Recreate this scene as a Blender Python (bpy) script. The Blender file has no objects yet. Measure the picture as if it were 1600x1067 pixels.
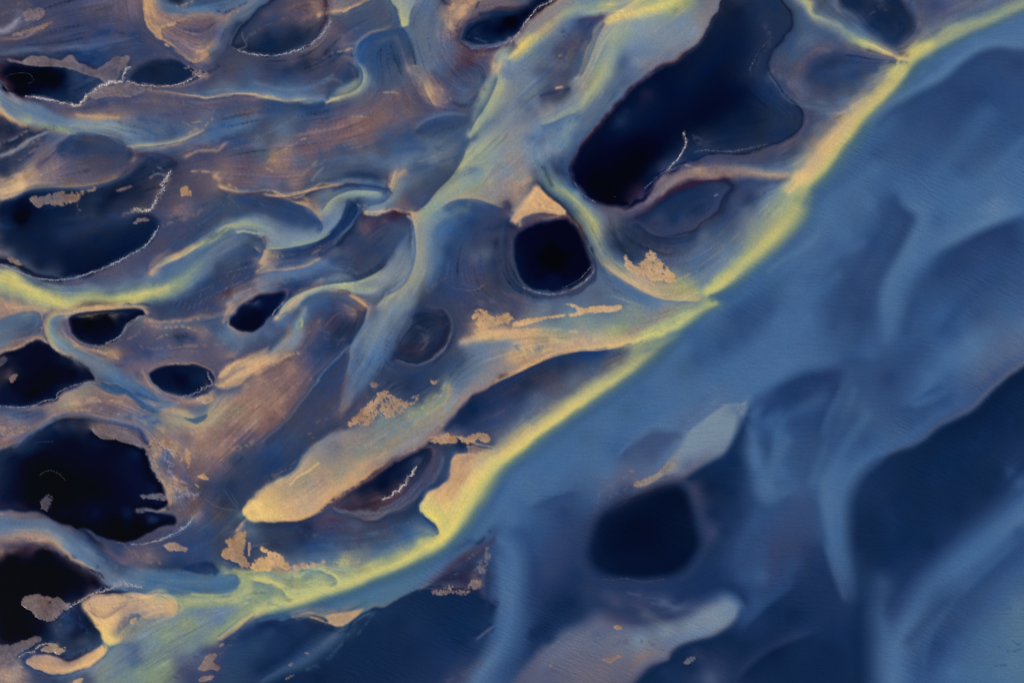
import bpy, math, time
import numpy as np
T0 = time.time()
scene = bpy.context.scene
M = 0.25                                   # metres on the ground per unit of the survey chart
# ------------------------------------------------------------------ camera, light, exposure
cam = bpy.data.cameras.new('aerial_camera'); co = bpy.data.objects.new('aerial_camera', cam); scene.collection.objects.link(co)
cam.sensor_width = 36; ALT = 420.; cam.lens = 36*ALT/(1600*M); cam.clip_start = 1; cam.clip_end = 9000
co.location = (0, 0, ALT); co.rotation_euler = (0, 0, 0); scene.camera = co
scene.render.resolution_x, scene.render.resolution_y = 1024, 682
SUN_EL, SUN_AZ = 33., 235.                 # azimuth clockwise from north (+Y)
w = bpy.data.worlds.new('World'); scene.world = w; w.use_nodes = True
nt = w.node_tree; nt.nodes.clear()
sky = nt.nodes.new('ShaderNodeTexSky'); sky.sky_type = 'NISHITA'; sky.sun_disc = False
sky.sun_elevation = math.radians(SUN_EL); sky.sun_rotation = math.radians(SUN_AZ); sky.altitude = 0
bg = nt.nodes.new('ShaderNodeBackground'); bg.inputs['Strength'].default_value = .07
ow = nt.nodes.new('ShaderNodeOutputWorld'); nt.links.new(sky.outputs[0], bg.inputs[0]); nt.links.new(bg.outputs[0], ow.inputs[0])
sl = bpy.data.lights.new('sun', 'SUN'); sl.energy = 4.; sl.angle = math.radians(.53); sl.color = (1, .93, .84)
so = bpy.data.objects.new('sun', sl); scene.collection.objects.link(so)
a_ = math.radians(SUN_AZ); e_ = math.radians(SUN_EL)
from mathutils import Vector
so.rotation_euler = Vector((math.sin(a_)*math.cos(e_), math.cos(a_)*math.cos(e_), math.sin(e_))).to_track_quat('Z', 'Y').to_euler()
so.location = (-300, -300, 300)
scene.view_settings.view_transform = 'Standard'; scene.view_settings.look = 'None'
scene.view_settings.exposure = 0.5; scene.view_settings.gamma = 1; scene.view_settings.use_curve_mapping = False
CAL_GAIN = np.array([.84, .85, .86]); CAL_OFF = np.array([.0025, .003, .004])
# ---------------------------------------------------------------- colour chart
# The ochre, black and brown of the river come from what it carries: ochre glacial flour, black sand seen
# through clear water, wet mud.  PAL lists those, plus blues with reflected sky painted in; a string of letters is a mixture.
PAL = dict(K=(1,3,16), N=(6,18,48), D=(15,37,73), M=(36,60,103), B=(53,87,131), S=(76,114,153),
           G=(98,122,150), A=(132,150,158), V=(64,68,99), U=(100,92,109), O=(118,96,102),
           T=(160,132,114), W=(200,156,112), C=(226,186,132), Y=(226,206,112), L=(176,178,122),
           E=(130,144,118), F=(62,98,118), R=(104,82,90), H=(190,185,205), X=(48,30,50))
GX0, GY0, GS = -60.0, -60.0, 1.5
GW, GH = 1148, 792
def mix(s):
    a = np.array([PAL[c] for c in s], float); return a.mean(0)
def smooth_path(p, closed=False, step=0.7):
    p = np.array(p, float)
    q = np.vstack([p[-1:], p, p[:2]]) if closed else np.vstack([2*p[:1]-p[1:2], p, 2*p[-1:]-p[-2:-1]])
    out = []
    for i in range(1, len(q)-2):
        a, b, c, d = q[i-1], q[i], q[i+1], q[i+2]
        n = max(2, int(np.hypot(*(c-b)[:2])/step))
        t = np.linspace(0, 1, n, endpoint=False)[:, None]
        out.append(.5*((2*b)+(c-a)*t+(2*a-5*b+4*c-d)*t*t+(3*b-a-3*c+d)*t**3))
    out.append(q[-2][None]); return np.vstack(out)
def nodes(s, dw=1.3):
    r = []
    for t in s.split(';'):
        v = [float(x) for x in t.split(',') if x.strip()]
        if len(v) >= 2: r.append((v[0], v[1], v[2] if len(v) > 2 else dw))
    return r
def prof(s):
    r = []
    for t in s.split():
        a, b = t.split(':'); r.append((float(a), mix(b)))
    return np.array([x[0] for x in r]), np.array([x[1] for x in r])
ACC = np.zeros((GH*GW, 3)); WT = np.zeros(GH*GW); DIR = np.zeros((GH*GW, 2)); DW = np.zeros(GH*GW); SH = np.zeros((GH*GW, 2))
def cell(x, y):
    ix = np.round((x-GX0)/GS).astype(int); iy = np.round((y-GY0)/GS).astype(int)
    ok = (ix >= 0) & (ix < GW) & (iy >= 0) & (iy < GH)
    return iy*GW+ix, ok
SK, SC, SW, DK, DA = [], [], [], [], []
def splat(x, y, col, w=1.):
    k, ok = cell(x, y); SK.append(k[ok]); SC.append(col[ok]); SW.append(np.broadcast_to(float(w), ok.shape)[ok])
SHK, SHV = [], []
def gather():
    n = GH*GW; k = np.concatenate(SK); c = np.concatenate(SC); w = np.concatenate(SW)
    for j in range(3): ACC[:, j] = np.bincount(k, c[:, j]*w, minlength=n)
    WT[:] = np.bincount(k, w, minlength=n)
    k = np.concatenate(SHK); SH[:, 0] = np.bincount(k, np.concatenate(SHV), minlength=n); SH[:, 1] = np.bincount(k, minlength=n)
    k = np.concatenate(DK); a = np.concatenate(DA)
    DIR[:, 0] = np.bincount(k, np.cos(a), minlength=n); DIR[:, 1] = np.bincount(k, np.sin(a), minlength=n); DW[:] = np.bincount(k, minlength=n)
def R(pts, *profs, closed=False, dw=1.3, flip=False):
    """a current line: colours at given offsets across it (+ = right of travel)"""
    nd = nodes(pts, dw)
    n = smooth_path(nd, closed)
    x, y, w = n.T
    dx, dy = np.gradient(x), np.gradient(y); L = np.hypot(dx, dy)+1e-9; dx /= L; dy /= L
    s = np.concatenate([[0], np.cumsum(np.hypot(np.diff(x), np.diff(y)))]); s /= s[-1]+1e-9
    P = [prof(p) for p in profs]
    if flip: P = [(-a[::-1], b[::-1]) for a, b in P]
    if len(P) == 1: P = P*2
    u = s*(len(P)-1); i = np.minimum(u.astype(int), len(P)-2); f = u-i
    shp = []
    for g in range(len(P)-1):
        m = i == g
        if not m.any(): continue
        (oa, ca), (ob, cb) = P[g], P[g+1]; fg = f[m][:, None]
        if len(oa) == len(ob): uni = [(oa[k], ob[k], ca[k], cb[k], 1, 1) for k in range(len(oa))]
        else:
            uni = []
            for o in sorted(set(oa) | set(ob)):
                va = np.array([np.interp(o, oa, ca[:, j]) for j in range(3)]); vb = np.array([np.interp(o, ob, cb[:, j]) for j in range(3)])
                uni.append((o, o, va, vb, oa[0] <= o <= oa[-1], ob[0] <= o <= ob[-1]))
        og = P[g][0]; gaps = np.diff(og).min() if len(og) > 1 else 2.
        k, ok = cell(x[m], y[m]); SHK.append(k[ok]); SHV.append(np.clip(1.35-gaps*w[m][ok]/6., 0, 1))
        for o0, o1, va, vb, ia, ib in uni:
            off = (o0*(1-fg[:, 0])+o1*fg[:, 0])*w[m]
            ok = (fg[:, 0] < .5) & bool(ia) | (fg[:, 0] >= .5) & bool(ib)
            splat((x[m]-dy[m]*off)[ok], (y[m]+dx[m]*off)[ok], (va*(1-fg)+vb*fg)[ok])
    k, ok = cell(x, y); DK.append(k[ok]); DA.append(2*np.arctan2(dy, dx)[ok])
PTW = .012
def Pt(s, r=9.):
    for t in s.split(';'):
        t = t.strip()
        if not t: continue
        v = t.split(','); x, y = float(v[0]), float(v[1]); rr = max(2.5, float(v[3])*1.3) if len(v) > 3 else r
        g = np.arange(-rr, rr+.1, 1.); xx, yy = np.meshgrid(g, g); m = np.hypot(xx, yy) <= rr
        xx, yy = xx[m]+x, yy[m]+y
        splat(xx, yy, np.repeat(mix(v[2])[None], len(xx), 0), PTW if len(v) < 4 else PTW*6)
def down(a):
    h, w = a.shape[0]//2*2, a.shape[1]//2*2
    a = a[:h, :w]; return a[0::2, 0::2]+a[1::2, 0::2]+a[0::2, 1::2]+a[1::2, 1::2]
def up(a, sh):
    h, w = sh
    yi = np.clip((np.arange(h)-.5)/2, 0, a.shape[0]-1); xi = np.clip((np.arange(w)-.5)/2, 0, a.shape[1]-1)
    y0 = yi.astype(int); x0 = xi.astype(int); y1 = np.minimum(y0+1, a.shape[0]-1); x1 = np.minimum(x0+1, a.shape[1]-1)
    fy = (yi-y0)[:, None, None]; fx = (xi-x0)[None, :, None]
    t = a[y0]*(1-fy)+a[y1]*fy
    return t[:, x0]*(1-fx)+t[:, x1]*fx
def diffuse(val, wt, iters=(60, 40)):
    lv = [(val*1., wt*1.)]
    while min(lv[-1][1].shape) > 8: lv.append((down(lv[-1][0]), down(lv[-1][1])))
    cur = None
    for n, (v, w) in enumerate(reversed(lv)):
        if cur is None: cur = np.repeat(np.repeat((v.sum((0, 1))/w.sum())[None, None], v.shape[0], 0), v.shape[1], 1)
        else: cur = up(cur, w.shape)
        iw = 1/(4+4*w[..., None]); v4 = 4*v
        for _ in range(iters[1] if n == len(lv)-1 else iters[0]):
            p = np.pad(cur, ((1, 1), (1, 1), (0, 0)), 'edge')
            cur = (p[:-2, 1:-1]+p[2:, 1:-1]+p[1:-1, :-2]+p[1:-1, 2:]+v4)*iw
    return cur
def blur(a, s):
    r = max(1, int(s*2.5)); k = np.exp(-.5*(np.arange(-r, r+1)/s)**2); k /= k.sum()
    sh = a.shape; b = a if a.ndim == 3 else a[..., None]
    p = np.pad(b, ((r, r), (0, 0), (0, 0)), 'edge'); o = sum(k[i]*p[i:i+sh[0]] for i in range(2*r+1))
    p = np.pad(o, ((0, 0), (r, r), (0, 0)), 'edge'); o = sum(k[i]*p[:, i:i+sh[1]] for i in range(2*r+1))
    return o.reshape(sh)
def pmask(poly):
    """even-odd inside test on the grid"""
    p = np.array(poly, float); m = np.zeros((GH, GW), bool)
    px = (p[:, 0]-GX0)/GS; py = (p[:, 1]-GY0)/GS
    for iy in range(max(0, int(py.min())), min(GH, int(py.max())+2)):
        y = iy+1e-3; q = np.roll(py, -1); s = ((py <= y) != (q <= y))
        if not s.any(): continue
        a = px[s]+(y-py[s])*(np.roll(px, -1)[s]-px[s])/(q[s]-py[s])
        a.sort()
        for j in range(0, len(a)-1, 2):
            i0, i1 = max(0, math.ceil(a[j])), min(GW-1, math.floor(a[j+1]))
            if i1 >= i0: m[iy, i0:i1+1] = True
    return m
rng = np.random.default_rng(7)
def vnoise(scale, seed, octv=4):
    r = np.random.default_rng(seed); out = np.zeros((GH, GW)); amp = 1.; tot = 0
    for o in range(octv):
        n = (int(GH*GS/scale)+3, int(GW*GS/scale)+3); g = r.normal(size=n)
        yi = np.arange(GH)*GS/scale; xi = np.arange(GW)*GS/scale
        y0 = yi.astype(int); x0 = xi.astype(int); fy = yi-y0; fx = xi-x0
        fy = (fy*fy*(3-2*fy))[:, None]; fx = (fx*fx*(3-2*fx))[None]
        a = g[y0][:, x0]*(1-fx)+g[y0][:, x0+1]*fx; b = g[y0+1][:, x0]*(1-fx)+g[y0+1][:, x0+1]*fx
        out += amp*(a*(1-fy)+b*fy); tot += amp*amp; amp *= .55; scale /= 2.05
    return out/math.sqrt(tot)/.62
def bil(a, x, y):
    x = np.clip(x, 0, GW-1.001); y = np.clip(y, 0, GH-1.001); x0 = x.astype(int); y0 = y.astype(int); fx = x-x0; fy = y-y0
    return (a[y0, x0]*(1-fx)+a[y0, x0+1]*fx)*(1-fy)+(a[y0+1, x0]*(1-fx)+a[y0+1, x0+1]*fx)*fy
def lic(noise, u, v, n=14, h=1.2):
    Y, X = np.mgrid[0:GH, 0:GW].astype(float); out = noise.copy(); c = 1
    for sg in (1, -1):
        x, y = X.copy(), Y.copy(); pu, pv = u*sg, v*sg
        for _ in range(n):
            x += pu*h; y += pv*h
            xi = np.clip(x.round().astype(int), 0, GW-1); yi = np.clip(y.round().astype(int), 0, GH-1)
            a, b = u[yi, xi], v[yi, xi]; s = np.sign(a*pu+b*pv); s[s == 0] = 1
            pu, pv = a*s, b*s
            out += noise[yi, xi]; c += 1
    out /= c; return out/out.std()

def build_field():
    gather()
    C = diffuse(ACC.reshape(GH, GW, 3), WT.reshape(GH, GW))
    a = SH.reshape(GH, GW, 2); n = blur(a, 2.2); q = n[..., 1:]
    s = (n[..., :1]+.0)/(q+.012)             # sharp only close to a sharp line
    s = np.clip(s*1.15, 0, 1)
    C = (C*s+blur(C, 1.9)*(1-s))
    return C, s[..., 0]
# ---------------------------------------------------------------- layers laid over the chart
def win(x0, y0, x1, y1):
    a = max(0, int((x0-GX0)/GS)); b = min(GW, int((x1-GX0)/GS)+2); c = max(0, int((y0-GY0)/GS)); d = min(GH, int((y1-GY0)/GS)+2)
    return a, b, c, d
def pathdist(n, pad):
    """distance to a path and the path's own width, inside the path's window"""
    x, y, w = n.T
    a, b, c, d = win(x.min()-pad, y.min()-pad, x.max()+pad, y.max()+pad)
    D = np.full((d-c, b-a), 1e9); W = np.ones((d-c, b-a))
    st = max(1, int(min(w.min()*.5, 3)/.7)); r = int(pad/GS)+1
    Y, X = np.mgrid[-r:r+1, -r:r+1]
    for xi, yi, wi in zip(x[::st], y[::st], w[::st]):
        cx, cy = (xi-GX0)/GS-a, (yi-GY0)/GS-c; ix, iy = int(round(cx)), int(round(cy))
        y0, y1, x0, x1 = max(0, iy-r), min(d-c, iy+r+1), max(0, ix-r), min(b-a, ix+r+1)
        if y1 <= y0 or x1 <= x0: continue
        yy = np.arange(y0, y1)[:, None]-cy; xx = np.arange(x0, x1)[None]-cx
        q = np.sqrt(xx*xx+yy*yy)*GS/wi; s = D[y0:y1, x0:x1]; m = q < s
        s[m] = q[m]
    return (a, b, c, d), D
NZ = {}
def noise(sc, seed=1, octv=4):
    k = (sc, seed, octv)
    if k not in NZ: NZ[k] = vnoise(sc, seed, octv)
    return NZ[k]
def Br(pts, col, al=.8, brk=0, sc=8, hard=0, dw=3):
    """a wisp: soft band over what is there; brk breaks it up with noise of scale sc"""
    n = smooth_path(nodes(pts, dw)); wm = n[:, 2].max()
    (a, b, c, d), D = pathdist(n, wm*2.6)
    A = np.exp(-D**2) if not hard else np.clip((1.0-D)*hard+.5, 0, 1)
    if brk: A = A*np.clip(.5+(noise(sc, 5)[c:d, a:b])*brk, 0, 1)
    A = (A*al)[..., None]; F[c:d, a:b] = F[c:d, a:b]*(1-A)+mix(col)*A
BARS = []
def Bar(label, poly, col, rag=.35, sc=9, al=.88, rim=8, h=.09, thin=.9, cat='sandbar', name='sandbar'):
    p = [q[:2] for q in nodes(poly)]; p = np.array(p)
    pad = 8; a, b, c, d = win(p[:, 0].min()-pad, p[:, 1].min()-pad, p[:, 0].max()+pad, p[:, 1].max()+pad)
    if b-a < 3 or d-c < 3: return
    m = pmask(p)[c:d, a:b].astype(float)
    sg = min(thin+rag*1.7, max(.9, .16*math.sqrt(m.sum()/4)+.5)); s = blur(m, sg)*1.08+(rag*.6+max(0, rag-.4)*.7)*(noise(sc*.8, 11, 4)[c:d, a:b]*.4+noise(sc*.35, 12, 3)[c:d, a:b]*.35+.42*st2[c:d, a:b])*np.clip(blur(m, sg+.6)*2., 0, 1)+.02
    A = np.clip((s-.5)*4.5+.5, 0, 1)
    inner = blur(A, 1.6)
    col = mix(col)[None, None]*.93+(noise(5, 21)[c:d, a:b]*4+(1-inner)*A*rim+noise(22, 22)[c:d, a:b]*5)[..., None]*np.array([1.1, 1, .8])
    e = (A*al)[..., None]; F[c:d, a:b] = F[c:d, a:b]*(1-e)+col*e
    BH[c:d, a:b] = np.maximum(BH[c:d, a:b], np.clip(inner*1.3, 0, 1)*h*(1+.12*noise(6, 31)[c:d, a:b])*A)
    SANDY[c:d, a:b] = np.maximum(SANDY[c:d, a:b], A)
    BARS.append((label, cat, name, (a, b, c, d), A > .5))

def Fill(poly, col, al=.9, soft=1.2, mot=3):
    p = np.array([q[:2] for q in nodes(poly)]); a, b, c, d = win(p[:, 0].min()-9, p[:, 1].min()-9, p[:, 0].max()+9, p[:, 1].max()+9)
    A = blur(pmask(p)[c:d, a:b].astype(float), soft); A = (np.clip((A-.5)*1.6+.5, 0, 1)*al)[..., None]
    F[c:d, a:b] = F[c:d, a:b]*(1-A)+(mix(col)+noise(9, 33)[c:d, a:b, None]*mot*np.array([1.3, 1, .6]))*A

def Ed(path, col, reach, al=.6, fade=.12, soft=1.6):
    """silt banked against a crisp line: full at the line, thinning away on one side (+ right of travel)"""
    n = smooth_path(nodes(path, 1), step=1.2); x, y = n[:, 0], n[:, 1]; pad = abs(reach)*2.2+4
    a, b, c, d = win(x.min()-pad, y.min()-pad, x.max()+pad, y.max()+pad)
    dx, dy = np.gradient(x), np.gradient(y); L = np.hypot(dx, dy)+1e-9
    D = np.full((d-c, b-a), 1e9); S = np.zeros_like(D); T = np.zeros_like(D); r = int(pad/GS)+1
    for i in range(len(x)):
        cx, cy = (x[i]-GX0)/GS-a, (y[i]-GY0)/GS-c; ix, iy = int(round(cx)), int(round(cy))
        y0, y1, x0, x1 = max(0, iy-r), min(d-c, iy+r+1), max(0, ix-r), min(b-a, ix+r+1)
        if y1 <= y0 or x1 <= x0: continue
        yy = np.arange(y0, y1)[:, None]-cy; xx = np.arange(x0, x1)[None]-cx; q = yy*yy+xx*xx
        s = D[y0:y1, x0:x1]; m = q < s; s[m] = q[m]
        S[y0:y1, x0:x1][m] = ((-xx*dy[i]+yy*dx[i])/L[i])[m]; T[y0:y1, x0:x1][m] = i/(len(x)-1)
    D = np.sqrt(D)*GS; S = S*GS*np.sign(reach)
    end = np.clip(np.minimum(T, 1-T)/fade, 0, 1); end = end*end*(3-2*end)
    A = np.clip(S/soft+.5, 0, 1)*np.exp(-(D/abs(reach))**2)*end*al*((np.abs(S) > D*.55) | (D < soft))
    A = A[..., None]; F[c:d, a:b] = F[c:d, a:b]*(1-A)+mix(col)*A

def Soft(path, sg=3., al=1.):
    """loosen the chart along a path: silt in suspension has no hard line"""
    n = smooth_path(nodes(path, 8)); (a, b, c, d), D = pathdist(n, n[:, 2].max()*2.2)
    A = (np.exp(-(D/1.1)**4)*al)[..., None]; F[c:d, a:b] = F[c:d, a:b]*(1-A)+blur(F[c:d, a:b], sg)*A
# ================= MAIN CHANNEL: yellow flour front and blue river =================
R("1640,-14,9;1600,4,10;1560,22,11;1500,45,13;1450,70,14;1420,92,14;1392,130,14;1350,172,15;1310,220,16;1275,262,16;1245,292,13;1232,304,8",
  "-3:BS -1.9:BS -1.2:FB -.5:E 0:LE .6:EG 1.6:VG", "-2.6:SB -1.8:BS -1.2:FB -.4:EL 0:LLY .5:EGL 1.4:GV",
  "-2.6:B -1.8:BF -1.1:F -.5:LY 0:YYC .6:YL 1.7:GVL", "-2.6:B -1.8:BF -1.1:F -.5:Y 0:CCY .7:C 1.7:TV","-2.6:B -1.8:BF -1.2:FE -.8:L 0:C .8:C 1.7:LG")
R("1256,296,15;1234,330,21;1206,364,19;1178,395,15;1150,422,12;1125,442,9;1103,458,6",
  "-2.6:BS -1.7:BF -1:FE -.3:EL .3:LE 1.1:EG", "-2.6:SB -1.6:B -1:FL -.4:LY 0:YL .6:LG 1.6:GGE", "-2.6:B -1.8:BF -1.1:FE -.5:L 0:YL .6:LE 1.5:G","-2.6:B -1.8:BF -1.2:F -.8:L 0:YL .9:L 1.8:G")
R("1120,474,4;1090,483,9;1055,505,10;1020,524,9;985,537,6;950,545,5",
  "-2.4:SB -1.5:F 0:L 1.5:E", "-2.6:B -1.5:F -.5:L 0:YL 1:LE 2:TE","-2.2:BG -1.5:E -.6:LE 0:YL .9:L 2.2:TTG","-1:LY 0:C 1:CT")
R("1060,520,10;1035,535,12;1000,560,14;960,590,14;920,617,13;880,643,13;840,670,14;800,703,15;772,728,16;745,765,19;725,797,18;706,825,16;685,848,14;650,868,14;600,890,12;550,910,12;500,927,12;450,942,12;400,958,10;365,978,6;340,996,5",
  "-2.2:BS -1.4:BF -.8:F 0:FE .8:EG","-2.4:BS -1.5:BBF -.9:F -.2:YL .5:LE 1.5:V","-2.6:BS -1.6:BF -.9:FE -.5:Y 0:YYC .5:YL 1.6:V",
  "-2.6:SB -1.6:BF -.9:FE -.4:Y 0:YYC .6:YT 1.8:VG", "-2.4:BS -1.5:B -.9:FE -.4:L 0:YL .6:YC .9:YC","-2.4:BSF -1.5:FB -.9:F -.3:L .1:Y .7:YL 1:L",
  "-2.4:SF -1.5:FB -.9:F -.3:L .2:YL .9:LE 2.2:BG","-2.2:FS -1.5:FB -.9:F -.3:L .2:YL .9:L 2:LE","-2.6:DM -1.6:M -.9:FB -.3:LE .2:YL .9:L 2:E","-3:DM -1.6:M -1.2:FM -.9:T 0:LE .9:E 2:E")
# light band beside the front, upper right
R("1680,76;1600,78;1560,74;1532,80;1505,97;1472,125;1430,147;1390,171;1368,192",
  "-5:MMB -1.8:M 1.8:SB 6:SSB","-5:MB -1.5:MMB 1.5:SSG 6:S","-4:BM -2:BBM 2:SBB 6:SB")
R("1610,-20,5;1640,-30,5","0:EG")
Pt("1590,40,SSB;1560,52,SSB;1525,62,S;1480,95,S;1445,118,S;1405,150,SB;1365,185,SB")
Pt("1300,300,BS;1330,270,B;1345,300,SBB;1290,340,SBS;1260,380,BS;1240,420,SB;1370,240,BM;1420,200,BM;1460,180,MMB;1500,150,M;1550,120,MMB;1590,130,MB;1560,180,MB;1500,220,BMM;1440,250,BBM;1400,280,B;1360,320,BS;1320,370,BS;1280,420,B;1500,260,MB;1550,230,BBM;1590,200,BM;1590,260,BS;1550,290,SB;1520,320,BS")
Pt("1400,215,MBB;1450,225,MBB;1370,260,BBS;1480,200,MMB;1530,150,M;1590,100,M;1420,180,MB;1480,150,MMB;1540,200,MB")
# plume fork on the right
R("1403,306;1408,318;1416,328;1430,336;1433,345;1424,362;1412,385;1398,412;1386,430;1376,455;1373,480;1372,510",
  "-3:SBB -1.6:BS 1.6:M 4:MB","-4:SB -1.6:S 1.6:MB 5:MB","-5:SB -1.6:BS 1.6:MB 5:MMB","-4:B -1.6:B 1.6:MB 6:MB")
R("1600,337;1575,344;1540,358;1515,371;1490,384;1470,396;1458,412;1450,425","-1.8:MMB 1.8:SB 7:S","-2:M 1.8:BS 6:SSG","-3:MMB 3:BS 10:BS","-3:M 5:BS 12:SB")
R("1560,328,14;1530,332,14","0:SGG 1:SG","0:SG 1:SB")
Pt("1590,320,SSB;1590,298,BS;1500,345,BS;1465,345,B;1445,400,SB;1425,420,SB;1420,398,S;1400,440,SB;1398,480,BS;1390,510,BBS;1450,365,SB;1480,310,SBB;1500,290,BS;1540,305,SBB;1440,320,BS;1405,290,BBS;1380,320,BM;1385,350,MB;1365,380,MMB;1350,420,MB;1330,450,MMB;1345,490,M;1300,480,BM;1260,500,BS;1230,520,SB;1290,440,BBM;1310,400,BM;1340,350,B")
Pt("1470,420,M;1450,450,MMB;1430,480,MB;1500,410,M;1540,400,MMB;1580,380,M;1590,420,MB;1560,440,MB;1510,450,MB;1470,490,B;1420,510,BBM;1580,480,B;1530,490,MB;1490,520,BBM;1600,510,BG")
Pt("1240,450,BS;1200,480,BM;1180,500,BM;1160,520,BM;1130,540,BM;1090,560,BBM;1210,450,BF;1150,490,BMM;1220,500,BS;1190,540,BS;1150,570,BS;1110,590,BBS;1070,580,BBF;1050,620,BS;1020,650,BS;980,640,BBF;950,670,BS;910,680,BF;900,710,BS;870,740,BS;840,760,BS;820,790,B;860,790,BM;940,720,BS;960,700,B;1000,610,B")
# lower right: fingers
R("1175,628,5;1200,610,4;1225,592,4;1245,582,4;1275,578,4;1305,576,4","-5:BS -1.2:BS 1.2:MB 5:M","-4:BSS -1.2:BS 1.2:MMB 7:M","-3:B -1.2:MB 1.2:M 7:MMB")
R("1640,548;1600,572;1575,588;1562,600;1543,616;1520,640;1498,651;1468,667;1450,683;1426,698;1400,705;1372,720;1345,742;1334,760;1326,785;1324,820;1325,860;1332,900;1337,930",
  "-6:ND -1.5:ND 1.5:TVG 6:GV 14:GB","-8:ND -1.5:ND 1.5:UG 6:VB 14:BV","-6:DN -1.5:D 1.5:UB 7:BV 12:B","-8:D -1.5:D 1.5:BV 6:B 14:B","-10:MD -1.5:MD 2:BS 7:BS 12:BBS","-10:D -3:D 3:BS 9:BS 13:B","-10:D -5:MD 0:MB 5:MMB 8:MD")
Pt("1590,540,GUB;1585,555,UGB;1560,570,UGB;1540,590,VG;1520,615,BV;1490,640,BV;1440,650,MB;1470,620,MB;1480,590,B;1500,560,BSG;1520,540,SG;1480,560,BS;1450,590,BSB;1430,625,B;1420,660,MB;1400,690,B;1440,680,BVB;1400,640,MB;1380,620,BM;1390,590,M;1340,570,MB;1360,550,B;1330,545,BBM;1420,560,MMB;1440,545,MB")
Pt("1280,600,M;1300,610,M;1260,620,M;1240,650,M;1210,640,MMB;1290,640,MB;1320,630,BBM;1310,660,MMB;1330,650,MB;1350,640,B;1290,690,MMB;1280,720,MB;1260,740,MB;1330,700,BMB;1350,690,BM;1300,740,BS;1290,780,BS;1310,800,BS;1240,700,BM;1220,680,B;1200,660,B;1240,760,B;1220,740,BBS;1205,770,B;1260,790,VMB;1230,790,MB")
R("1165,640,8;1180,690,8;1188,730,10;1196,770,10;1215,783,8","0:SBB 2:BBM","-2.4:MB 0:BS","-2:MDB 0:BS 1:BS","-2:MMB 0:BBS","0:BBM")
R("1285,750,10;1292,790,14;1300,840,14;1310,880,14;1320,910,12;1325,935,8","-1:BS 0:BS 1:B","-1.2:BS 0:SBG 1:BM","-1.2:BBS 0:BS 1:MB","-1.4:MB 0:BBS 1.4:M","-1.6:MD 0:BV 1.6:MD","-2:MD 0:MV 2:MD")
R("1640,770,22;1600,805,22;1560,840,22;1520,870,22;1480,905,22;1450,935,22;1420,975,22;1400,1010,24;1395,1050,26;1390,1090,26",
  "-1.6:MBF 0:SBS 1.5:MMB 2.6:DM","-1.4:MB 0:SGB 1.3:MB 2.4:MD","-1.4:MB 0:BS 1.3:BM 2.4:MD","-1.6:BM 0:SB 1.2:MB 2.2:MD","-1.8:MB -.8:BM 0:BBM 1.2:MB 2:MMD","-1.8:BMM 0:BBG 1.4:M 2:MD","-1.6:MMB 0:BSG 1:MB 1.4:D","-1.4:B 0:GSB 1:MB 1.5:D")
Pt("1560,620,DN;1590,620,D;1590,660,D;1540,680,D;1590,700,MD;1480,700,DD;1500,740,D;1420,740,D;1440,790,D;1380,780,MDD;1360,820,D;1400,850,D;1450,850,D;1500,800,D;1540,770,D;1560,740,D;1580,740,MB;1595,755,B;1380,900,MD;1420,890,MD;1350,880,D;1400,930,M;1370,950,MB;1375,910,MMB;1350,950,D;1345,1000,D;1340,1050,D")
Pt("1590,830,MB;1570,870,MB;1590,900,B;1540,900,MB;1560,940,MBS;1590,950,SFG;1520,950,MB;1490,980,MMB;1465,1010,M;1450,1040,MB;1500,1010,B;1540,1000,BSF;1590,1000,SGF;1580,1040,FGS;1530,1050,BSF;1490,1050,BS;1555,1030,BGF;1600,980,GF;1480,945,M;1510,925,MMB;1470,1060,B")
Pt("1280,830,MVB;1270,860,MDV;1280,890,MD;1300,930,DM;1260,920,DM;1240,860,MV;1220,820,VMB;1210,860,MV;1205,900,MV;1220,930,MD;1205,950,D;1240,960,D;1280,970,MD;1320,970,DM;1250,1000,MD;1290,1010,D;1320,1040,D;1270,1050,D;1210,1020,DN;1230,1060,D")
# ================= dark water along the bottom centre =================
R("400,972;430,968;440,970;460,962;485,960;505,964;515,974;525,978;535,978;548,970;565,958;585,949;600,948;622,935;640,926;655,920;680,922;690,920;720,923;745,922;750,930;765,940;775,946",
  "-4:FM -1.6:FM 1.4:D 6:D","-4:BF -1.6:BF 1.4:DM 6:D","-7:F -1.4:CT 1.4:D 6:D","-7:FS -1.6:TFS 1.4:D 6:DM","-8:SF -1.6:SFB 1.4:D 6:D","-5:V -1.4:X 1.4:D 8:D","-5:M -1.4:M 1.4:D 8:D")
R("455,960,3;480,956,5;505,962,8;530,968,8;550,958,6;568,950,3","-1.2:GT 0:TC 1.2:TT","-1:TG 0:CW 1:CW","-1.2:T 0:WT 1:TC","-2:SF 0:T 1:T")
R("775,840,8;800,860,16;804,900,15;800,940,15;795,975,15;780,1010,15;750,1050,15;735,1080,15","-1.8:B 0:SB 1.5:BM 2.4:MB","-2:M 0:SB 1.4:SB 3:MD","-2:M 0:SB 1.2:BS 2.6:MD","-2:MBM 0:SB 1.2:B 2.4:DM","-1.8:BM 0:SBG 1.6:MD","-1:BG 0:GB 1.6:V")
R("745,998;760,985;770,978","-3:D 0:GV 3:MD")
R("410,1062,3;440,1045,3;465,1033,4;500,1010,5;530,985,5;550,962,3;575,950,3","-5:D -1.2:DM 0:BV 1.5:MDF 5:D","-5:D 0:MB 1.5:MF 5:D","-5:D -1:MDF 0:VG 1:MF 4:D","-3:F 0:FS 3:F")
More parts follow.
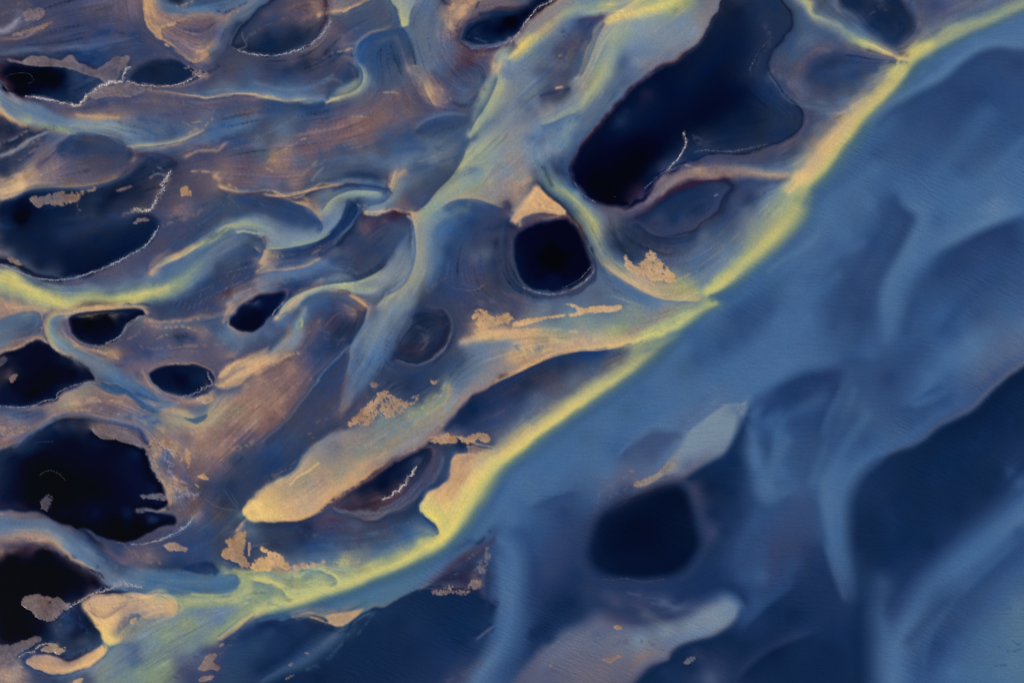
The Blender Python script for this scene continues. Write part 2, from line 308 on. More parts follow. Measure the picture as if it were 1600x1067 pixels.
Pt("400,1010,DMF;370,1040,DMF;430,1000,DM;480,990,DM;500,1020,DM;440,1020,DM;560,1000,D;620,970,D;700,960,D;640,1020,D;720,1000,D;600,1050,D;680,1050,MDD;540,1040,D;760,960,D;650,980,MDD;700,1030,MD;500,1060,DN;580,980,D;420,985,DMF;470,975,MD;350,1060,DMF")
Pt("820,810,B;850,830,MB;870,850,MV;900,900,MD;860,890,MV;840,930,MVD;870,950,D;890,940,D;850,980,D;860,1000,D;830,990,D;840,860,MB;760,900,M;780,880,B;770,920,MB;745,880,MB;740,850,BM;770,830,BM;710,880,BS;720,840,SBF;750,800,SBF;690,870,BFS;800,810,BS;830,780,BS;860,760,BS;900,780,MB;880,800,M")
# triangular scree at (745,860)
R("655,922,3;680,905,6;700,890,9;725,870,12;745,860,10;760,850,5;772,838,3","-2:SBF 0:UB 1:D 2:D","-2:SB -.8:VG 0:V 1:DX 1.8:DX","-1.8:B -.5:V 0:VX 1:VD","-1.6:M 0:UVX 1:VD","-1.5:B 0:V 1:MV")
Pt("760,870,UVG;755,890,UV;735,885,DX;745,905,TUV;730,910,DX;710,900,DX;765,900,VM;770,930,BV;780,945,BV;790,940,BG")
# round basin bottom centre
R("915,855;922,830;930,810;945,795;965,780;985,772;1010,765;1035,755;1060,752;1078,765;1085,790;1090,815;1097,840;1102,843;1095,860;1080,885;1060,900;1030,907;990,908;950,904;925,890;915,870",
  "-3.6:MVD -1:UVM 1.6:D 5:DN 12:N","-7:VM -2:VM 1.6:D 5:NKD 14:N","-4:V -1.5:UVM 1.6:D 5:ND 14:NK","-6:MD -2:MV 0:MV 1.6:D 5:N 14:NK","-6:MD -1.8:MVM 0:VMU 2:D 8:N 14:N","-5:MDV -1.5:MVD 1.6:D 5:D 12:N",closed=True)
Pt("1000,830,K,14;980,810,KN,8;1030,810,KN,8;1020,850,KN,8;960,850,KN,8;1000,870,N,8;1050,850,N,8;1060,810,ND,6;1000,780,N,7;950,880,D;1060,880,ND;1075,850,D;1070,830,ND")
R("1102,843,3;1110,828,3;1118,825,3","0:VM 2:MV")
Pt("1115,800,D;1130,830,MDD;1120,860,MD;1110,890,MD;1140,880,M;1160,850,MMB;1180,820,MB;1150,800,MD;1110,760,DN;1130,740,D;1160,740,MD;1175,780,M;1140,770,D;1190,860,MB;1160,900,MB;1190,900,B;1100,920,MD;1180,940,MB;1140,920,MD;1185,980,MD;1190,800,MB;1095,780,DV")
# grey silt bar, right of basin
R("800,1080,5;815,1062,5;840,1030,6;858,1012,6;880,995,6;915,978,5;935,962,5;960,968,4;1000,972,4;1030,968,4;1060,962,5;1085,950,5;1110,940,5;1135,932,5;1150,940,4;1156,950,4",
  "-3:MB 0:UV 2:V","-2.5:MD 0:UVG 2.5:UG","-3:DM 0:VG 2.5:GU","-4:VMD 0:V 2:UGV","-4:DMV 0:VD 2:VG","-4:MD -1:M 1.2:GU 3:GA","-3:MD -1:MBG 1:G 2:GA")
R("1156,950;1150,968;1135,982;1115,992;1090,998;1065,1006;1050,1018;1045,1030;1030,1036;1015,1042;1000,1058;985,1080","-3:BM -1.4:BM 1.4:GB 4:GA 9:G","-5:D -1.4:DM 1.4:GU 4:GAU 9:GA","-5:D -1.4:D 1.4:GUA 5:G 9:G","-5:D -1.4:D 1.4:U 5:UGG 12:GU","-5:D -1.6:D 1.4:VU 7:UG 14:UT","-5:D -1.6:D 1.6:V 7:UV")
Pt("880,1030,UG;900,1050,UT;860,1050,UV;930,1020,GU;960,1030,UGT;940,1050,UT;980,1020,GU;1000,1000,GA;1040,985,GA;1080,980,GA;1110,965,GA;930,990,GV;970,985,UG;1060,1020,D;1100,1010,D;1040,1050,DM;1080,1040,D;1140,1000,D;1120,1040,DVM;1160,1010,D;1110,1060,VMG;1170,1050,D;1190,1040,D;1090,1020,DVM;960,945,VUM;1000,950,V;1040,948,VGM;950,930,VM;1000,925,VM;1060,935,MD;920,925,MDV;1030,1060,D;830,1050,VU;860,1070,UV")
R("1035,940,3;1060,950,3;1090,948,3","-3:MV 0:VG 3:MV")
# pale bar right centre
R("990,758;1010,753;1025,745;1045,720;1058,705;1068,690;1069,682;1080,672;1100,657;1125,638;1140,632;1160,630;1175,622",
  "-5:GUV -1.4:UV 1.4:TU 5:UV","-5:BG -1.4:BUG 1.4:AT 4:AG","-5:BGG -1.4:BG 1.4:AG 7:AG","-5:BG -1.5:BG 1.4:AAG 5:AG","-4:BS -2:BS 0:GS 3:B")
R("1175,622;1165,645;1150,680;1130,710;1110,722;1090,733;1072,745;1050,752;1020,760;1000,772;970,790;950,800","-4:MB -1.5:BM 1.5:SG 5:AGG","-5:DM -1.5:DM 1.5:GG 5:AG 10:AG","-5:D -1.5:D 1.5:GV 5:GU","-5:D -1.6:D 1.6:VU 5:GU","-5:D -1.4:DX 1.4:V 5:VG","-5:ND -1:D 1.4:VM 5:V")
R("1069,682;1062,674;1045,675;1020,673;1010,680;985,695;970,710","-2:BGS 2:VB 6:BV","-4:BG -1.4:BGG 1.4:BV 6:BV","-5:B -2:BS 2:VB 6:BV",flip=True)
Pt("1040,690,BV;1020,710,BV;1000,730,BVG;975,745,UVG;960,770,VG;940,790,VGB;945,760,GBV;950,740,BG;980,735,GV;1050,650,GB;1080,640,GB;1100,620,GBB;1110,612,BSG;1070,665,VBG;1090,645,VBG;1030,665,GFS;1000,668,BS;1120,640,SG;935,780,B;920,800,MB;1110,690,AG;1130,670,AG;1085,700,AG;1050,735,TAG;1075,730,VG;1100,640,BG;1030,640,BS;985,700,GVB;1180,640,BS;1190,690,MB;1150,720,D")
# ================= tan shoal in the middle =================
R("985,536;960,544;930,548;900,549;870,556;845,565;820,577;800,588;780,595;755,612;735,625;718,640;700,655;690,668",
  "-4:B -1.5:MB 1.5:YL 4:CL","-4:BM -1.5:M 1.5:CY 5:CT","-4:M -1.5:DM 1.5:WC 5:CTT","-4:DV -1.5:DX 1.5:WC 5:TT","-4:DV -1.5:XD 1.5:TU 5:GT","-4:D -1.5:VX 1.5:TU 5:T","-6:MD -3:VM 0:UT 4:TE")
Pt("960,560,BMG;930,570,MB;900,565,M;880,575,DM;850,590,DV;820,600,D;860,610,V;900,600,BG;930,590,GE;840,625,GV;800,640,MV;810,620,VD;770,620,DV;740,640,D;720,660,D;750,660,M;790,665,VMB;770,690,VM;740,690,VM;710,680,V;830,650,VGB;800,605,VXD;980,550,BGF;760,640,DM;700,690,VT;780,650,V;730,710,V")
R("720,533,2;735,530,4;770,522,5;810,518,6;850,520,7;890,522,7","-2:V 0:CT 2:G","-2:T 0:C 1.5:TE 3:G","-2:TV 0:WC 1.5:CT 3:G","-2:GT 0:CT 1.5:TC 3:CT","-2:EG 0:LT 1.5:TE","-1:EG 0:TE 2:CTL")
Pt("750,560,G;780,550,GT;740,580,GSF;720,600,GSF;770,575,GT;800,560,TC;840,540,TTG;790,540,G;830,550,TCG;870,545,CT;860,530,TC;910,535,TC;940,530,LCT;960,520,EL;920,500,EG;890,495,EG;860,490,GV;980,510,E;1000,495,EG;990,480,GE;950,480,GB;930,460,GBV;900,470,GB;1010,510,LE;820,570,TW;750,595,TG;730,610,GT;700,640,TG")
R("1030,470;1015,466;990,450;970,437;955,426;945,416;935,400;928,385","-4:CT -1.4:CE 1.4:GE 5:G","-4:TC -1.3:CW 1.3:G 5:GB","-4:CW -1.3:CTE 1.3:GB 5:GB","-4:GT -1.3:ET 1.3:VB 5:B","-4:GF -1.3:GF 1.3:D 2.2:D",flip=True)
Pt("1040,450,TE;1020,455,TEC;1000,440,TC;980,425,CTE;965,415,CE;1060,460,TLE;1050,435,TEG;1070,445,EL;1080,460,LE;1070,470,EL;1090,465,EL;1100,440,GE;1120,420,G;1150,390,GB;1130,400,G;1100,400,GB;1160,360,GB;1080,410,GB;1060,400,BV;1100,370,BG;1140,350,BV;1170,330,BG;1190,310,G;1150,320,BV;1180,290,VB;1120,370,B;1080,380,VB;1050,390,VM;1030,385,MV;1000,385,MD;985,375,MD;975,360,DV;1000,365,DV;990,390,DB;1070,430,GB;1210,290,G;1200,330,GLG;1040,410,VB")
# big tan wedge lower
R("378,800;385,808;400,815;420,814;450,814;480,808;500,798;520,778;540,764;560,752;580,738;600,726;625,712;650,700;665,692",
  "-3:YC -1.4:CY 1.4:SF 5:SF","-6:CY -1.4:C 1.4:DM 4:DM","-6:CT -1.3:CW 1.3:DX 4:DM","-6:TC -1.3:W 1.3:VX 4:V","-6:TC -1.4:WT 1.4:VD 4:VX","-6:TGT -1.4:WT 1.4:UX 4:VD","-6:TG -2:TG 2:UX 4:V","-4:TG -1:TU 2:UV 4:D")
R("378,800;385,790;400,772;425,755;455,738;475,710;490,695;510,680;530,668;545,662","-4:M -1.3:MV 1.3:CT 5:YC","-6:M -1.2:M 1.3:ET 5:TC","-6:M -1.3:MB 1.3:GET 6:TC","-6:M -1.2:MVB 1.3:GT 6:GTG","-4:M -1.3:V 1.3:GV 6:GT")
Pt("400,800,CY;420,790,CTY;440,760,TE;450,790,CT;480,780,TC;470,750,TE;500,750,T;530,740,TE;500,720,TG;520,700,GTV;540,690,GT;560,710,TEG;590,700,GET;560,680,GT;600,680,EGT;630,670,EGT;620,690,ETG;650,650,ETL;670,630,ETL;690,620,GETT;600,660,GE;640,640,GTE;660,660,EGT;680,650,TE;700,630,TEG;650,680,TG;600,715,TEC;570,730,TC;550,750,TC;510,770,TC")
R("700,600,5;695,622,5;680,640,5;650,655,5","-1:GT 0:LT 1:GE","-1:ET 0:TL 1:E")
R("450,757,1.5;470,742,1.5;497,725,1.5","-1.5:TTE 0:CC 1.5:TTE")
# dark V above wedge, slate channel
R("410,690;430,668;455,645;475,618;490,600;510,575;530,555;545,540","-5:RO -2:MV 0:GUV 2:MV 6:M","-6:OV -2:MV 0:GUV 2:M 6:MV","-6:OV -2:MV 0:BG 2:M 6:MV","-4:M -2:MV 0:BG 2:M 6:MV")
Pt("390,740,M;380,770,M;410,720,M;430,700,MB;450,700,MV;430,730,M;470,670,MV;500,640,MV;520,620,MV;500,660,V;530,640,UV;520,600,MV;540,580,VM;480,700,MBV;460,680,MB;350,790,DM;360,760,MD;370,720,M;380,690,VM;390,680,VR")
# blue finger down to (530,640)
R("650,470,14;625,490,14;600,520,16;585,550,14;570,580,10;550,610,6;535,640,4","-1.6:D 0:G 1.4:GB","-1.6:MD 0:GB 1:GT 1.5:M","-1.6:M 0:BG 1:GB 1.4:MV","-1.6:M 0:BGV 1.2:TG 2:M","-2:MV 0:UV 1:UG 2:V","-2:M 0:TU 2:V")
Pt("560,620,MV;590,610,M;600,590,M;620,600,M;640,600,MD;660,590,M;680,600,MDB;660,620,M;640,630,M;560,640,V;600,570,MBG;540,650,V;620,580,M;700,580,MB;690,570,M;545,545,TU,3;590,600,MVB")
# pond (655,530)
R("615,560;635,566;655,568;675,560;692,545;702,530;705,515;700,495;680,482;655,480;635,490;620,510;610,530;608,550","-3:M -1:V 1.4:D 5:DM","-4:M -1.4:VB 0:GV 1.4:DX 5:D","-3:M -1:V 1.4:DM 5:D","-5:MV -1.5:M 1.5:DM 6:D","-5:MV -1.5:MD 1.5:DM 6:D",closed=True,flip=True)
Pt("650,520,D;640,545,DX;660,545,VDX;670,540,D;630,530,DM;680,520,DM;660,500,D;690,510,DM,4;665,530,VG,2")
Pt("720,540,MV;715,560,MB;720,500,VM;740,480,VM;700,470,MV;680,450,M;650,440,DM;700,430,VM;730,440,V;745,420,V;760,460,VM;760,480,VM;780,500,GV;720,410,VM;700,390,M;760,400,VG,4;740,405,GV,3;720,370,MB;740,350,M;760,340,MV;770,370,VM;780,350,M;750,380,MV;700,510,M;730,520,MV;660,465,DM")
# ================= pond round (863,398) =================
R("803,400;802,380;806,362;815,353;835,347;855,345;880,343;895,350;905,365;915,385;920,402;923,412;918,428;900,444;880,452;863,455;840,452;820,443;810,425",
  "-4:MV -1.4:M 1.4:ND 4:N","-3:VX -1.4:XV 1.4:N 4:NK","-3:TO -1.2:OX 1.4:N 4:NK","-3:VD -1.4:X 1.4:N 4:KN","-3:VM -1.4:MX 1.4:N 4:KN","-4:MV -1.4:MV 1.4:ND 4:N","-4:MV -1.4:MB 1.4:N 4:N","-4:MV -1.5:M 1.5:N 4:N",closed=True)
Pt("863,400,K,18;840,380,KN,8;880,380,KN,8;840,420,KN,8;890,420,KN,8;863,430,N,6")
R("795,340;788,370;786,400;792,430;808,450;835,462;865,465;900,460;925,440;932,415;920,390","-3:VM 0:DM","-3:VM 0:MV 1.5:DM","-3:M 0:MD 1.5:MD","-3:GBV 0:MV","-3:GB 0:M","-3:GF 0:DM",flip=True)
Pt("780,380,D;770,410,DM;780,440,DMV;800,470,V;830,475,VG;770,340,VX;780,320,UX;795,325,UV;850,478,G;880,475,GB;790,345,D,3;800,350,N,3;770,460,VM;800,490,V;940,440,BG;910,470,GB")
# tan patch (830,325)
R("800,347;808,338;820,330;840,325;843,318;848,328;870,332;880,337;882,334;876,322;862,312;850,300;842,293;832,298;820,310;812,320;805,330",
  "-2:V 1.2:TT 4:CT","-2:UV 1.2:CT 5:C","-2:VX 1.2:CW 4:C","-2:MD 1.2:C 5:C","-2.5:MD 1.4:CT 5:C","-3:GT 1.4:CT 5:CC","-3:GT 1.4:TC 5:CT",closed=True,flip=True)
Pt("835,312,C,6;850,318,CT,4;860,322,C,5")
# stream left of big lake down to the tan bar
R("845,255,9;862,285,11;880,300,12;900,318,12;915,335,13;930,362,14;940,385,13;950,400,13;970,420,12",
  "-1.6:GB -1:SF 0:G 1:GB 2:GT","-1.6:DM -1:SF 0:GE 1:FB 1.6:DM","-1.8:V -1:SF 0:LE 1:FB 1.6:DM","-1.7:VM -1:GS 0:LLE 1:FB 1.7:DM","-2:VU -1:SG 0:LE 1:SF 1.7:D","-2:DM -1:B 0:GLE 1:GB 1.8:D","-2:D -1:BM 0:GE 1:E 1.8:VM","-2:DM -1:GB 0:GE 1:TE 1.6:G")
Pt("950,340,VG;960,350,GB;970,335,UV;965,370,B;960,400,B,3;980,350,DM")
# ================= BIG LAKE =================
R("1140,-10;1120,20;1100,45;1083,72;1060,88;1030,108;1010,122;990,138;970,155;950,180;935,200;915,220;903,235;893,255;891,270;900,290;920,308;945,318;970,322;988,327;1000,320;1010,310;1018,295;1035,275;1060,268;1085,250;1100,242;1130,240;1165,240;1200,228;1230,215;1248,200;1252,180;1240,160;1220,135;1205,115;1200,100;1210,80;1228,60;1237,40;1232,20;1218,0;1210,-12",
  "-4:GU -1.6:G 0:N 1.6:D 5:D","-4:GT -1.6:UG 0:X 1.6:DM 5:ND","-4:GU -1.4:OX 0:X 1.6:D 5:N","-4:BGS -1.6:UB 0:XV 1.6:DX 5:N","-4:B -1.6:UV 0:X 1.6:NX 5:N","-4:MB -1.6:MX 0:X 1.6:N 4:KN","-4:VU -1.6:VX 0:DX 1.6:N 4:K","-4:UT -1.4:OX 0:X 1.6:DN 3:ND",
  "-5:V -1.5:V 0:ND 1.5:MD 4:MD","-5:V -1.5:VM 0:DN 1.5:MD 5:MD","-5:UV -1.5:MV 0:ND 1.5:MD 5:DM","-5:V -1.5:VM 0:N 1.5:DM 5:DM","-5:MB -1.5:M 0:N 1.5:DM 5:DM","-5:BM -1.5:M 0:N 1.5:DM 5:DM","-5:B -1.5:BM 0:N 1.5:DM 5:DM",closed=True,flip=True)
Pt("1150,20,DN,6;1130,60,DN,6;1100,100,ND,6;1080,130,ND,6;1050,150,N,6;1010,150,DX,4;1000,180,ND,6;970,190,DM,4;960,215,N,5;1000,220,KN,8;1050,190,N,8;1100,180,N,8;1150,150,N,8;1120,120,N,8;1160,90,ND,6;1160,50,ND,6;1190,30,DM,5;1200,60,MD,5;1180,110,DM,5;1200,150,DM,5;1210,190,DM,5;1180,210,D,5;1140,220,D,5;1120,200,ND,5;1100,225,MDV,4;1080,235,DM,3;950,250,KN,8;980,270,K,10;930,280,K,8;960,300,K,6;1000,250,K,8;1030,240,KN,6;1040,220,N,5;1220,170,DM,4;1170,180,ND,6;1090,150,N,6")
# between lake and yellow front
Pt("1250,20,B;1260,60,BG;1245,90,B;1230,110,MVB;1215,100,VB;1240,130,UVG;1260,140,UVB;1290,160,VB;1275,155,UV")
R("1245,-20,10;1262,5,9;1272,25,6;1300,35,8;1330,55,8;1360,70,6;1385,82,4;1405,92,3;1420,94,3",
  "-2.5:BM -1:G 0:GL 1:GL 2:B","-2.5:BM -1:BG 0:LY 1:G 2:B","-2.5:B -1:BG 0:GL 1:G 2.5:B","-2.5:M -1:GB 0:GEL 1:GVL 3:BV","-2.5:MD -1:GE 0:YL 1:L 3:VU","-3:MD -1.5:GT 0:YC 1.5:VT","-3:TV -1.5:TV 0:YC 1.5:VM")
R("1255,120,5;1270,98,5;1300,87,5;1335,88,4;1370,94,4;1400,94,2","-3:UV 0:VM 2:M 4:M","-3:UV 0:MV 2:DM 4:M","-3:UV 0:VM 2:MV 4:MB","-2:VT 0:GV 2:MV")
Pt("1280,120,M;1310,110,MB;1340,115,M;1300,135,M;1330,140,MBM;1355,110,MV;1370,105,VMB;1280,80,UV;1300,70,UGV;1320,75,UV;1380,120,VG;1360,140,GV;1345,160,G;1320,170,BGG;1300,165,BV;1320,160,GB;1250,150,UVG;1280,165,VB;1270,150,VM;1300,190,GB;1280,210,GB;1260,190,M;1265,175,MV;1255,210,MV;1240,235,M;1260,235,BG;1250,255,G;1220,250,VB;1200,250,VM;1180,255,VM;1230,260,GB;1160,255,VM;1140,250,VM;1110,255,UVM;1285,180,VB;1340,130,B")
R("1205,108;1200,120;1215,138;1235,160;1255,168;1290,172;1310,172","-4:VG -2:UV 0:VM","-6:VUB -3:UG 0:VB","-5:VB 0:BG","0:GB")
# dark hollow top right
R("1310,-10;1318,10;1340,28;1355,45;1380,60;1400,72;1425,50;1425,25;1412,5;1405,-12","-3:BG -1:MV 3:D 8:D","-6:GB -2:MB 3:D 8:DM","-6:T -2:B 4:MD 8:DM","-8:GV -3:V 3:D 8:DM","-8:GV -3:V 3:D 8:D",flip=True)
Pt("1340,5,D;1370,20,D;1380,40,D;1395,25,D;1345,25,UVM,3;1355,32,VU,2;1375,5,VM,3;1390,55,DM;1440,30,VB;1460,50,GV;1440,60,GV;1480,20,UV;1500,0,VUG;1530,-10,GUV;1420,70,V;1400,85,VM;1410,80,V;1430,10,VM;1560,-10,G;1500,25,GUV;1460,10,V;1450,85,LG,4;1540,5,GU")
# peach rim south of the lake and lens (1065,320)
R("1230,272,4;1205,274,4;1180,271,5;1150,270,6;1110,270,8;1075,270,9;1045,282,9;1025,300,8;1010,315,7;990,332,5;975,335,5",
  "-2:VM 0:W 2:G","-3:VM 0:CT 2:GB","-2.4:VM 0:TT 2:VG","-1.6:X -.9:OT 0:TU 1.4:UV","-1.4:X -.8:OT 0:TT 1:T 1.8:V","-1.4:X -.8:T 0:TU 1:TT 1.8:VM","-1.6:X -.9:TO 0:TV 1.2:OX","-2:VX 0:UT 2:X","-2:MV 0:UV 2:V")
R("995,350;1010,335;1030,318;1045,305;1065,295;1090,289;1115,285;1135,287;1142,293;1130,310;1120,330;1105,345;1085,360;1060,368;1040,370;1020,362;1000,352",
  "-1.6:X 1.6:DM 6:DM","-1.6:X 1.6:D 6:DM","-1.5:X 1.6:DM 5:MD","-2.5:D 0:DX 1.6:M 4:MV","-2.5:M 0:DX 1.6:V 4:VM","-3:MD -1.4:D 1.4:VM 5:VM","-2:MD 0:V 2:VD",closed=True)
Pt("1060,320,DM;1080,310,DM;1090,330,MD;1050,340,MD;1030,345,MV;1070,350,MV;1110,310,MDV;1150,300,V;1160,310,V;1140,330,MV;1170,315,MD;1110,365,MB;1080,375,DM;980,340,MV;970,345,MV;1000,375,DMV;1180,305,V")
# ================= top centre =================
R("800,64;812,50;820,38;835,24;850,12;870,0;880,-10","-4:ND -1.4:ND 1.4:TUV 4:UT","-4:N -1.4:DX 1.4:OT 5:TG","-5:ND -1.4:ND 1.4:TC 5:TG")
R("840,-14;825,5;800,15;770,20;745,25;728,38;722,50;720,65;730,72;755,75;775,75;790,70;800,64","-4:MB -1:MV 1.4:ND 5:N","-4:TUV -1:VX 1.6:MDV 5:D","-4:UV -1:VX 1.4:VM 5:D","-4:XR -1.5:VX 1.6:GV 5:D","-4:RX -1.5:X 1.6:VG 5:D",flip=True)
Pt("780,50,KN,6;800,35,K,8;820,15,K,6;760,45,N,6;750,58,D,3;740,70,VG,2")
Pt("730,90,RX;745,85,OR;715,95,VR;725,105,XV;760,90,RV;770,95,TOU;715,75,GU;720,110,V;700,80,GUV;690,60,GUT;700,40,TTU;715,20,TC;730,5,T;740,0,T;690,20,TU;705,0,TU;745,12,UV;680,90,GU;690,110,GV;680,120,V;700,130,V;740,110,VMB;730,130,VB;750,130,BG;730,150,BG;710,150,UV;695,140,UT;685,155,TU;690,0,MX,2;696,5,MX,2")
# pale finger (625,30)
R("612,-20;616,5;620,20;624,35;628,40;634,38;637,25;645,10;660,-10","-5:BV -1.3:BV 1.3:LG 3:A","-3:BG -1.4:BV 1.3:GL 3:AL","-2:B -1.3:G 1.3:LY 2:L","-5:BG -1.3:SB 1.3:LG 3:A","-6:G -2:G 2:AG 3:AG",flip=True)
Pt("665,10,GB;650,30,GB;655,60,GB;665,90,GB;670,110,G;640,60,GB;680,40,GB;690,70,GUB;660,120,GU;645,110,GT;640,100,TU;675,5,GB")
R("628,42;636,55;643,70;648,85;652,100","-3:BG -1.5:BG 1.5:BM 6:BM")
R("502,30;515,22;535,15;555,8;575,2;590,-10","-6:VT -3:T 0:CT 2:BV","-5:GU 0:TC 2:BV 6:BV","-4:UV 0:TU 3:B")
Pt("500,10,UT;520,5,UTG;510,35,UVO;530,40,V;545,35,VB;570,30,BV;600,20,BV;600,-5,BV;560,50,VB;540,60,UV;530,70,U;520,60,UV;550,70,VB;590,45,BV;565,65,VG;555,80,GB;520,80,VM;500,85,UV;550,85,OT;480,85,VM")
R("552,85;558,72;568,62;580,55;595,50;612,45;620,40","-4:UV -1.4:G 1.4:GB 5:B","-4:BV -1.3:TG 1.3:MB 6:MB","-3:BV -1.3:B 1.3:BM 6:MB")
Pt("580,80,MBB;600,70,MB;620,70,MB;600,100,MB;630,90,MB;620,110,BMG;570,100,BG;590,120,BM;575,130,GB;640,120,BGV;600,140,BV;570,145,BG;645,100,W,1.5;642,92,TC,1")
# hook stream (560,120) -> (410,155)
R("555,85,5;558,95,6;566,110,7;568,122,8;560,135,7;545,144,6;525,150,5;510,154,2.5","-1.6:B 0:GB 1.6:VT","-1.8:B -.8:GB 0:G 1:GT 1.6:UV","-1.8:BG -.8:GL 0:AL 1:LG 1.8:M","-1.6:BV -.6:CL 0:LA 1:AG 2:MB","-1.6:VM -.7:C 0:LT 1:GB 2:MB")
R("395,148,4;430,155,4;460,157,4;480,155,5;505,150,4;510,154,2","-2.5:SBG -.8:GT 0:C 1.5:OV 4:V","-2.5:BSG -.8:AG 0:LC 1:M 3:MB","-3:BG -1:GA 0:AL 1:DM 3:MB","-2:V 0:G 2:M")
Pt("500,125,VM;520,110,VM;540,100,V;500,140,VT;530,125,MB;545,115,M;520,140,MV;495,110,V;470,110,VD;450,115,MD;430,120,VM;410,125,V;440,100,VM;460,95,UV;480,100,D;510,88,VM;550,110,MV;420,135,BV;450,140,BG;480,140,BGG;410,145,GB;400,115,VB;420,100,VMD;555,92,TUO,2;540,80,OTU,4;480,120,V")
Pt("430,170,MB;460,165,BM;490,165,M;510,165,MB;540,160,V;600,155,U;620,145,UO;570,170,UOV;620,165,UV;660,165,UV;640,155,UV;580,155,VU;420,190,BV;440,200,BG;460,180,BVG;400,170,O;405,200,V;440,215,BG;470,195,VB;500,180,OV;530,185,RU;560,185,OT;600,180,OU;640,180,U;620,195,U;580,205,OR;540,215,OR;500,205,OU;470,225,OV;450,235,TO;430,245,TO;480,240,RO;510,230,RO;540,240,VB;570,225,UV;600,220,VB;640,200,VB;620,210,VB;440,255,OT;425,250,TW,2;410,245,B;420,225,BV;400,225,BG;410,260,UO;470,255,VG;500,250,BV")
# sand tongue (665,150)
R("650,110,10;660,130,9;668,145,9;675,155,8;690,162,6","-1.5:GU 0:GU 1.2:BV","-1.6:UT 0:TG 1.3:UV","-2:UT 0:TC 1.4:V","-2.5:TO 0:WT 1.2:U 2:V","-2:OT 0:TO 2:UV")
# lens (690,190)
R("650,200;670,188;690,182;715,181;733,184","-5:VU -1.4:GV 1.4:M 6:M","-6:VUB -1.3:BG 1.3:MB 6:M","-4:BV -1.3:BV 1.3:MB 6:MB")
Pt("680,205,MB;710,200,MB;660,215,GB;650,225,B;620,235,B;680,225,BG;700,215,B;720,210,B;640,215,MB;600,240,VB;690,170,UV;720,170,V;740,160,VB;745,170,VB;700,240,GB;660,240,BG;680,250,G;620,250,GB;580,245,BG;550,255,BG;720,240,BG;730,225,B;600,255,GB;640,252,G;650,262,MB;690,262,BM;560,265,BV")
# main pale stream from (1060,0) down
R("900,30;920,25;945,22;930,40;925,60;915,85;905,118;900,122","-4:GA 1.4:VO 4:MV","-4:YG 1.4:OR 4:VM","-4:TG -1.4:TG 1.4:V 6:V","-4:GL -1.4:TL 1.4:BV 7:V","-4:GA -1.4:TL 1.4:B 7:BV","-2:A 2:B")
Pt("880,40,G;900,50,BV;920,35,MVR;910,45,MV;890,70,V;870,80,V;900,85,VU;860,95,VG;880,100,VG;895,100,VB;870,115,BV;890,120,MV;850,80,BG;860,60,GB;845,110,BV;878,138,TT,2;860,140,MV;890,140,DM,3;880,143,D,2;850,155,MV;870,150,MV;920,110,AL;930,80,AL;915,75,TL;935,50,AT;950,30,TY;850,130,BG;830,120,G;900,135,GA")
R("800,110,10;785,100,10;805,85,12;825,65,12;850,45,10;880,25,9;920,12,9;960,8,8","-1:G 0:AG 1:AG","-1:TA 0:CY 1:AG","-1.2:GT 0:YL 1.2:GE","-1.6:TG 0:LT 1.4:G","-1.4:TG 0:LA 1.4:GB","-1.2:GE 0:LG 1.4:GE","-1:GL 0:YL 1:GL")
R("1080,-20,12;1050,0,12;1020,12,10;990,22,9;960,27,7;945,32,5","-1.4:E 0:YL 1:L 2:G","-1.5:E 0:YYL 1.2:LG","-1.5:A 0:Y 1:YLG","-1.6:A 0:CY 1.2:A","-2:A 0:CY 2:GT")
Pt("1000,-10,L;960,-10,A;900,-10,A;860,30,TUG;840,45,TUG;830,38,T;870,10,G")
R("985,40,10;960,80,12;945,110,12;930,135,11;915,160,8;905,172,7;890,185,10;885,215,12;878,240,10","-2:A 0:AL 1.4:AL","-2:GAG 0:AE 1.4:AL","-2:B 0:AAL 1.4:AG","-1.6:BG 0:LA 1:LE 1.6:G","-1.8:BG 0:LLA 1.6:TGV","-1.8:BG 0:AL 2:G","-1.8:BG 0:AE 2:G","-1.8:BG 0:AE 2:G","-2:MB 0:AG 2:AG")
Pt("1000,60,GA;1040,40,GA;1070,20,GA;1100,0,GU;1080,50,GA;1050,70,AG;1020,90,G;1000,100,AGT;980,120,GB;960,130,BG;970,115,BG;980,135,BV;1060,20,AG;1110,-15,U;1000,85,G;1025,95,GT;1015,105,TUA;945,170,BG;920,200,BG;905,215,B;890,240,B;880,255,BM;960,150,B;930,180,BG")
R("905,176;890,178;875,185;860,192;845,195","-3:GA -1.4:LA 1.4:G 3:G","-4:TGA -1.4:AE 1.4:GB 4:GB","-2:GA 2:G",flip=True)
Pt("850,180,GAT;860,170,GT;840,205,GA;850,220,GB;870,215,G;860,240,GA;830,235,AG;840,250,A;880,200,G;830,180,GU;825,165,BG;835,160,G;820,210,GTA;810,200,GA;830,220,GB;800,190,G")
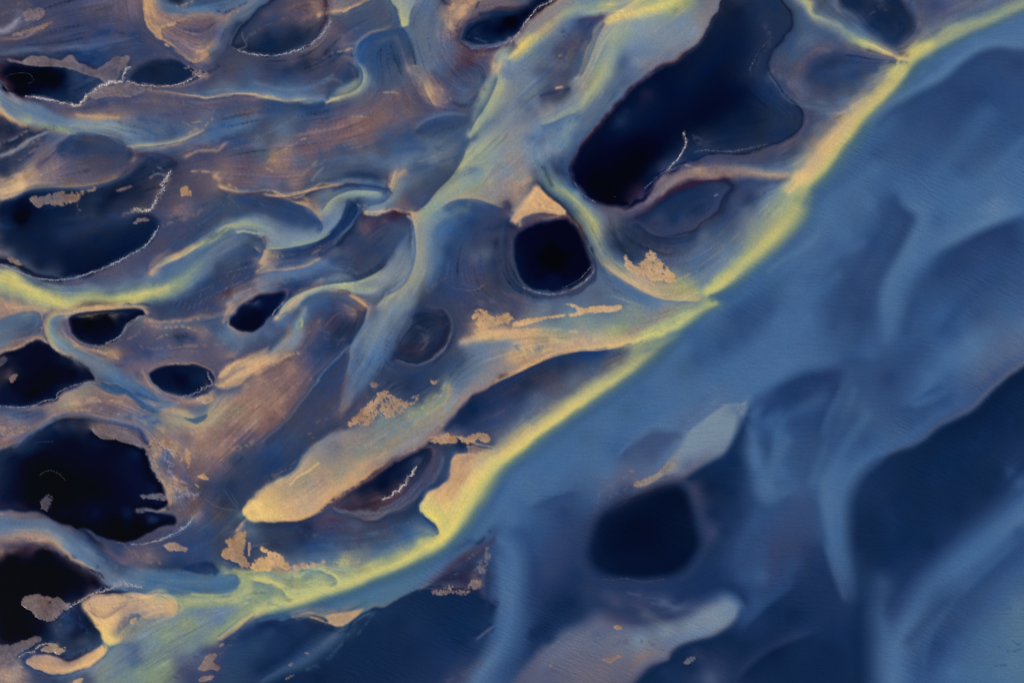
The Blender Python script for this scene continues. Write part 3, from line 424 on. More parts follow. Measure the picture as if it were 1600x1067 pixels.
# bright stem (780,150)->(730,260)
R("800,65,4;790,80,8;780,100,10;780,125,16;770,150,20;755,175,18;745,195,12;735,212,6","-1:DX 0:TA 1:TOU","-1.4:GL 0:AL .8:TL 1.4:U","-1.4:G 0:AE .6:CT 1.3:VO","-1.3:G 0:AL .8:A 1.3:BV","-1.3:G 0:AL .8:AL 1.3:BV","-1.4:G 0:AL .7:AL 1.2:BV","-1.6:G 0:LA .8:LA 1.4:BV","-1.6:G 0:AL 1.4:B")
R("778,108,3;776,105,3","0:C 1:CT")
R("800,180,14;775,205,15;755,225,15;735,245,12;718,262,6","-1.4:GAT 0:GA 1.4:G","-1.6:GAT 0:AG 1.4:BG","-1.6:A 0:AL .8:AG 1.3:B","-1.6:AE 0:AL .8:AL 1.3:BM","-1.6:GA 0:LC 1.4:B")
Pt("800,140,G;810,160,BG;800,160,GA;830,130,G;800,210,GA;790,230,AG;800,245,AT;770,250,AE;780,265,AGT;810,260,TG;755,260,AE;740,210,GB,3;820,100,G;815,140,G")
# ================= middle: stem to lower left =================
R("728,262,2;750,264,8;745,284,14;718,300,17;697,315,17;676,332,17;658,350,14;655,375,14;655,400,16;648,430,18;635,455,18;620,480,18","-1:AG 0:A 1:B","-1:AE 0:AE 1.2:VB","-1.4:ET 0:LE 1:AG 1.4:B","-1.4:LE 0:LE .8:AL 1.2:MB","-1.5:B -.9:GA 0:LE .8:EL 1.1:VM","-1.6:BS 0:AE .7:AL 1.1:T","-1.6:BS 0:AEG .6:AT 1.05:M","-1.6:SB 0:AG .6:A 1.05:SG","-1.6:BM 0:AG .8:A 1.3:GS","-1.5:M 0:AG .8:AG 1.3:GB","-1.5:MD 0:AG .9:G 1.3:GB")
R("665,330;690,325;715,312;740,312;760,318;790,310;800,322","-4:AL -1:LE 2:GB 5:BS","-5:TLE -1.4:LT 2:GB 5:BG","-5:TC -1.4:CT 2:B 7:BM","-5:TU -1.4:TC 3:BV 8:VM","-5:GT -1.4:TU 3:V 8:V","-4:TU -1.4:TU 3:VX 7:VM")
Pt("700,340,BS;720,335,BM;740,335,MB;690,370,BS;700,350,BS;680,400,BS;710,380,BM;690,420,BM;670,450,BM;755,300,TG;770,290,AT;790,280,TG;800,290,T;820,280,AT;830,270,GTA;780,310,UT;740,300,TE;760,275,A;815,300,TTU;840,280,TG;850,270,G;810,310,TT;660,345,C,3;650,335,C,3;645,340,TC,3;780,330,UX;720,290,LA;860,260,GB;800,270,AG")
# lobe (600,400)
R("640,335;645,350;648,370;650,380;646,400;643,415;632,432;618,445;603,455;598,465;590,475","-3:CT -1.2:CT 1.2:M 5:M","-3:AT -1.2:A 1.2:SB 5:M","-4:A -1.2:AG 1.2:G 5:GB","-4:GA -1.2:AG 1.2:GM 5:GA","-4:GA -1.2:TG 1.2:B 5:BG","-3:G -1.2:TC 1.2:BV 5:BV")
Pt("620,350,BV;600,360,MV;580,345,OX;570,355,RO;560,370,MV;590,380,M;570,400,M;600,410,MVB;560,420,M;540,400,VB;610,390,MB;630,380,GB;625,400,G;600,340,XO,3;620,340,X,3;640,360,GB;545,380,MV;590,350,XV;550,390,MV")
R("560,437;575,430;595,420;605,408;615,395;628,378;636,365","-5:MV -1.4:DM 1.4:B 5:GB","-5:MB -1.4:MD 1.4:G 5:GA","-5:MB -2:MB 2:GB 5:G","-3:MB 3:BS")
Pt("580,440,AG;600,435,AG;620,420,AG;560,450,AG;590,450,GA;610,440,GA;540,450,AE;570,462,GBV;585,465,GV;625,435,GA;640,405,AG")
# pale hook streams middle
R("495,312,6;520,298,7;545,292,7;575,290,6;600,290,5;612,300,3","-2:M -.8:BG 0:GB 1:GB 2:GB","-2:BM -.8:GB 0:AG .8:G 1.8:DM","-2:DM -.9:GB 0:GA .8:G 1.8:BG","-2:D -1:BG 0:G 1:G 2:GA","-2:DM -1:BM 0:B 1.4:AG","-1.5:TW 0:BV 1:AG")
R("345,290;365,297;385,300;420,303;450,306;470,303;500,295;520,292;545,288;560,290","-6:UV -1.2:TC 1.2:TO 3:V","-6:UV -3:BS -1.2:GT 1.2:MV 5:MV","-6:O -3:BS -1.2:CT 1.2:VR 5:V","-7:VB -3:BS -1.2:TC 1.2:MX 4:VM","-8:BV -3:GB -1.2:TU 1.2:MD 4:MB","-5:BG -1.2:UT 1.2:DM 3:MD")
R("620,275,5;615,295,5;610,308,6;595,318,6;580,322,5;565,323,4","-2:BG 0:AG 1.4:T 2.4:V","-2:GB 0:A 1.4:TU 2:M","-2:B 0:AG 1.5:M","-2:V 0:GA 1.8:M","-2:T 0:GA 1.8:GB","-1:TC 0:AG 2:B")
R("568,332;585,333;605,330;618,327;640,332","-1:A -.2:C 1.4:X 4:MX","-1:CT 0:C 1.4:XM 4:MX","-1.4:TO 0:RO 1.4:X 4:X","-1:VG 0:OC 2:X")
Pt("640,300,VB;660,300,BV;650,320,MV;670,285,BM;690,275,BM;640,280,GB;625,325,RU;635,318,UV;650,270,BG;700,268,BM;670,265,B;600,270,BV;580,275,BV;540,275,BV;500,275,GB;520,285,BV;480,270,VO;460,285,TU;450,270,O;430,280,OU;410,270,O;480,290,BV;440,292,MB;410,292,BS;500,265,VB;560,280,MBV;630,265,TG,3;625,272,TC,2;610,285,MB")
R("355,300;375,305;400,303;415,304;430,310;450,315;472,322;490,340;503,350;505,362;495,370","-3:VO -1.3:OV 1.3:MB 5:MB","-4:V -1.3:VX 1.3:MB 5:MB","-4:OT -1.3:V 1.3:M 5:M","-3:TC -1.3:CT 1.3:M 5:M","-3:GB -1.4:G 1.4:B 5:M","-2:G 2:G")
Pt("410,330,MB;440,330,MB;460,345,MB;480,355,MB;440,355,MBG;470,365,BG;420,345,BG;450,375,G;380,320,MB;360,335,MB;400,320,M;480,330,TUV;490,320,VT;500,335,TC,3;500,325,GT,2;470,310,MV;515,310,BG")
R("400,350,8;425,362,9;450,375,9;475,378,7;500,372,7;520,360,8;535,345,10;545,325,8;548,312,5","-2.4:BM -1:GA 0:AE 1:GE 2:GB","-2.5:BM -1:GB 0:AG 1:A 1.8:TU","-2.2:B -1:G 0:AG 1:GA 1.6:V","-2:G -1:GA 0:AG 1:GA 1.7:M","-1.6:GB 0:AG 1.5:DM 2.5:V","-1.5:G 0:GA 1.2:GM 2:D","-1.4:G 0:GB 1:MD 2:DM","-1.4:BG 0:B 1:D 2.4:BV")
R("495,400;520,385;540,365;550,350;560,330;570,322","-3:V 0:BS 2:MDV 5:D","-3:V -1:BG 1:DM 4:D","-1:SB 1.5:D 4:DM","-3:V 0:BG 3:DM")
R("415,390,3;440,387,4;465,384,4;490,377,4;510,366,4","-2:GA 0:TL 2:TC 5:VT","-3:GA 0:TA 2:MD 5:V","-3:AG 0:AG 2:D 5:DM")
Pt("430,400,TO;420,410,TC;450,400,VB;470,400,VM;490,390,MD;440,415,MV;460,412,VM;500,395,UV;495,395,UOV;510,390,OUV;520,400,VM;480,410,BV;410,405,C,3;405,415,TOU,3")
R("440,424,3;470,418,3;500,405,3;525,390,3","-3:V 0:GT 3:G","-3:VM 0:TG 3:G","-2:UV 0:TU 3:GM")
R("400,440,6;430,430,8;460,425,8;500,422,9;530,425,8;560,440,4","-2:V 0:GT 2:GT","-2:TG 0:G 1.5:B 2.4:VM","-2:BG 0:BG 1.4:GM 2.4:M","-2:BV 0:BG 1.5:B 2:BG","-2:MV 0:BG 2:BGS","-2:MB 0:M 2:GB")
R("400,388;410,395;415,380;412,370;400,368;395,370","-1.2:TC 1.2:MD","0:M")
# stream (560,445) -> (430,490)
R("585,445,8;560,447,8;535,446,7;510,447,7;490,452,6;470,462,6;455,474,6;440,488,5;432,494,3","-1.6:GB -.8:GA 0:AE 1:G 2:B","-1.8:BV -.8:A 0:LE 1:AG 2:BM","-1.8:BM -.8:L 0:LY 1:AE 2:BM","-2:B -.9:AL 0:LT 1:T 2:VR","-2.2:BG -1:AL 0:CT 1:T 2:MX","-2:B -1:TC 0:C 1:CT 2:VX","-2:B 0:WC 1:TC 2:DX","-1:CT 0:C 1:TG 2:N")
# oval (520,490)
R("465,480;475,468;490,460;515,455;535,458;555,468;573,480;571,490;568,505;560,520;550,535","-2:G 1.4:G 4:BG","-2:AE -1:BG 1.4:BG 5:B","-3:V -1:TUO 1.4:O 5:V","-2:TO -1:WT 1.4:TO 5:RO","-3:G -1:G 1.2:DM 5:V","-4:G -1.2:GB 1.2:DM 5:VD")
Pt("500,475,B;520,475,MV;540,480,RUV;555,485,OT;480,490,BG;500,495,VM;520,500,VX;540,500,DV;490,510,UOR;480,520,UO;500,520,VM;530,520,DM;550,510,D;470,500,AE,4;471,505,L,2.5;465,520,GA;460,540,GA;440,550,TG;480,530,UV;520,540,DM;500,550,VM;510,530,VM;545,540,MB,3")
R("475,480,5;472,500,6;465,520,10;450,540,12;430,556,10;400,572,10;375,583,8;350,597,6","-2:BV 0:A 1:BG 2:V","-1.8:V 0:AE 1:G 1.6:TV","-1.6:OV 0:AG 1:T 1.5:MV","-1.5:OV 0:TG .8:AG 1.4:MB","-1.6:OV 0:CT .7:TG 1.2:MB","-2:OT 0:CT 1:TC 1.5:V","-2:OT 0:WC 1:C 1.6:UV","-1:T 0:CW 1:VD")
Pt("430,510,BV;450,500,BG;420,520,GB;410,530,MB;400,545,BMV;380,545,BV;360,540,BV;440,520,GV;445,500,GV;455,505,T,2;420,540,V;395,520,BG;380,560,VU;370,565,UV")
# kidney pond (400,485)
R("357,497;370,480;385,468;400,460;420,452;440,452;445,458;443,465;436,478;425,490;415,503;400,515;385,517;370,512;360,505","-2.5:TU 1.2:N 4:N","-2:TO -1:TV 1.2:N 4:N","-2:OV -1:UX 1.2:DX 4:N","-2:V -1:UV 1.2:D 4:N","-2:UG -1.2:UG 1.2:N 4:K","-2.5:T -1.2:T 1.2:N 4:N",closed=True)
Pt("400,490,KN,8;420,470,N,6;385,498,KN,6")
R("400,455,8;375,463,8;360,475,8;350,488,8;345,500,5","-1.6:V 0:TU 1.2:VT","-1.5:MV 0:TG .8:VT","-1.3:VM 0:TG 1:OT 1.4:VX","-1.3:MV 0:CT 1:OV","-1.3:BV 0:TW 1:B")
Pt("350,515,BGF;360,520,G;345,505,BGV;365,530,BG;355,530,AF,3;335,510,BV;340,495,MB,3;370,540,G")
# ================= left: yellow S stream =================
R("-20,425,16;0,433,16;30,445,15;60,455,15;95,465,14;130,470,14;165,470,13;200,465,13;240,455,14;270,445,15;295,430,17;315,412,18;335,395,18;360,378,16;385,370,10",
  "-2.2:VT -1.2:EG -.6:L 0:YL .8:L 1.8:TL","-2:GM -1.2:GE -.6:LY 0:YL .8:E 1.5:FB 2:T","-2:BM -1.2:GE -.5:LE 0:YL .8:L 1.8:TT","-2.4:VG -1.6:G -.9:GE 0:LY .8:L 1.5:TL","-2.4:VB -1.6:G -.8:E 0:LE .8:YC 1.4:C","-2.4:VG -1.6:GF -.8:E 0:LY .7:YL 1.2:FV 1.9:MV","-2.6:GV -1.6:G -.8:GE 0:YL .7:LE 1.3:BF 2:M","-2.4:GB -1.6:GS -.8:GF 0:LE .7:EG 1.4:B 2:M","-1.6:LE -1:GF 0:GE .8:GB 1.6:M","-1.5:GE -.8:GF 0:GB .8:B 1.8:MB","-1.4:G 0:BG 1.4:MB")
R("235,427,3;245,415,6;265,403,7;290,392,6;315,375,6;340,360,6;365,349,6;385,347,7;405,350,8","-2.2:V 0:CT 1:T","-2:V -1:T 0:W .8:C 1.6:GV","-2:BM -1:V 0:CT .8:C 1.6:GB","-2:BM -1:BV 0:TC .8:YC 1.6:G","-2:BM -1:BG 0:LE .8:YL 1.4:FG","-2:BM -1.2:G 0:LA .8:YL 1.4:F","-2:BM -1.2:GB 0:LA .8:LA 1.6:G","-2:BM -1.2:G 0:AE .8:AL 1.7:GM")
R("372,362;385,363;400,367;412,372","-2:AL -1:L 1.4:G 3:B","-2:A -1:AL 1.4:M 3:MB")
Pt("380,390,MB;400,385,MB;360,405,MB;340,420,M;380,410,M;360,430,VM;340,440,M;310,450,M;290,460,M;320,465,VM;350,450,VM;380,440,MV;300,480,M;260,475,MV;270,490,MB;240,470,FM;240,485,MV;330,480,MV;390,425,VM;310,490,BV;280,505,B;250,490,M;395,400,MV")
Pt("300,330,VB;280,340,V;330,320,VB;310,350,VM;290,370,V;260,370,V;340,340,MV;330,360,MB;300,370,MV;250,400,V;230,410,V;255,385,V;230,425,UVT;210,425,V;190,430,VU;220,435,BV;240,438,B;180,440,VU;260,425,B;270,415,BG;290,410,GB;310,395,BG;340,385,GF;150,440,V;120,445,V;100,440,VB;310,300,V;290,310,UV;340,310,MB;320,300,UV;350,320,MB;250,345,V;265,335,UV;265,320,V;275,330,TOU,3;290,325,UO;170,450,V;210,445,BV;255,410,V,3")
# lake L1 (0-248, 310-435)
R("-20,400;0,412;20,420;40,428;60,435;80,438;110,436;140,428;165,418;185,408;205,398;225,387;238,375;245,360;248,350;240,340;225,335;200,345;160,350;120,365;90,375","-3:GT -1:TU 1.4:N 4:N","-4:GM -1.2:VM 1.4:D 5:N","-4:V -1.2:MV 1.4:D 5:N","-4:VU -1.2:VM 1.4:D 5:N","-4:V -1.2:V 1.4:D 5:ND","-4:V -2:VD 2:D 5:D","-4:DM 0:DMV 4:D","-4:DM 0:DV 4:D",flip=True)
Pt("60,410,N;100,400,N;150,390,ND;200,370,ND;150,410,N;80,380,DN;40,390,ND;10,380,DN;10,350,D;50,350,DN;100,355,ND;140,355,D;160,340,D;100,330,ND;60,330,N;35,338,K,8;30,325,KN,6;10,320,ND;130,320,D;160,320,DN;180,305,N;200,290,ND;160,295,ND;215,300,D;190,320,DM;150,305,DM;140,330,DM;220,340,DM;100,345,D;230,360,DN;20,410,DM;0,330,N;70,310,D;120,310,D;30,400,D")
# upper left basin: sand tongue (40,290)
R("0,312;20,307;45,297;70,293;110,292;140,290;165,285;185,278;200,268;215,255;225,245","-3:TC -1.2:TT 1.4:D 4:ND","-4:C -1.2:UT 1.4:D 4:N","-5:UT -2:UV 0:VB 2:MD 4:D","-6:UV -2:V 0:VB 2:DM 5:D","-6:UV -2:V 2:DM 5:D","-6:VU -2:V 2:DM 6:D","-5:VM -2:MV 2:MD")
Pt("0,295,CT;15,290,CW;30,280,C;50,270,TCT;20,300,T;50,285,TU;70,275,TU;80,260,UT;100,270,U;60,258,T;110,275,UV;130,270,UV;150,265,V;160,270,V;70,290,UTV;40,262,TU;0,280,OT;10,270,D;170,260,VM;190,260,M;120,255,UV;90,250,UT;20,272,VUT")
R("55,262,3;60,250,3;75,240,4;90,228,4","0:TU 2:UV","0:U 2:V")
R("90,240;98,225;110,214;125,209;145,210;165,215;185,225;203,234;205,240;200,250","-3:UB -1.2:V 1.4:M 5:M","-4:G -1.2:V 1.4:M 6:MD","-3:G -1.2:OV 1.4:M 6:M","-3:GB -1.2:X 1.4:MD 6:M","-4:UT -1.2:UV 1.4:MD 6:M")
Pt("130,230,MD;160,230,M;180,240,MD;120,245,MV;150,248,MV;100,250,UV;180,250,MV;110,225,M;200,262,VM;215,262,D")
Pt("0,200,ND;20,205,DN;40,210,D;10,225,D;30,230,DM;5,240,D;30,248,DV;10,255,MD;50,235,VM;60,220,UV;70,210,VD;45,222,UG;20,238,U;0,230,TUV;50,205,DM;80,205,BV;85,215,BV;60,205,V;30,262,VM;0,262,D;0,192,VD")
R("0,244,2;20,236,2;40,226,2;60,215,2;75,208,2","-2:D 0:GH 2:VD")
R("0,222,2;15,218,2;35,210,2;50,205,2","-2:DV 0:V 2:D")
# ---- top left stream
R("-20,122,10;0,146,14;15,160,14;35,172,16;60,182,15;90,193,11;120,198,10;150,200,10;180,208,12;200,217,11;230,222,8;260,222,7;290,215,8;320,208,10;350,198,12;400,185,14",
  "-1.3:X 0:GS 1.3:C","-1.15:X -.8:GT 0:SG .9:GA 1.4:TW","-1.3:VX -.8:G 0:SG .9:A 1.3:TUV","-1.6:VU -1:SG 0:SG .9:LE 1.5:VT","-1.7:T -1:GA 0:GAL 1:E 1.6:V","-1.8:TU -.9:A 0:AG 1:GL 1.6:VM","-1.8:GB -1:GB 0:SG 1:G 1.6:UV","-1.8:BV 0:BS .9:GT 1.5:VM","-1.8:BG 0:SB .9:BG 1.6:UO","-1.6:BV 0:GB 1:BG 1.6:VM","-1.6:VB 0:BG 1:B 1.6:BV")
R("120,180,5;150,184,6;180,184,5;200,184,4","-1.6:UV 0:T 1.4:AG","-1.6:VU 0:CT 1.4:GA","-1.6:U 0:TU 1.4:G")
R("0,170,4;15,180,4;30,190,4;45,196,3","-1.4:GF 0:WC 1.3:TO 2:X","-1.4:G 0:WC 1.5:D","-2:L 0:T 2:V")
R("195,229,2;220,228,3;250,226,3;275,222,3;295,215,3;320,208,2","-2:BS 0:TC 1.5:VU 3:V","-2:BG 0:CL 1.5:G 3:BV","-2:BG 0:CT 1.5:G 3:BS","-2:U 0:TU 2:BG")
Pt("100,170,UVT;90,165,OUV;110,175,V;140,170,UV;180,172,U;220,175,VU;200,155,V;160,160,VM;240,165,UV;280,170,UV;220,190,BGV;250,190,VG;270,180,UV;300,185,UV;320,190,TUV;330,180,UT;300,200,TU;280,205,BG;350,180,UV;380,180,UV;380,165,UV;400,170,U;340,165,UV;310,160,UV;300,235,OT;270,240,VM;230,240,V;240,250,MD;270,255,D;290,262,V;320,245,V;340,235,VO;370,230,VB;390,245,V;380,260,VO;350,255,UO;320,262,UV;350,270,TUO;400,210,BV;370,210,B;340,215,B;230,205,BS;250,205,BG;205,200,BS;390,222,UV;220,265,DM;300,225,BG;330,225,UTO;210,245,UV;205,255,V")
R("290,245,2;315,236,2;340,230,2;350,225,2","-2:V 0:T 2:V")
# tan band and light stream (250-400,140)
R("235,142;255,145;280,148;300,150;318,153;340,150;360,148;380,147;400,149","-4:V -1.2:TU 1.2:VU 5:UV","-4:VB -1.2:TU 1.2:UV 5:UV","-3:BS -1.2:TC 1.2:VM 5:UV","-3:SG -1.2:AL 1.2:MV 5:UV","-4:SG -1.2:C 1.2:OV 5:UO")
Pt("270,143,GV;300,142,GB;330,140,GS;360,138,SG;390,135,BS;380,128,BV;350,130,VG;300,135,V;330,125,V;360,118,V;340,105,VM;330,110,VM;380,108,VB;320,130,V;240,150,U")
# ---- top left ground
Pt("20,5,V;60,5,VM;100,10,V;150,10,UV;200,10,U;215,20,UO;190,40,V;150,30,V;110,30,V;150,55,VM;200,60,VM;120,60,VM;60,65,VM;20,70,V;80,45,V;30,45,V;10,30,V;60,30,V;170,75,V;130,80,M;230,75,VM;210,40,V;220,50,MV;180,85,VM;230,88,VM;250,80,V;270,85,VU;240,70,V;90,85,V;0,85,VM;150,95,M,3;200,100,M,3;195,105,DM,3;160,92,M;200,80,V;215,0,TUO;100,20,V;30,60,V;60,55,V")
R("0,82,3;40,78,3;80,80,3;120,74,3;160,68,3;200,62,3","-2.4:VM 0:VG 2:VM","-2.4:VM 0:UGV 2:DM","-2.4:V 0:VG 2.4:M","-2:V 0:VG 2:V")
R("0,50,3;15,43,3;30,32,3","-2:V 0:GH 2:V")
R("0,60,2;25,56,2;45,50,2;65,42,2;80,38,2","-2:V 0:O 2:V","-2:V 0:TOV 2:V","-2:V 0:TO 2:V")
# dark basin left (0-160, 95-160)
R("0,140;15,146;40,150;60,152;80,156;100,161;118,163;130,157;138,146;150,138;160,131","-3:K -1.4:NK 1.6:GX","-3:K -1.4:N 1.6:UG","-4:D -1.6:D 1.6:UV 4:UV","-4:DM -1.6:D 1.6:UT 4:V","-4:M -1.6:DM 1.6:UTV 4:UV")
Pt("30,122,K,9;60,120,K,8;80,125,K,7;95,118,KN,4;50,140,KN,4;20,105,KN,4;45,100,N,3;70,108,K,3;105,130,D,3;120,125,M,4;140,125,M,3;130,135,MD,3;110,145,DM,3;90,150,D,3;70,150,D,2;115,115,M,3;100,140,ND,3;155,122,M,2;10,112,KN,5;0,100,X,3;30,95,NX,3;0,125,KN,3")
R("203,122;212,108;230,96;245,92;265,93;282,98;300,108;312,118;302,125;285,130;260,132;235,131;215,127","-3:MV 1.4:MD 4:D","-3:VU -1:V 1.4:D 4:D","-3:VU -1:TUO 1.4:D 4:D","-2:V -1:V 1.4:D 4:D",closed=True)
Pt("240,110,DN;265,112,D;280,118,D;225,118,D;320,110,VM;310,140,V")
# orange lobe (222-340, 0-95)
R("221,-12;222,5;223,20;226,34;235,48;247,60;258,68;268,75;280,86;292,94;300,97","-4:UO -1.3:TO 1.2:TW 5:TW","-4:UV -1.3:V 1.2:TW 4:W","-4:V -1.3:VM 1.2:TW 4:O","-4:V -1.3:VM 1.2:WT 3:OU","-4:VM -1.2:V 1.2:TU 4:UO","-3:V -1:V 1.2:TW 4:O",flip=True)
Pt("235,10,TTW;240,30,WT;250,20,TO;240,-5,TC;260,35,OT;290,30,OT;280,40,RU;310,35,RUV;330,30,OV;300,50,UV;280,60,UO;320,60,UV;300,75,OU;280,75,TOU;310,85,T;330,50,UV;345,30,OT;335,75,TOU;320,92,T;265,60,UO;250,45,TOU;260,25,OT;340,40,U;315,75,UT;300,65,O")
R("245,-10,8;250,5,8;262,14,8;285,16,8;310,14,9;340,12,9;365,5,9;400,-12,10","-1:MB 0:TG","-1:BG 0:SB 1:OT","-1.2:B 0:SB 1.2:OT","-1.2:BM 0:SG 1.2:TO","-1.2:MB 0:BG 1.2:TO","-1.2:B 0:BG 1.4:TV","-1:BG 0:BG 1.4:SG")
Pt("270,0,ND,3;280,2,N,3;290,8,UT,2;320,0,B;350,-8,B;300,2,T,2;385,5,SG,3;375,15,BG;395,8,BG")
R("400,10,4;385,20,5;365,30,6;355,45,6;350,60,6;340,80,6;330,90,5","-2:MD 0:BG 2:TU","-2:MD 0:SB 1.8:T","-1.8:DM 0:BG 1.6:UT","-1.8:DM 0:BV 1.5:UT","-1.8:M 0:BV 1.6:UV","-1.8:VM 0:VB 1.6:T","-2:VM 0:V 2:TU")
# pond 3 (440,45)
R("362,70;368,55;378,40;400,20;420,8;440,-5;470,-15;500,-10;512,5;515,22;512,38;502,52;488,66;470,76;450,82;425,85;400,84;380,78","-3:BV 0:DN 2:MD 5:M","-3:BV 0:DN 2:MD 5:VD","-3:V -1:DX 2:V 5:UV","-3:U -1:V 1:X 2.4:VX 5:OV","-3:UV -1.5:MD 1:MD 2.4:M 5:MD","-3:V -1.5:DM 1:MD 2.4:D 5:D","-3:VM -1.5:MD 1.4:D 4:D",closed=True)
Pt("420,25,VU;450,20,UV;480,15,UVX;490,30,OV;470,35,UV;450,32,V;430,45,M;460,50,D;420,60,D;450,65,D;400,65,DM;390,55,M;400,40,MV;480,50,DM;495,40,V;380,65,DM;430,75,D;475,65,D;400,50,VM;440,10,UXV")
# ================= left middle =================
R("105,500;110,493;130,490;160,487;190,485;210,484;222,488;225,495;215,500;200,510;190,525;175,532;155,536;130,532;112,520;107,510","-3:BG -1:TT 1.2:NX 4:K","-3:TC -1:TUO 1.2:NX 4:K","-3:FE -1:TU 1.2:N 4:K","-3:V -1.2:UV 1.2:N 3:N","-3:UV -1.2:UG 1.2:N 4:N","-3:OV -1.2:UO 1.2:NX 4:K",closed=True)
Pt("140,505,K,7;170,500,K,6;150,520,KN,5;190,495,KN,4;205,492,N,3")
R("250,487,3;220,482,3;190,481,3;160,481,3;130,484,4;100,487,5;85,490,6;75,505,6;80,520,7;95,535,9;115,550,11;140,565,13;170,585,14;200,605,12;225,618,8;245,625,5","-1:MV 0:VM","-1.5:BM 0:OT 2:D","-3:L -1.5:TC 0:TT 1.5:X","-3:YL -1.5:C 0:TC 1.4:VX","-1.5:T -.8:BG 0:LT 1:OT","-1.6:BG -.6:G 0:LE 1:OT 1.6:BM","-1.5:TU -.8:GE 0:GA .9:L 1.2:TT 1.5:DX","-1.4:T -.8:GF 0:G .9:GA 1.2:UT 1.5:N","-1.4:UO -.8:BG 0:SG .8:BG 1.2:UV","-1.4:OV -.8:BG 0:SG .8:B 1.2:UV","-1.4:TO -.8:SB 0:SB .8:BM 1.4:GT","-1.8:TU 0:SB 1.8:TT")
Pt("0,460,TC;15,470,C;30,480,TC;10,490,TO;40,490,TC;60,485,TG;0,475,TO;55,480,TE;0,500,BV,3;80,482,TT;100,478,CL;70,475,LT;90,470,YL;20,462,TC;0,495,T,2")
R("-10,508;0,502;20,494;35,489;50,487;60,490;63,502;60,512","-3:TO -1.3:TV 1.3:SB 5:SB","-3:T -1.3:TG 1.3:SF 5:SF","-3:T -1.3:UV 1.3:B 5:B")
Pt("20,510,SB;40,500,SB;10,525,GB;0,535,GF;50,510,BM;40,520,MB;30,530,V;60,525,MBV;20,535,V;50,530,UV;70,530,T;70,515,TC;65,525,OT")
# black bay left (0-150,530-635)
R("-10,560;0,550;15,541;35,535;60,531;75,535;90,545;110,557;130,570;142,585;150,597;140,598;125,602;105,608;90,615;88,622;75,626;65,630;50,634;30,636;0,635;-12,633","-3:T -1.3:TUO 1.3:ND 4:KN","-3:TO -1.3:TT 1.3:N 4:KN","-3:TE -1.3:TT 1.3:N 4:KN","-3:SB -1.2:UV 1.2:N 4:N","-3:T -1.3:UV 1.3:N 4:N","-3:TV -1.3:UV 1.3:ND 4:N","-3:V -1.3:V 1.3:ND 4:N")
Pt("50,570,KN,10;80,590,K,10;30,600,KN,10;110,590,K,6;50,610,K,8;10,570,N,5;60,550,KN,6;10,615,N,6;70,620,N,3;100,575,KN,5;5,558,UV,2.5;20,588,U,2.5")
# slate wedge (170,600)
R("150,597;160,600;175,603;190,605;205,618;220,632;240,640;260,636;275,630","-1:SB 0:TU 2:BM 5:BM","-1:BS 0:TG 1.4:MB 5:MB","-1:SB 0:GU 2:BV 3:TU","-1:SB 0:GE 2:GT","-1:G 2:T")
R("152,600;165,610;180,616;195,615;200,618;215,630;235,638","-4:BM -1.2:BM 1.2:TT 5:TV","-3:B -1.2:BM 1.2:TO 5:TO","-2:BG -1.2:G 1.2:OT 5:TO")
Pt("130,615,TUE;150,620,TU;170,630,TOU;120,630,TT;100,630,TE;90,640,TU;140,635,UO;120,650,UV;200,640,TO;230,650,UTG;250,640,T;200,655,UB;180,645,UV;220,665,BG;240,655,BG;260,655,UE;250,670,TUE;270,640,TC;100,645,TU;80,655,TV;60,650,VM;40,650,VB;30,640,BM;20,660,TU;0,645,BV;0,655,TUO;70,640,TU;20,650,B;50,640,UV;110,640,TE;90,660,VU;280,660,TE;160,640,UV")
R("255,636,4;280,645,5;300,655,5;315,655,5;330,640,6;345,620,8;365,600,10;385,590,12","-1.8:SG 0:T 2:T","-1.6:U 0:TCE 2:TE","-1.8:BG 0:TCE 1.6:TE","-1.6:BF 0:TCE 1.6:TO","-1.6:TU 0:TG 1.6:T","-1.6:V 0:GT 1.6:TO","-1.3:V 0:TG 1.6:O")
# oval pond (285,590)
R("235,588;240,580;252,573;268,569;285,566;305,566;322,572;332,580;338,595;330,605;315,614;295,618;275,617;255,610;242,600","-3:TUO -1.3:UV 1.3:N 4:N","-3:UO -1.3:T 1.3:N 4:N","-3:UV -1.3:OT 1.3:D 4:DN","-3:V -1.3:VM 1.3:D 4:N","-3:UO -1.3:V 1.3:D 4:ND","-3:TO -1.3:UG 1.3:N 4:N",closed=True)
Pt("285,590,NK,8;260,590,N,6;305,590,ND,5;320,590,D,3;285,580,ND,4;325,600,VG,2")
R("225,575;230,590;238,603;250,613;270,622;295,625;320,623;335,612","-3:UO 0:OT","-3:G 0:TT","-3:T 0:UO","-3:TO 0:TW","-3:GT 0:OT")
Pt("240,620,BS,3;230,610,SB,3;225,600,TUO;220,590,UV;215,570,UO;200,560,UV;180,550,TT;165,545,TG;190,540,V;210,540,V;230,550,VM;250,555,U;250,545,BV;270,540,UV;290,540,U;310,550,UV;330,550,UV;350,545,UO;360,555,T,3;365,565,UV;340,570,UV;345,580,UV;300,555,U;230,535,UV;250,530,UV;260,520,BUV;280,515,V;300,525,MV;280,530,MD,4;240,500,TU;235,510,UO;230,495,V;260,500,BV;290,505,B;320,500,B;300,512,UTO;320,520,TU;250,510,TUO;270,508,UT;340,600,V;345,590,MV;170,560,TE,3;150,545,TT,3;140,540,T;120,536,TEU;270,635,UO,4;300,635,OU,4;320,630,TO,3;225,525,V;330,535,UV")
R("225,500,2;245,503,2;265,502,2;290,499,2;330,490,2;350,485,2","-2:MV 0:TO 3:OT","-2:MV 0:TU 3:BG","-3:V 0:UT 3:BV","-2:V 0:TU 3:BV")
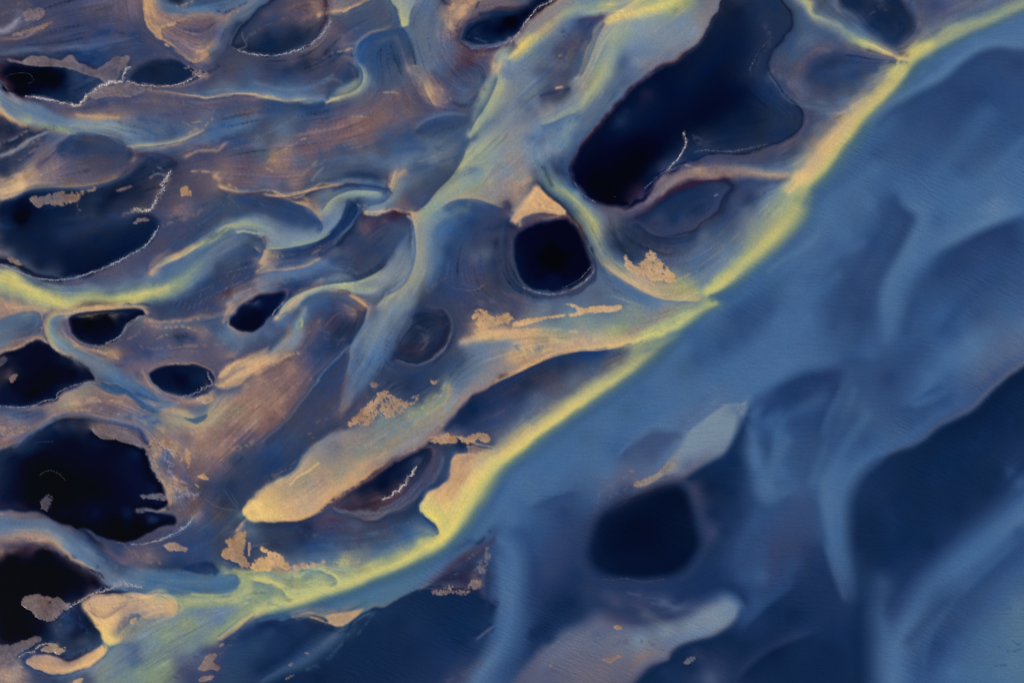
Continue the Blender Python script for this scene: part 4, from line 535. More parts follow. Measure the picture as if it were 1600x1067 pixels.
R("340,585;345,578;360,567;380,558;400,552;415,545","-3:UV 0:UV 2:CW 5:WC","-3:VU 0:TU 3:CW 6:C","-2:V 0:GT 3:TG")
R("335,603;345,608;358,605;375,603;385,610","-4:CW -1.4:CW 1.4:VU 4:BV","-4:TW -1.4:T 1.4:BV 4:BG","-2:T 2:TG")
# brown mud fan (430,630)
Pt("400,600,TOU;420,585,OU;440,600,OU;430,620,OT;410,630,OUT;400,650,TO;440,640,O;430,660,RO;460,620,OU;480,590,OU;470,570,OV;490,570,UV;500,575,VM;460,590,O;380,620,TO;370,640,TOE;350,640,TEO;360,660,TO;380,660,TO;350,670,O;340,690,UTO;320,680,TOU;330,670,TO;330,655,TE;310,670,TCO;300,660,TEC;340,720,OU;350,740,UV;320,700,TO;320,715,TU;360,700,OU;400,670,RO;390,640,TOO;420,650,RO;450,560,OU;470,550,OV;490,545,VM;450,650,VR;455,575,TO;310,680,WT,3;340,650,TE;370,685,O;345,705,TO")
# ================= black lake (130,740) =================
R("20,700;35,690;55,672;75,660;95,652;115,648;140,652;165,657;190,663;215,672;230,690;238,700","-3:UV -1:UG 1.5:MD 4:DM","-4:TO -1.5:GU 1.5:M 4:D","-4:TU -1.5:VG 1.5:VM 4:ND","-4:UT -1.5:VG 1.5:VM 3:UT","-4:TU -1.5:V 1.5:VX")
R("-10,710;0,704;10,700;25,693;35,690","-4:OU -1.4:TU 1.4:MD 4:D")
R("145,672;160,678;180,684;200,690;215,698;225,700;235,720;240,735;247,750;258,765;262,780;255,790;235,795;215,796;240,798;262,803;273,810;268,820;255,825;235,835;210,845;190,845;165,840;140,830;110,820;80,810;60,803;20,800;-10,796",
  "-2:TV -1:TV 1.3:N 4:KN","-2:TV -1:TUV 1.3:N 4:K","-2:TV -1:T 1.3:ND 4:K","-2:TW -1.3:TUC 1.3:N 4:K","-2.4:UT -1.3:UT 1.3:N 4:K","-3:TV -1.3:V 1.3:N 4:N","-3:V -1.3:UV 1.3:KN 4:K","-3:M -1.3:V 1.3:K 4:K","-3:V -1.3:VD 1.3:K 4:K","-2:UV -1:VD 1.3:K 4:K","-3:O -1:VU 1.3:N 3:KN","-3:TO -1:TUV 1.3:MD 3:D")
Pt("60,740,K,20;110,700,KN,12;150,720,KN,12;100,750,K,20;150,760,K,14;200,730,N,10;180,750,KN,10;220,760,N,8;200,780,KN,8;160,790,KN,8;100,780,K,10;50,780,K,10;20,720,N,8;30,760,KN,8;10,740,ND,6;10,780,N,5;240,770,ND,5;200,800,ND,5;240,812,DM,4;150,800,N,6;100,800,KN,5;180,815,K,8;220,825,K,8;130,815,KN,6;60,690,ND,5;90,680,N,5;120,665,DM,3;80,670,D,3;45,700,D,4;20,790,N,4;250,780,N,4;210,710,ND,6;150,695,N,6;10,715,D,5;190,835,K,5;240,830,K,4")
Pt("185,675,TU,3;200,680,TU,3;160,670,UT,3;210,685,TU,2.5;240,690,WTV,3;250,700,TV,3;245,710,W,3;255,720,GV,3;265,710,VG,3;275,700,TW,3;280,715,TV,3;262,730,V,3;270,735,UV,3;250,735,TV,3;258,750,UT,3;270,745,O,3;265,760,T,3;275,755,T,3;290,755,UV,3;285,740,OV,3;300,730,OV;310,745,TV;295,770,UV,3;280,770,VG,3;285,780,VG,3;270,775,TCV,3;300,780,V;270,790,V,3;285,795,UV,3;310,790,UV;300,700,TU,3;295,715,T,3;290,690,OU;270,680,TU;250,675,TU;290,670,TO;310,720,OU;325,735,UO;330,760,MV;340,775,M;320,770,V;305,760,VU;315,755,MD;345,760,M;330,790,V;300,805,TU,3;310,800,TU,3")
# ---- below black lake: blue stream (0,830)->(370,905)
R("-15,826,10;0,826,12;30,824,11;60,824,11;90,832,13;110,845,14;130,862,15;155,882,16;185,900,16;220,908,17;260,912,17;300,914,17;335,915,17;360,912,14;374,906,4",
  "-1.5:TUO -1:GS 0:SG 1.2:TU","-1.4:TU -1:BG 0:SG 1:GT 1.4:TU","-1.4:DX -.9:SG 0:GS 1:T 1.6:OT","-1.5:KX -.9:BG 0:SG .9:GA 1.3:TT","-1.6:KD -.9:BM 0:SG .9:SG 1.3:T","-1.7:OV -.9:M 0:SBG .9:GS 1.2:TV 1.5:X","-1.8:O -.9:BM 0:SG 1:SG 1.5:ND","-1.8:MBV -1:SG 0:SG .8:BS 1.5:TC","-1.6:MD -1:GF 0:SBG .8:SBF 1.25:LE","-1.5:MD -1:GF 0:BS .8:SBF 1.25:L","-1.5:E -1.1:GE 0:SB .9:BF 1.3:LY","-1:E 0:F 2:L")
R("-10,800,4;20,800,4;50,808,4;80,813,4;100,820,3;130,835,3","-2:X 0:TO 2:BG","-2:NX 0:TU 2:BG","-2:K 0:OV 2:BG","-1.5:K 0:VD 2:BM")
R("0,840,8;30,842,8;60,845,8;90,848,9;105,862,7;120,876,5;140,888,3;165,900,2","-1.3:G 0:TO 1.2:UV","-1.3:T 0:UOT 1:VM 1.6:X","-1.3:GT 0:TC 1.4:VX","-1.2:G 0:CT 1.2:OX 1.8:N","-1.3:GS 0:TC 1.3:X 2:N","-1.5:BG 0:UT 2:N")
Pt("20,860,UV,3;0,862,TU,3;50,862,VX,3;80,862,X,3;20,855,V,2")
R("400,800,2;385,812,4;370,830,4","0:TC 1:M")
# region right of lake (260-400, 800-880)
Pt("290,820,MBV;320,820,MB;350,825,MB;380,820,MB;340,840,M;300,840,VM;270,840,VM;250,850,V;220,850,UV;200,858,UOV;215,865,OV;235,875,OT;225,882,O;210,870,UO;250,870,UV;280,870,MV;300,865,V;330,870,MB;350,870,M;310,885,MD,3;330,890,MD;335,895,D,3;300,890,MB;370,880,M;380,890,BM;350,885,MB;260,885,BM;190,870,MD;320,800,VM;340,805,MV;370,850,M;180,860,M;200,885,M;300,855,MB;360,895,BM,3")
Pt("400,850,MB;395,830,SF;395,870,VM;430,830,M;430,850,MD;470,840,MD;500,830,MV;480,820,DX;450,830,M;520,815,XR;500,815,XO;540,830,MV;500,850,MB;540,850,MB;580,830,BM;560,840,M;600,840,MB;620,820,BM;640,830,B;600,860,BF;560,865,BGF;520,870,BGF;490,872,BG;640,850,BFG;650,830,BG;660,800,D;650,780,MD;670,840,GFE;680,830,GE;580,815,MV;620,800,MD;560,810,UV;640,800,MD;480,860,BM;450,860,M;610,870,GFE;660,860,E;440,870,GM,3;665,815,BMG;430,815,M,3;550,820,UVB;600,820,VM")
# tan bank left of yellow (680-770, 690-835)
R("740,706;725,708;712,709;705,718;700,730;697,745;693,755;680,763;668,770;662,785;660,797;664,806;673,815;682,822;686,833","-4:WT -1.3:WT 1.3:VM 4:M","-4:WT -1.3:W 1.3:VB 4:M","-4:WT -1.3:WT 1.3:BV 4:MB","-4:WCT -1.3:CT 1.3:BV 4:D","-4:CY -1.3:CL 1.3:M 4:D","-4:Y -1.3:YL 1.3:M 4:MB","-3:Y -1.2:Y 1.4:MBF 4:GB")
Pt("715,730,W;720,750,WT;740,720,WCT;730,740,CT;710,770,CT;695,775,WC;680,785,CL;690,800,YL;700,790,CY;710,750,WCT;680,805,Y;750,710,CT;760,715,CY;695,820,YL;725,725,WT;740,730,C;715,790,YC;690,765,WC")
R("700,655,3;690,665,3;672,680,3;660,690,3","0:TU 2:TG")
R("665,690;690,683;710,684;730,690;750,697;770,698","-4:TU -1.3:TC 1.3:VX 4:D","-3:VT -1.3:WT 1.3:VX 4:D","-3:M -1:T 1.3:D 4:D","-3:MB -1:TG 2:GV 3:TC")
# eye pond (610,750)
R("520,790;535,775;555,762;580,748;605,732;630,716;650,705;668,702;672,712;668,728;660,745;648,760;630,775;605,788;580,795;550,798;530,797",
  "-2:OX 1.5:XV 4:V","-2:UO -1:XO 1.5:DX 5:DN","-2:XO -1:XV 1.5:N 5:N","-2:VXU -1:VX 1.5:ND 5:D","-4:V -1:VM 1.5:DV 5:DM","-4:VB -1:VU 1.5:XV 5:XO","-3:V -1:VG 1.5:VX 4:XD","-3:M -1:VG 1.5:V 4:XV",closed=True)
Pt("600,755,N,8;625,740,ND,6;580,770,DX,5;650,720,VM,4;610,770,XD,4;640,735,D,3;590,780,XV;560,785,XV,4;650,745,XV,3;570,765,ND,4;640,760,XV,3;550,775,XO,3")
R("690,715;685,735;675,755;660,770;640,785;615,797;585,806;560,806;540,803","-3:M 0:VG 3:MV","-3:M 0:VG 3:V","-3:M -1:V 0:VG 3:V","-3:MD 0:VG 3:VU","-3:M 0:V 3:V")
Pt("690,740,M,3;680,755,M,3;670,765,MB,3;700,700,MD,3;720,697,D,3;690,695,VX,3;760,695,M,3")
# bottom-left: yellow-olive flats
R("374,906;372,895;380,890;400,888;420,885;440,893;470,888;500,883","-2:BM 1.4:E 4:LE","-4:M -1.3:V 1.3:LE 4:E","-4:T -1.3:T 1.4:E 5:GE","-4:BG -1.3:TC 1.4:LE 5:L","-4:BG -1.3:T 1.4:L 5:LY")
R("400,905;425,912;440,918;450,930;453,932","-4:LY -1.3:LY 1.4:EF 5:EG","-3:L -1.2:YL 1.3:E 4:E")
R("470,885;500,892;520,900;528,910;520,918","-3:TL -1.3:YL 1.4:EG 4:E","-3:L -1.3:YL 1.4:E 4:EG")
Pt("400,895,LE;430,900,EG;470,905,EL;500,910,EL;460,920,L;440,940,LE;410,925,E;400,935,LE;420,950,LE;480,900,GE;450,900,GE;550,890,L;580,880,LY;600,872,L;540,880,LC;560,875,CT;640,860,LY;380,915,L;370,925,LY;340,935,YL;300,940,L;420,930,EGF;390,945,LE;510,890,T,3;620,868,L;500,915,L")
R("290,930,6;320,935,7;350,935,7;380,925,8","-1.5:BF 0:L 1.5:LE 2.5:E","-1.5:SBF 0:YL 1.5:E 3:G","-1.5:F 0:YL 1.5:E 3:G","-1.5:F 0:LE 1.5:LE")
Pt("300,960,GE;330,955,EG;360,950,EG;300,975,E;340,970,G;260,990,E;280,1000,EG;320,990,GE;300,1010,EG;330,1000,E;240,1020,EG;260,1040,E;200,1020,G;210,1030,GM;220,1050,E;240,1060,E;200,1060,EG;280,1030,GV;290,1050,V;310,1020,GV;330,1015,V;340,1025,V;300,1060,VM;320,1050,V;330,1060,MV;220,1000,EG;180,1010,EG;210,1010,BGV;200,1005,BG;360,990,EG;370,980,EG;380,970,GEG;345,1000,TG;160,1060,EG;170,1040,GE;180,1050,GE;350,1005,V;360,1000,BV;340,1050,MVD;385,965,E")
# orange wedge (200,960)
R("150,930;175,928;205,924;235,922;252,921;260,927;270,933;275,938;278,950;272,958;255,960;240,966;230,968;210,985;190,1000;178,1005;168,1007;160,998;157,985;150,975;140,965;130,955;128,945;135,938",
  "-2:N 1.2:TT 4:TC","-2:DN 1.2:TW 4:CT","-2:BF 1.2:CT 4:C","-2:LE 1.2:C 4:C","-3:EG 1.2:TC 4:TC","-3:EG 1.4:T 4:TC","-3:GE 1.4:TL 5:TE","-3:GF 1.2:CY 4:YC","-3:ND 1.2:CY 4:C","-3:ND 1.2:TC 4:TC","-3:UX 1.2:T 4:CT",closed=True)
Pt("160,955,CT;150,945,TC;180,945,CT;200,940,TC;220,935,CT;240,935,TCC;260,945,TC;240,955,CT;180,965,C;165,985,CY;170,995,YC;190,955,CT;210,950,CT;185,975,TC;200,965,TV,2;207,968,WT,2;215,960,V,1.5;200,978,UV,3;215,975,UT;225,960,TU,3;210,985,TUE;190,990,TU;225,975,TE;250,965,GE")
R("160,1005;170,1010;165,1020;155,1030;140,1040;125,1044;105,1050;80,1050;60,1045;45,1038;40,1030;55,1022;75,1020;90,1025;110,1030;135,1020;155,1008","-2:GE -1:EG 1.3:CT 3:CW","-3:G -1.2:BG 1.3:TC 3:C","-3:MB -1.2:D 1.3:TW 5:W","-3:M -1.2:XV 1.3:TU 5:TW","-3:D -1.2:X 1.3:TU 5:TT","-3:BM -1.2:M 1.3:CT 3:C",closed=True)
Pt("70,1035,W;90,1040,WT;110,1040,CT;60,1032,T;140,1015,BM;120,1015,MD;110,1020,MB,3;150,1000,MD;130,1000,MB;100,1010,DM;145,990,ND;120,990,N;130,975,N;105,960,DM;110,980,DM;90,975,MV;100,1000,DM;80,1005,D;90,1015,TUC,3;95,985,M;75,990,DN;120,950,DX;110,950,MD;135,985,DN;150,1055,EG;130,1055,BMV;110,1060,MV;90,1060,DV;60,1060,VM;20,1060,TUC,3;30,1045,TT,3;10,1050,T,3;45,1055,TV,3;0,1060,TO;25,1035,UT,3;15,1040,U,3;140,1060,MB;120,1065,T,3")
Pt("40,900,K,20;80,900,K,20;120,900,K,15;20,880,K,12;70,870,K,10;110,875,K,8;10,930,K,12;20,960,K,14;50,985,K,8;20,990,K,8;10,900,K,12;150,905,K,7;120,925,KN,7;90,920,K,8;150,890,KN,3;100,890,K,10;60,980,KN,8;90,940,K,4;10,1000,KN,3;170,915,ND,3")
# ochre streak reaching the bottom edge centre-left
R("395,960,3;380,970,4;365,985,4;345,1000,4","-2.4:BFM -1:FM 0:CT 2:E","-3:DM -1:M 0:TC 2:EG","-3:MDF -1:M 0:T 2:GV")
Pt("370,1005,DMB;355,1030,DMB;345,1045,MV,4;380,990,DM")
FOAMS = [ # label, path, spread px, density, brightness, tint
('bright white foam line curling around the foot of the upper left black pool',"40,150,1;60,153,1.3;80,157,1.6;100,161,2;115,164,2.2;122,164,2;130,158,2;136,149,2;142,146,2;150,141,2.4;160,134,2.6;175,129,3;190,127,2;194,117,2;198,107,2.2;203,106,1.6",1.25,1.1,'C'),
('white foam arc along the bottom of the dark oval pool',"198,127,1.5;207,130,1.6;218,133,1.2;230,134,1;250,135,1;270,134,1;285,130,1.2;298,124,1.6;308,118,2;316,121,2",1.,.9,'C'),
('white foam arc round the lower rim of the large pool at the top left',"365,75,.8;375,80,1;390,84,1.2;410,87,1.4;430,87,1.4;450,83,2;470,76,2.2;485,70,2.2;498,60,2;508,48,2;514,38,2;518,33,2",1.1,.85,'L'),
('faint lilac foam streak in the top left corner',"0,48,1.4;10,43,2;20,37,2;28,31,2.4;35,23,1.6",.6,.5,'L'),
('bright foam head with spray trailing up the right shore of the left lake',"205,331,1.6;214,327,2.5;225,330,2.6;235,328,2.2;242,318,2.4;248,305,4;254,292,4.5;260,282,4;266,268,3",.8,.9,'C'),
('long thin white foam line along the bottom of the left lake',"-4,411,1;15,419,1;35,427,1;55,434,1;75,437,1;100,437,1.1;120,433,1.2;140,427,1.3;165,418,1.6;185,408,1.8;205,397,1.5;222,388,1.4;233,378,1.6;240,368,1.8;245,360,2;248,352,1.8",1.4,.95,'L'),
('foam line on the lower right of the left kidney pool',"165,536,.8;180,530,1;190,522,1.2;198,508,1.3;204,502,1.2;216,496,1.4;226,493,1",1.,.8,'L'),
('short foam line on the right side of the second kidney pool',"425,492,1;432,484,1;440,475,1;448,467,1",1.,.8,'L'),
('foam line along the lower shore of the black bay',"-4,634,1;20,636,1;40,636,1;55,633,1.2;64,629,2;70,626,1.6;88,623,1.2;89,615,.8;100,608,.8;120,601,1;140,597,1;150,598,1",1.,.75,'L'),
('lilac foam beads round the lower right of the small oval pool',"242,604,.8;255,613,1;275,619,1.3;290,619,1.8;305,615,2.6;318,608,3.2;330,602,3.2;328,592,2;324,582,2",1.1,.75,'V'),
('thin foam arc at the bottom right of the large black lake',"205,850,.8;220,850,.9;240,846,1.2;258,840,1.8;272,834,2.4;285,826,2.4;295,818,2;300,808,1.6",1.1,.85,'L'),
('foam heaped on the right shore of the large black lake',"258,776,1.6;270,774,2.5;280,777,5;292,772,6;303,776,5;310,770,3",.75,.85,'V'),
('lilac foam clump in the tan crust right of the large black lake',"248,702,4;256,708,5;264,718,6;268,728,6;266,740,5;270,746,4",.55,.65,'V'),
('foam rim between the lower left black lake and the orange bar',"108,948,1.6;120,942,1.4;132,934,1.4;145,927,1.4;160,923,1.6;172,920,2;185,914,4;195,912,3;208,914,2;222,917,1.4",1.,.75,'C'),
('hooked foam line in the bottom left corner',"30,1026,1.2;40,1020,2;52,1018,2;60,1009,1.6;75,1005,1.4;90,1006,1.4",1.,.75,'C'),
('twin foam thread along the shore of the navy pool at the top centre',"798,66,1;808,55,1;815,45,1;823,33,1.2;830,24,1.3;840,13,1.4;855,5,1.6;872,-3,1.6",1.2,.8,'C'),
('pale foam thread under the navy pool at the top centre',"735,76,.8;750,77,.8;765,75,.8;780,71,1;795,63,1",.9,.5,'L'),
('bright foam thread standing in the big dark lake',"1043,266,.6;1050,258,.8;1058,250,1;1063,242,1.2;1069,232,1.4;1072,222,1.6;1070,214,1.4;1068,207,1.6",1.3,1.,'C'),
('faint foam thread along the bottom shore of the big dark lake',"1085,238,.8;1100,235,1.2;1120,236,1.4;1145,237,1.4;1165,233,1.2;1185,229,1;1200,225,.8",.8,.38,'L'),
('faint beaded foam in the upper right arm of the big dark lake',"1200,65,.8;1190,75,1;1182,85,1.2;1178,95,1.2;1173,105,1.6;1174,115,1.4",.35,.3,'L'),
('hairline foam on the lower left shore of the big dark lake',"897,285,.5;905,297,.6;915,307,.6;930,316,.6",1.,.45,'L'),
('hairline foam joining the bright thread to the south tip of the big dark lake',"1008,294,.5;1020,283,.5;1032,273,.6;1043,266,.6",1.,.55,'L'),
('white foam crescent under the round pool',"818,449,.6;830,454,.8;845,458,.9;863,460,1;880,457,1;898,450,1;912,441,1;924,430,1;930,419,1",1.1,.75,'L'),
('second hairline foam arc inside the lower right rim of the round pool',"880,449,.5;895,443,.6;908,434,.7;918,423,.7;926,414,.6",.9,.5,'L'),
('zigzag of bright foam in the eye-shaped pool',"598,779,1.6;610,776,1.6;616,769,2;624,766,2;628,758,2;634,755,2;637,746,2;644,742,2;646,735,2;651,730,1.2",1.3,1.05,'C'),
('faint purple foam ring under the slate pool in the middle',"617,560,.8;635,567,1;655,569,.8;675,562,1.4;690,550,1.2;700,535,1;705,520,1",.8,.4,'V'),
('faint lilac foam arc in slate water below the bright middle channel',"708,450,1;722,453,1.4;738,454,1.6;750,450,1.6;758,443,1.2",.7,.4,'V'),
('lilac foam crumbs along the lower left of the eye-shaped pool',"535,797,2;548,801,3;562,803,3;580,803,3;598,800,2.6;615,793,2;632,780,1.6;648,765,1.4;660,750,1.2",.55,.4,'V'),
('tiny tan dotted foam arc floating in the large black lake',"62,742,1;70,736,1;80,735,1;90,738,1;97,744,1;102,750,1",.16,.35,'V'),
('dull broken foam ring floating in the upper left black pool',"8,122,.6;14,117,.6;26,115,.6;42,115,.6;51,121,.6;51,128,.6;42,132,.6",.4,.2,'V'),
('faint foam streak floating near the top of the large black lake',"54,693,.7;62,690,.8;74,690,.6;84,690,.5",.4,.2,'V'),
('faint violet foam along the bottom of the round dark basin',"940,904,.8;960,906,1;975,903,1.2;1000,908,1;1020,907,.8;1038,904,.8",.6,.32,'V'),
('frayed foam beads at the tip of the dark fan left of the middle streams',"350,428,.8;362,424,1;375,420,1;388,418,1.2;396,415,1.2;400,408,1.2",.25,.4,'L'),
('lone white fleck floating in the big dark lake',"960,307,.6;962,308,.6",1.2,.8,'L'),
]
POOLS = [
('black round pool in the middle, ringed by a white foam crescent, tan sand above it',"803,400;802,380;806,362;815,353;835,347;855,345;880,343;895,350;905,365;915,385;920,402;923,412;918,428;900,444;880,452;863,455;840,452;820,443;810,425"),
('largest dark lake of all, bent like a boot, at the top right of centre',"1140,-30;1120,20;1100,45;1083,72;1060,88;1030,108;1010,122;990,138;970,155;950,180;935,200;915,220;903,235;893,255;891,270;900,290;920,308;945,318;970,322;988,327;1000,320;1010,310;1018,295;1035,275;1060,268;1085,250;1100,242;1130,240;1165,240;1200,228;1230,215;1248,200;1252,180;1240,160;1220,135;1205,115;1200,100;1210,80;1228,60;1237,40;1232,20;1218,0;1210,-30"),
('navy leaf-shaped pool under the peach sand rim of the boot-shaped lake',"995,350;1010,335;1030,318;1045,305;1065,295;1090,289;1115,285;1135,287;1142,293;1130,310;1120,330;1105,345;1085,360;1060,368;1040,370;1020,362;1000,352"),
('mottled dark hollow at the top edge, above the fork of the yellow front',"1318,-30;1318,10;1340,28;1355,45;1380,60;1400,60;1422,45;1422,25;1412,5;1405,-30"),
('navy pool at the top edge with twin foam threads on its right shore',"840,-30;825,5;800,15;770,20;745,25;728,38;722,50;720,65;730,72;755,75;775,75;790,70;800,64;812,50;820,38;835,24;850,12;870,-5;880,-30"),
('slate-topped oval pool at the top left with a white foam arc below',"362,70;368,55;378,40;400,20;420,8;440,-5;470,-15;500,-10;512,5;515,22;512,38;502,52;488,66;470,76;450,82;425,85;400,84;380,78"),
('small dark oval pool pointed at both ends, upper left',"203,122;212,108;230,96;245,92;265,93;282,98;300,108;312,118;302,125;285,130;260,132;235,131;215,127"),
('black pool cut by the left edge, upper left, with white foam at its foot',"-30,96;0,96;30,95;60,104;100,108;125,112;150,118;158,130;150,138;138,146;130,157;118,162;100,160;80,156;60,152;40,149;15,145;0,139;-30,125"),
('wide dark lake at the left edge ending in a long foam arc',"-30,400;0,412;20,420;40,428;60,435;80,438;110,436;140,428;165,418;185,408;205,398;225,387;238,375;245,360;248,350;258,320;268,290;262,262;230,255;205,268;185,280;150,290;100,296;60,302;0,315;-30,318"),
('black kidney-shaped pool under the yellow stream at the left',"105,500;110,493;130,490;160,487;190,485;210,484;222,488;225,495;215,500;200,510;190,525;175,532;155,536;130,532;112,520;107,510"),
('black slanting pool left of the middle streams, foam on its right side',"357,497;370,480;385,468;400,460;420,452;440,452;445,458;443,465;436,478;425,490;415,503;400,515;385,517;370,512;360,505"),
('black bay at the left edge between tan banks, mid height',"-30,560;0,550;15,541;35,535;60,531;75,535;90,545;110,557;130,570;142,585;150,597;140,598;125,602;105,608;90,615;88,622;75,626;65,630;50,634;30,636;0,635;-30,633"),
('small black oval pool beaded with lilac foam',"235,588;240,580;252,573;268,569;285,566;305,566;322,572;332,580;338,595;330,605;315,614;295,618;275,617;255,610;242,600"),
('biggest black lake on the left, with mud shelves and foam on its right shore',"-30,715;10,702;35,690;55,672;75,660;95,652;115,648;145,654;170,662;190,672;215,690;225,700;235,720;240,735;247,750;258,765;266,782;273,810;268,820;255,825;235,835;210,845;190,845;165,840;140,830;110,820;80,810;60,803;20,800;-30,796"),
('black lake filling the lower left corner below the pale blue stream',"-30,868;0,866;40,866;80,872;105,882;130,892;155,900;185,908;200,915;170,922;148,928;130,940;108,948;90,955;100,975;80,1000;50,1000;30,1008;0,1010;-30,1010"),
('slate-blue round pool with a faint lilac ring, left of the middle',"615,560;635,566;655,568;675,560;692,545;702,530;705,515;700,495;680,482;655,480;635,490;620,510;610,530;608,550"),
('eye-shaped dark pool with bright zigzag foam, beside the yellow front',"520,790;535,775;555,762;580,748;605,732;630,716;650,705;668,702;672,712;668,728;660,745;648,760;630,775;605,788;580,795;550,798;530,797"),
('large round dark basin at the bottom, right of centre',"915,855;922,830;930,810;945,795;965,780;985,772;1010,765;1035,755;1060,752;1078,765;1085,790;1090,815;1097,840;1095,860;1080,885;1060,900;1030,907;990,908;950,904;925,890;915,870"),
]
SHOALS = [
('long pale peach shoal with a rounded lower tip, in the lower middle',"378,800;385,808;400,815;420,814;450,814;480,808;500,798;520,778;540,764;560,752;580,738;600,726;625,712;650,700;665,692;700,655;735,625;755,612;720,600;690,595;660,620;620,640;580,650;545,662;530,668;510,680;490,695;475,710;455,738;425,755;400,772;385,790"),
('tan sand knob just above the round black pool',"800,347;808,338;820,330;840,325;843,318;848,328;870,332;880,337;882,334;876,322;862,312;850,300;842,293;832,298;820,310;812,320;805,330"),
('orange shoal with a curled hollow at the lower left',"150,930;175,928;205,924;235,922;252,921;260,927;270,933;275,938;278,950;272,958;255,960;240,966;230,968;210,985;190,1000;178,1005;168,1007;160,998;157,985;150,975;140,965;130,955;128,945;135,938"),
('curved orange shoal like a banana in the bottom left corner',"160,1005;170,1010;165,1020;155,1030;140,1040;125,1044;105,1050;80,1050;60,1045;45,1038;40,1030;55,1022;75,1020;90,1025;110,1030;135,1020;155,1008"),
('pink-tan shoal pressed against the yellow front, right of the eye-shaped pool',"740,706;725,708;712,709;705,718;700,730;697,745;693,755;680,763;668,770;662,785;660,797;664,806;673,815;682,822;700,810;720,775;740,745;755,728;765,712"),
('pale grey shoal shaped like a fish, right of centre',"990,758;1010,753;1025,745;1045,720;1058,705;1068,690;1069,682;1080,672;1100,657;1125,638;1140,632;1160,630;1175,622;1165,645;1150,680;1130,710;1110,722;1090,733;1072,745;1050,752;1020,760"),
('grey-violet silt bank with a rounded right end, at the bottom right of centre',"800,1090;815,1062;840,1030;858,1012;880,995;915,978;935,962;960,968;1000,972;1030,968;1060,962;1085,950;1110,940;1135,932;1150,940;1156,950;1150,968;1135,982;1115,992;1090,998;1065,1006;1050,1018;1045,1030;1030,1036;1015,1042;1000,1058;985,1090"),
('small cream shoal hanging into dark water below the yellow flats',"505,962;520,958;540,956;556,952;570,949;560,962;548,970;535,978;525,978;515,974"),
]
def exec_wisps():
    def W(col, al, *paths, brk=0, sc=8, dw=3):
        for p in paths: Br(p, col, al, brk, sc, 0, dw)
    # top left
    W('UTV', .5, "0,25,3;15,18,3;35,17,3", "20,8,3;40,6,4;50,12,3", brk=.6, sc=10)
    W('UGH', .55, "0,49,2.2;12,42,2.5;22,36,3;30,30,2", brk=.8, sc=5)
    W('VG', .45, "0,76,3;30,78,3;60,76,4;100,76,3;135,66,3;165,58,3", "60,84,2;95,82,2;140,76,2;180,66,2;215,56,2", "100,92,2;140,84,3;175,74,2", brk=.5, sc=14)
    W('UOV', .5, "140,4,12;175,2,12;210,8,10", "180,20,8;210,28,8", brk=.6, sc=18)
    W('MD', .55, "30,86,3;70,84,3;110,84,4;150,92,5;190,96,4", "150,50,5;190,52,6;225,58,5", "120,96,3;140,98,3", brk=.6, sc=12)
    W('X', .55, "2,90,2;16,88,2;34,92,2", "118,100,2;135,100,2;150,107,2")
    W('VM', .5, "60,35,6;110,38,7;150,34,6", "20,62,5;60,58,5;110,52,5", brk=.7, sc=16)
    # orange lobe
    W('RO', .5, "275,42,6;295,33,6;318,36,6;330,45,5", brk=.6, sc=8)
    W('WTO', .45, "250,24,4;275,24,4;300,23,4;330,22,3", "300,96,2;312,88,2;324,78,2;332,66,2", "245,48,2;262,40,2;286,33,2", brk=.8, sc=6)
    W('TO', .4, "268,60,4;290,64,5;310,72,4", "282,48,4;305,52,4", brk=1, sc=7)
    W('GB', .5, "350,38,4;342,55,4;336,72,4;326,84,4", "375,22,4;395,12,4;415,2,4")
    W('TW', .6, "354,28,1.5;362,22,1.5;372,18,1.5", "275,10,2;285,9,2;300,3,2", brk=.6, sc=5)
    W('SG', .5, "262,8,3;280,14,3;310,16,3;340,12,2", "300,14,2;330,8,2;360,2,2")
    W('DM', .6, "350,22,2;365,14,2;380,8,2;390,2,2", "340,18,2;352,18,2", brk=.8, sc=5)
    # pond 3 interior
    W('GV', .5, "400,50,1.6;412,42,1.6;425,37,1.5", "386,62,2.5;393,54,3;400,50,2", brk=.5, sc=5)
    W('UO', .45, "440,30,2;465,28,2;490,29,2;508,32,2", "470,12,2;490,16,2;508,24,2", "450,16,2;475,20,2;500,28,2", "480,4,2;500,12,2;512,22,2", brk=.5, sc=6)
    W('GVH', .4, "372,78,1.4;385,72,1.4;380,60,1.4;378,52,1.4", "470,82,1.4;495,72,1.4;508,58,1.2;517,40,1.2")
    # area between
    W('V', .55, "330,110,6;365,112,6;395,105,5", "420,135,3;440,132,3;470,132,3", brk=.5, sc=12)
    W('MD', .6, "455,103,4;480,98,5;505,92,4;525,86,3", "448,112,3;470,110,4;495,104,3", "340,104,5;350,108,5", brk=.5, sc=8)
    W('DM', .5, "520,86,2;540,84,3;552,88,2", "545,100,3;556,108,3;558,120,3")
    W('UGT', .45, "535,130,3;520,124,3;505,130,3", "520,75,3;540,70,3;555,68,3", "525,60,3;545,52,3;560,44,2", brk=.8, sc=8)
    W('RVO', .5, "540,60,3;552,58,4;548,68,3", brk=.8, sc=6)
    W('G', .45, "455,140,4;480,138,4;500,130,4;520,118,3", "400,130,4;430,138,4;460,143,3")
    W('TC', .7, "555,90,1.2;560,97,1.3;562,103,1", "515,86,1.6;535,80,2;550,76,1.6", brk=.5, sc=4)
    # broad mauve plain (100-420, 150-240)
    W('UO', .4, "200,160,4;240,158,4;280,162,5;330,160,4", "260,172,3;300,168,3;350,170,3", "340,180,4;380,176,4;420,168,3", "300,190,3;330,184,3", brk=.9, sc=9)
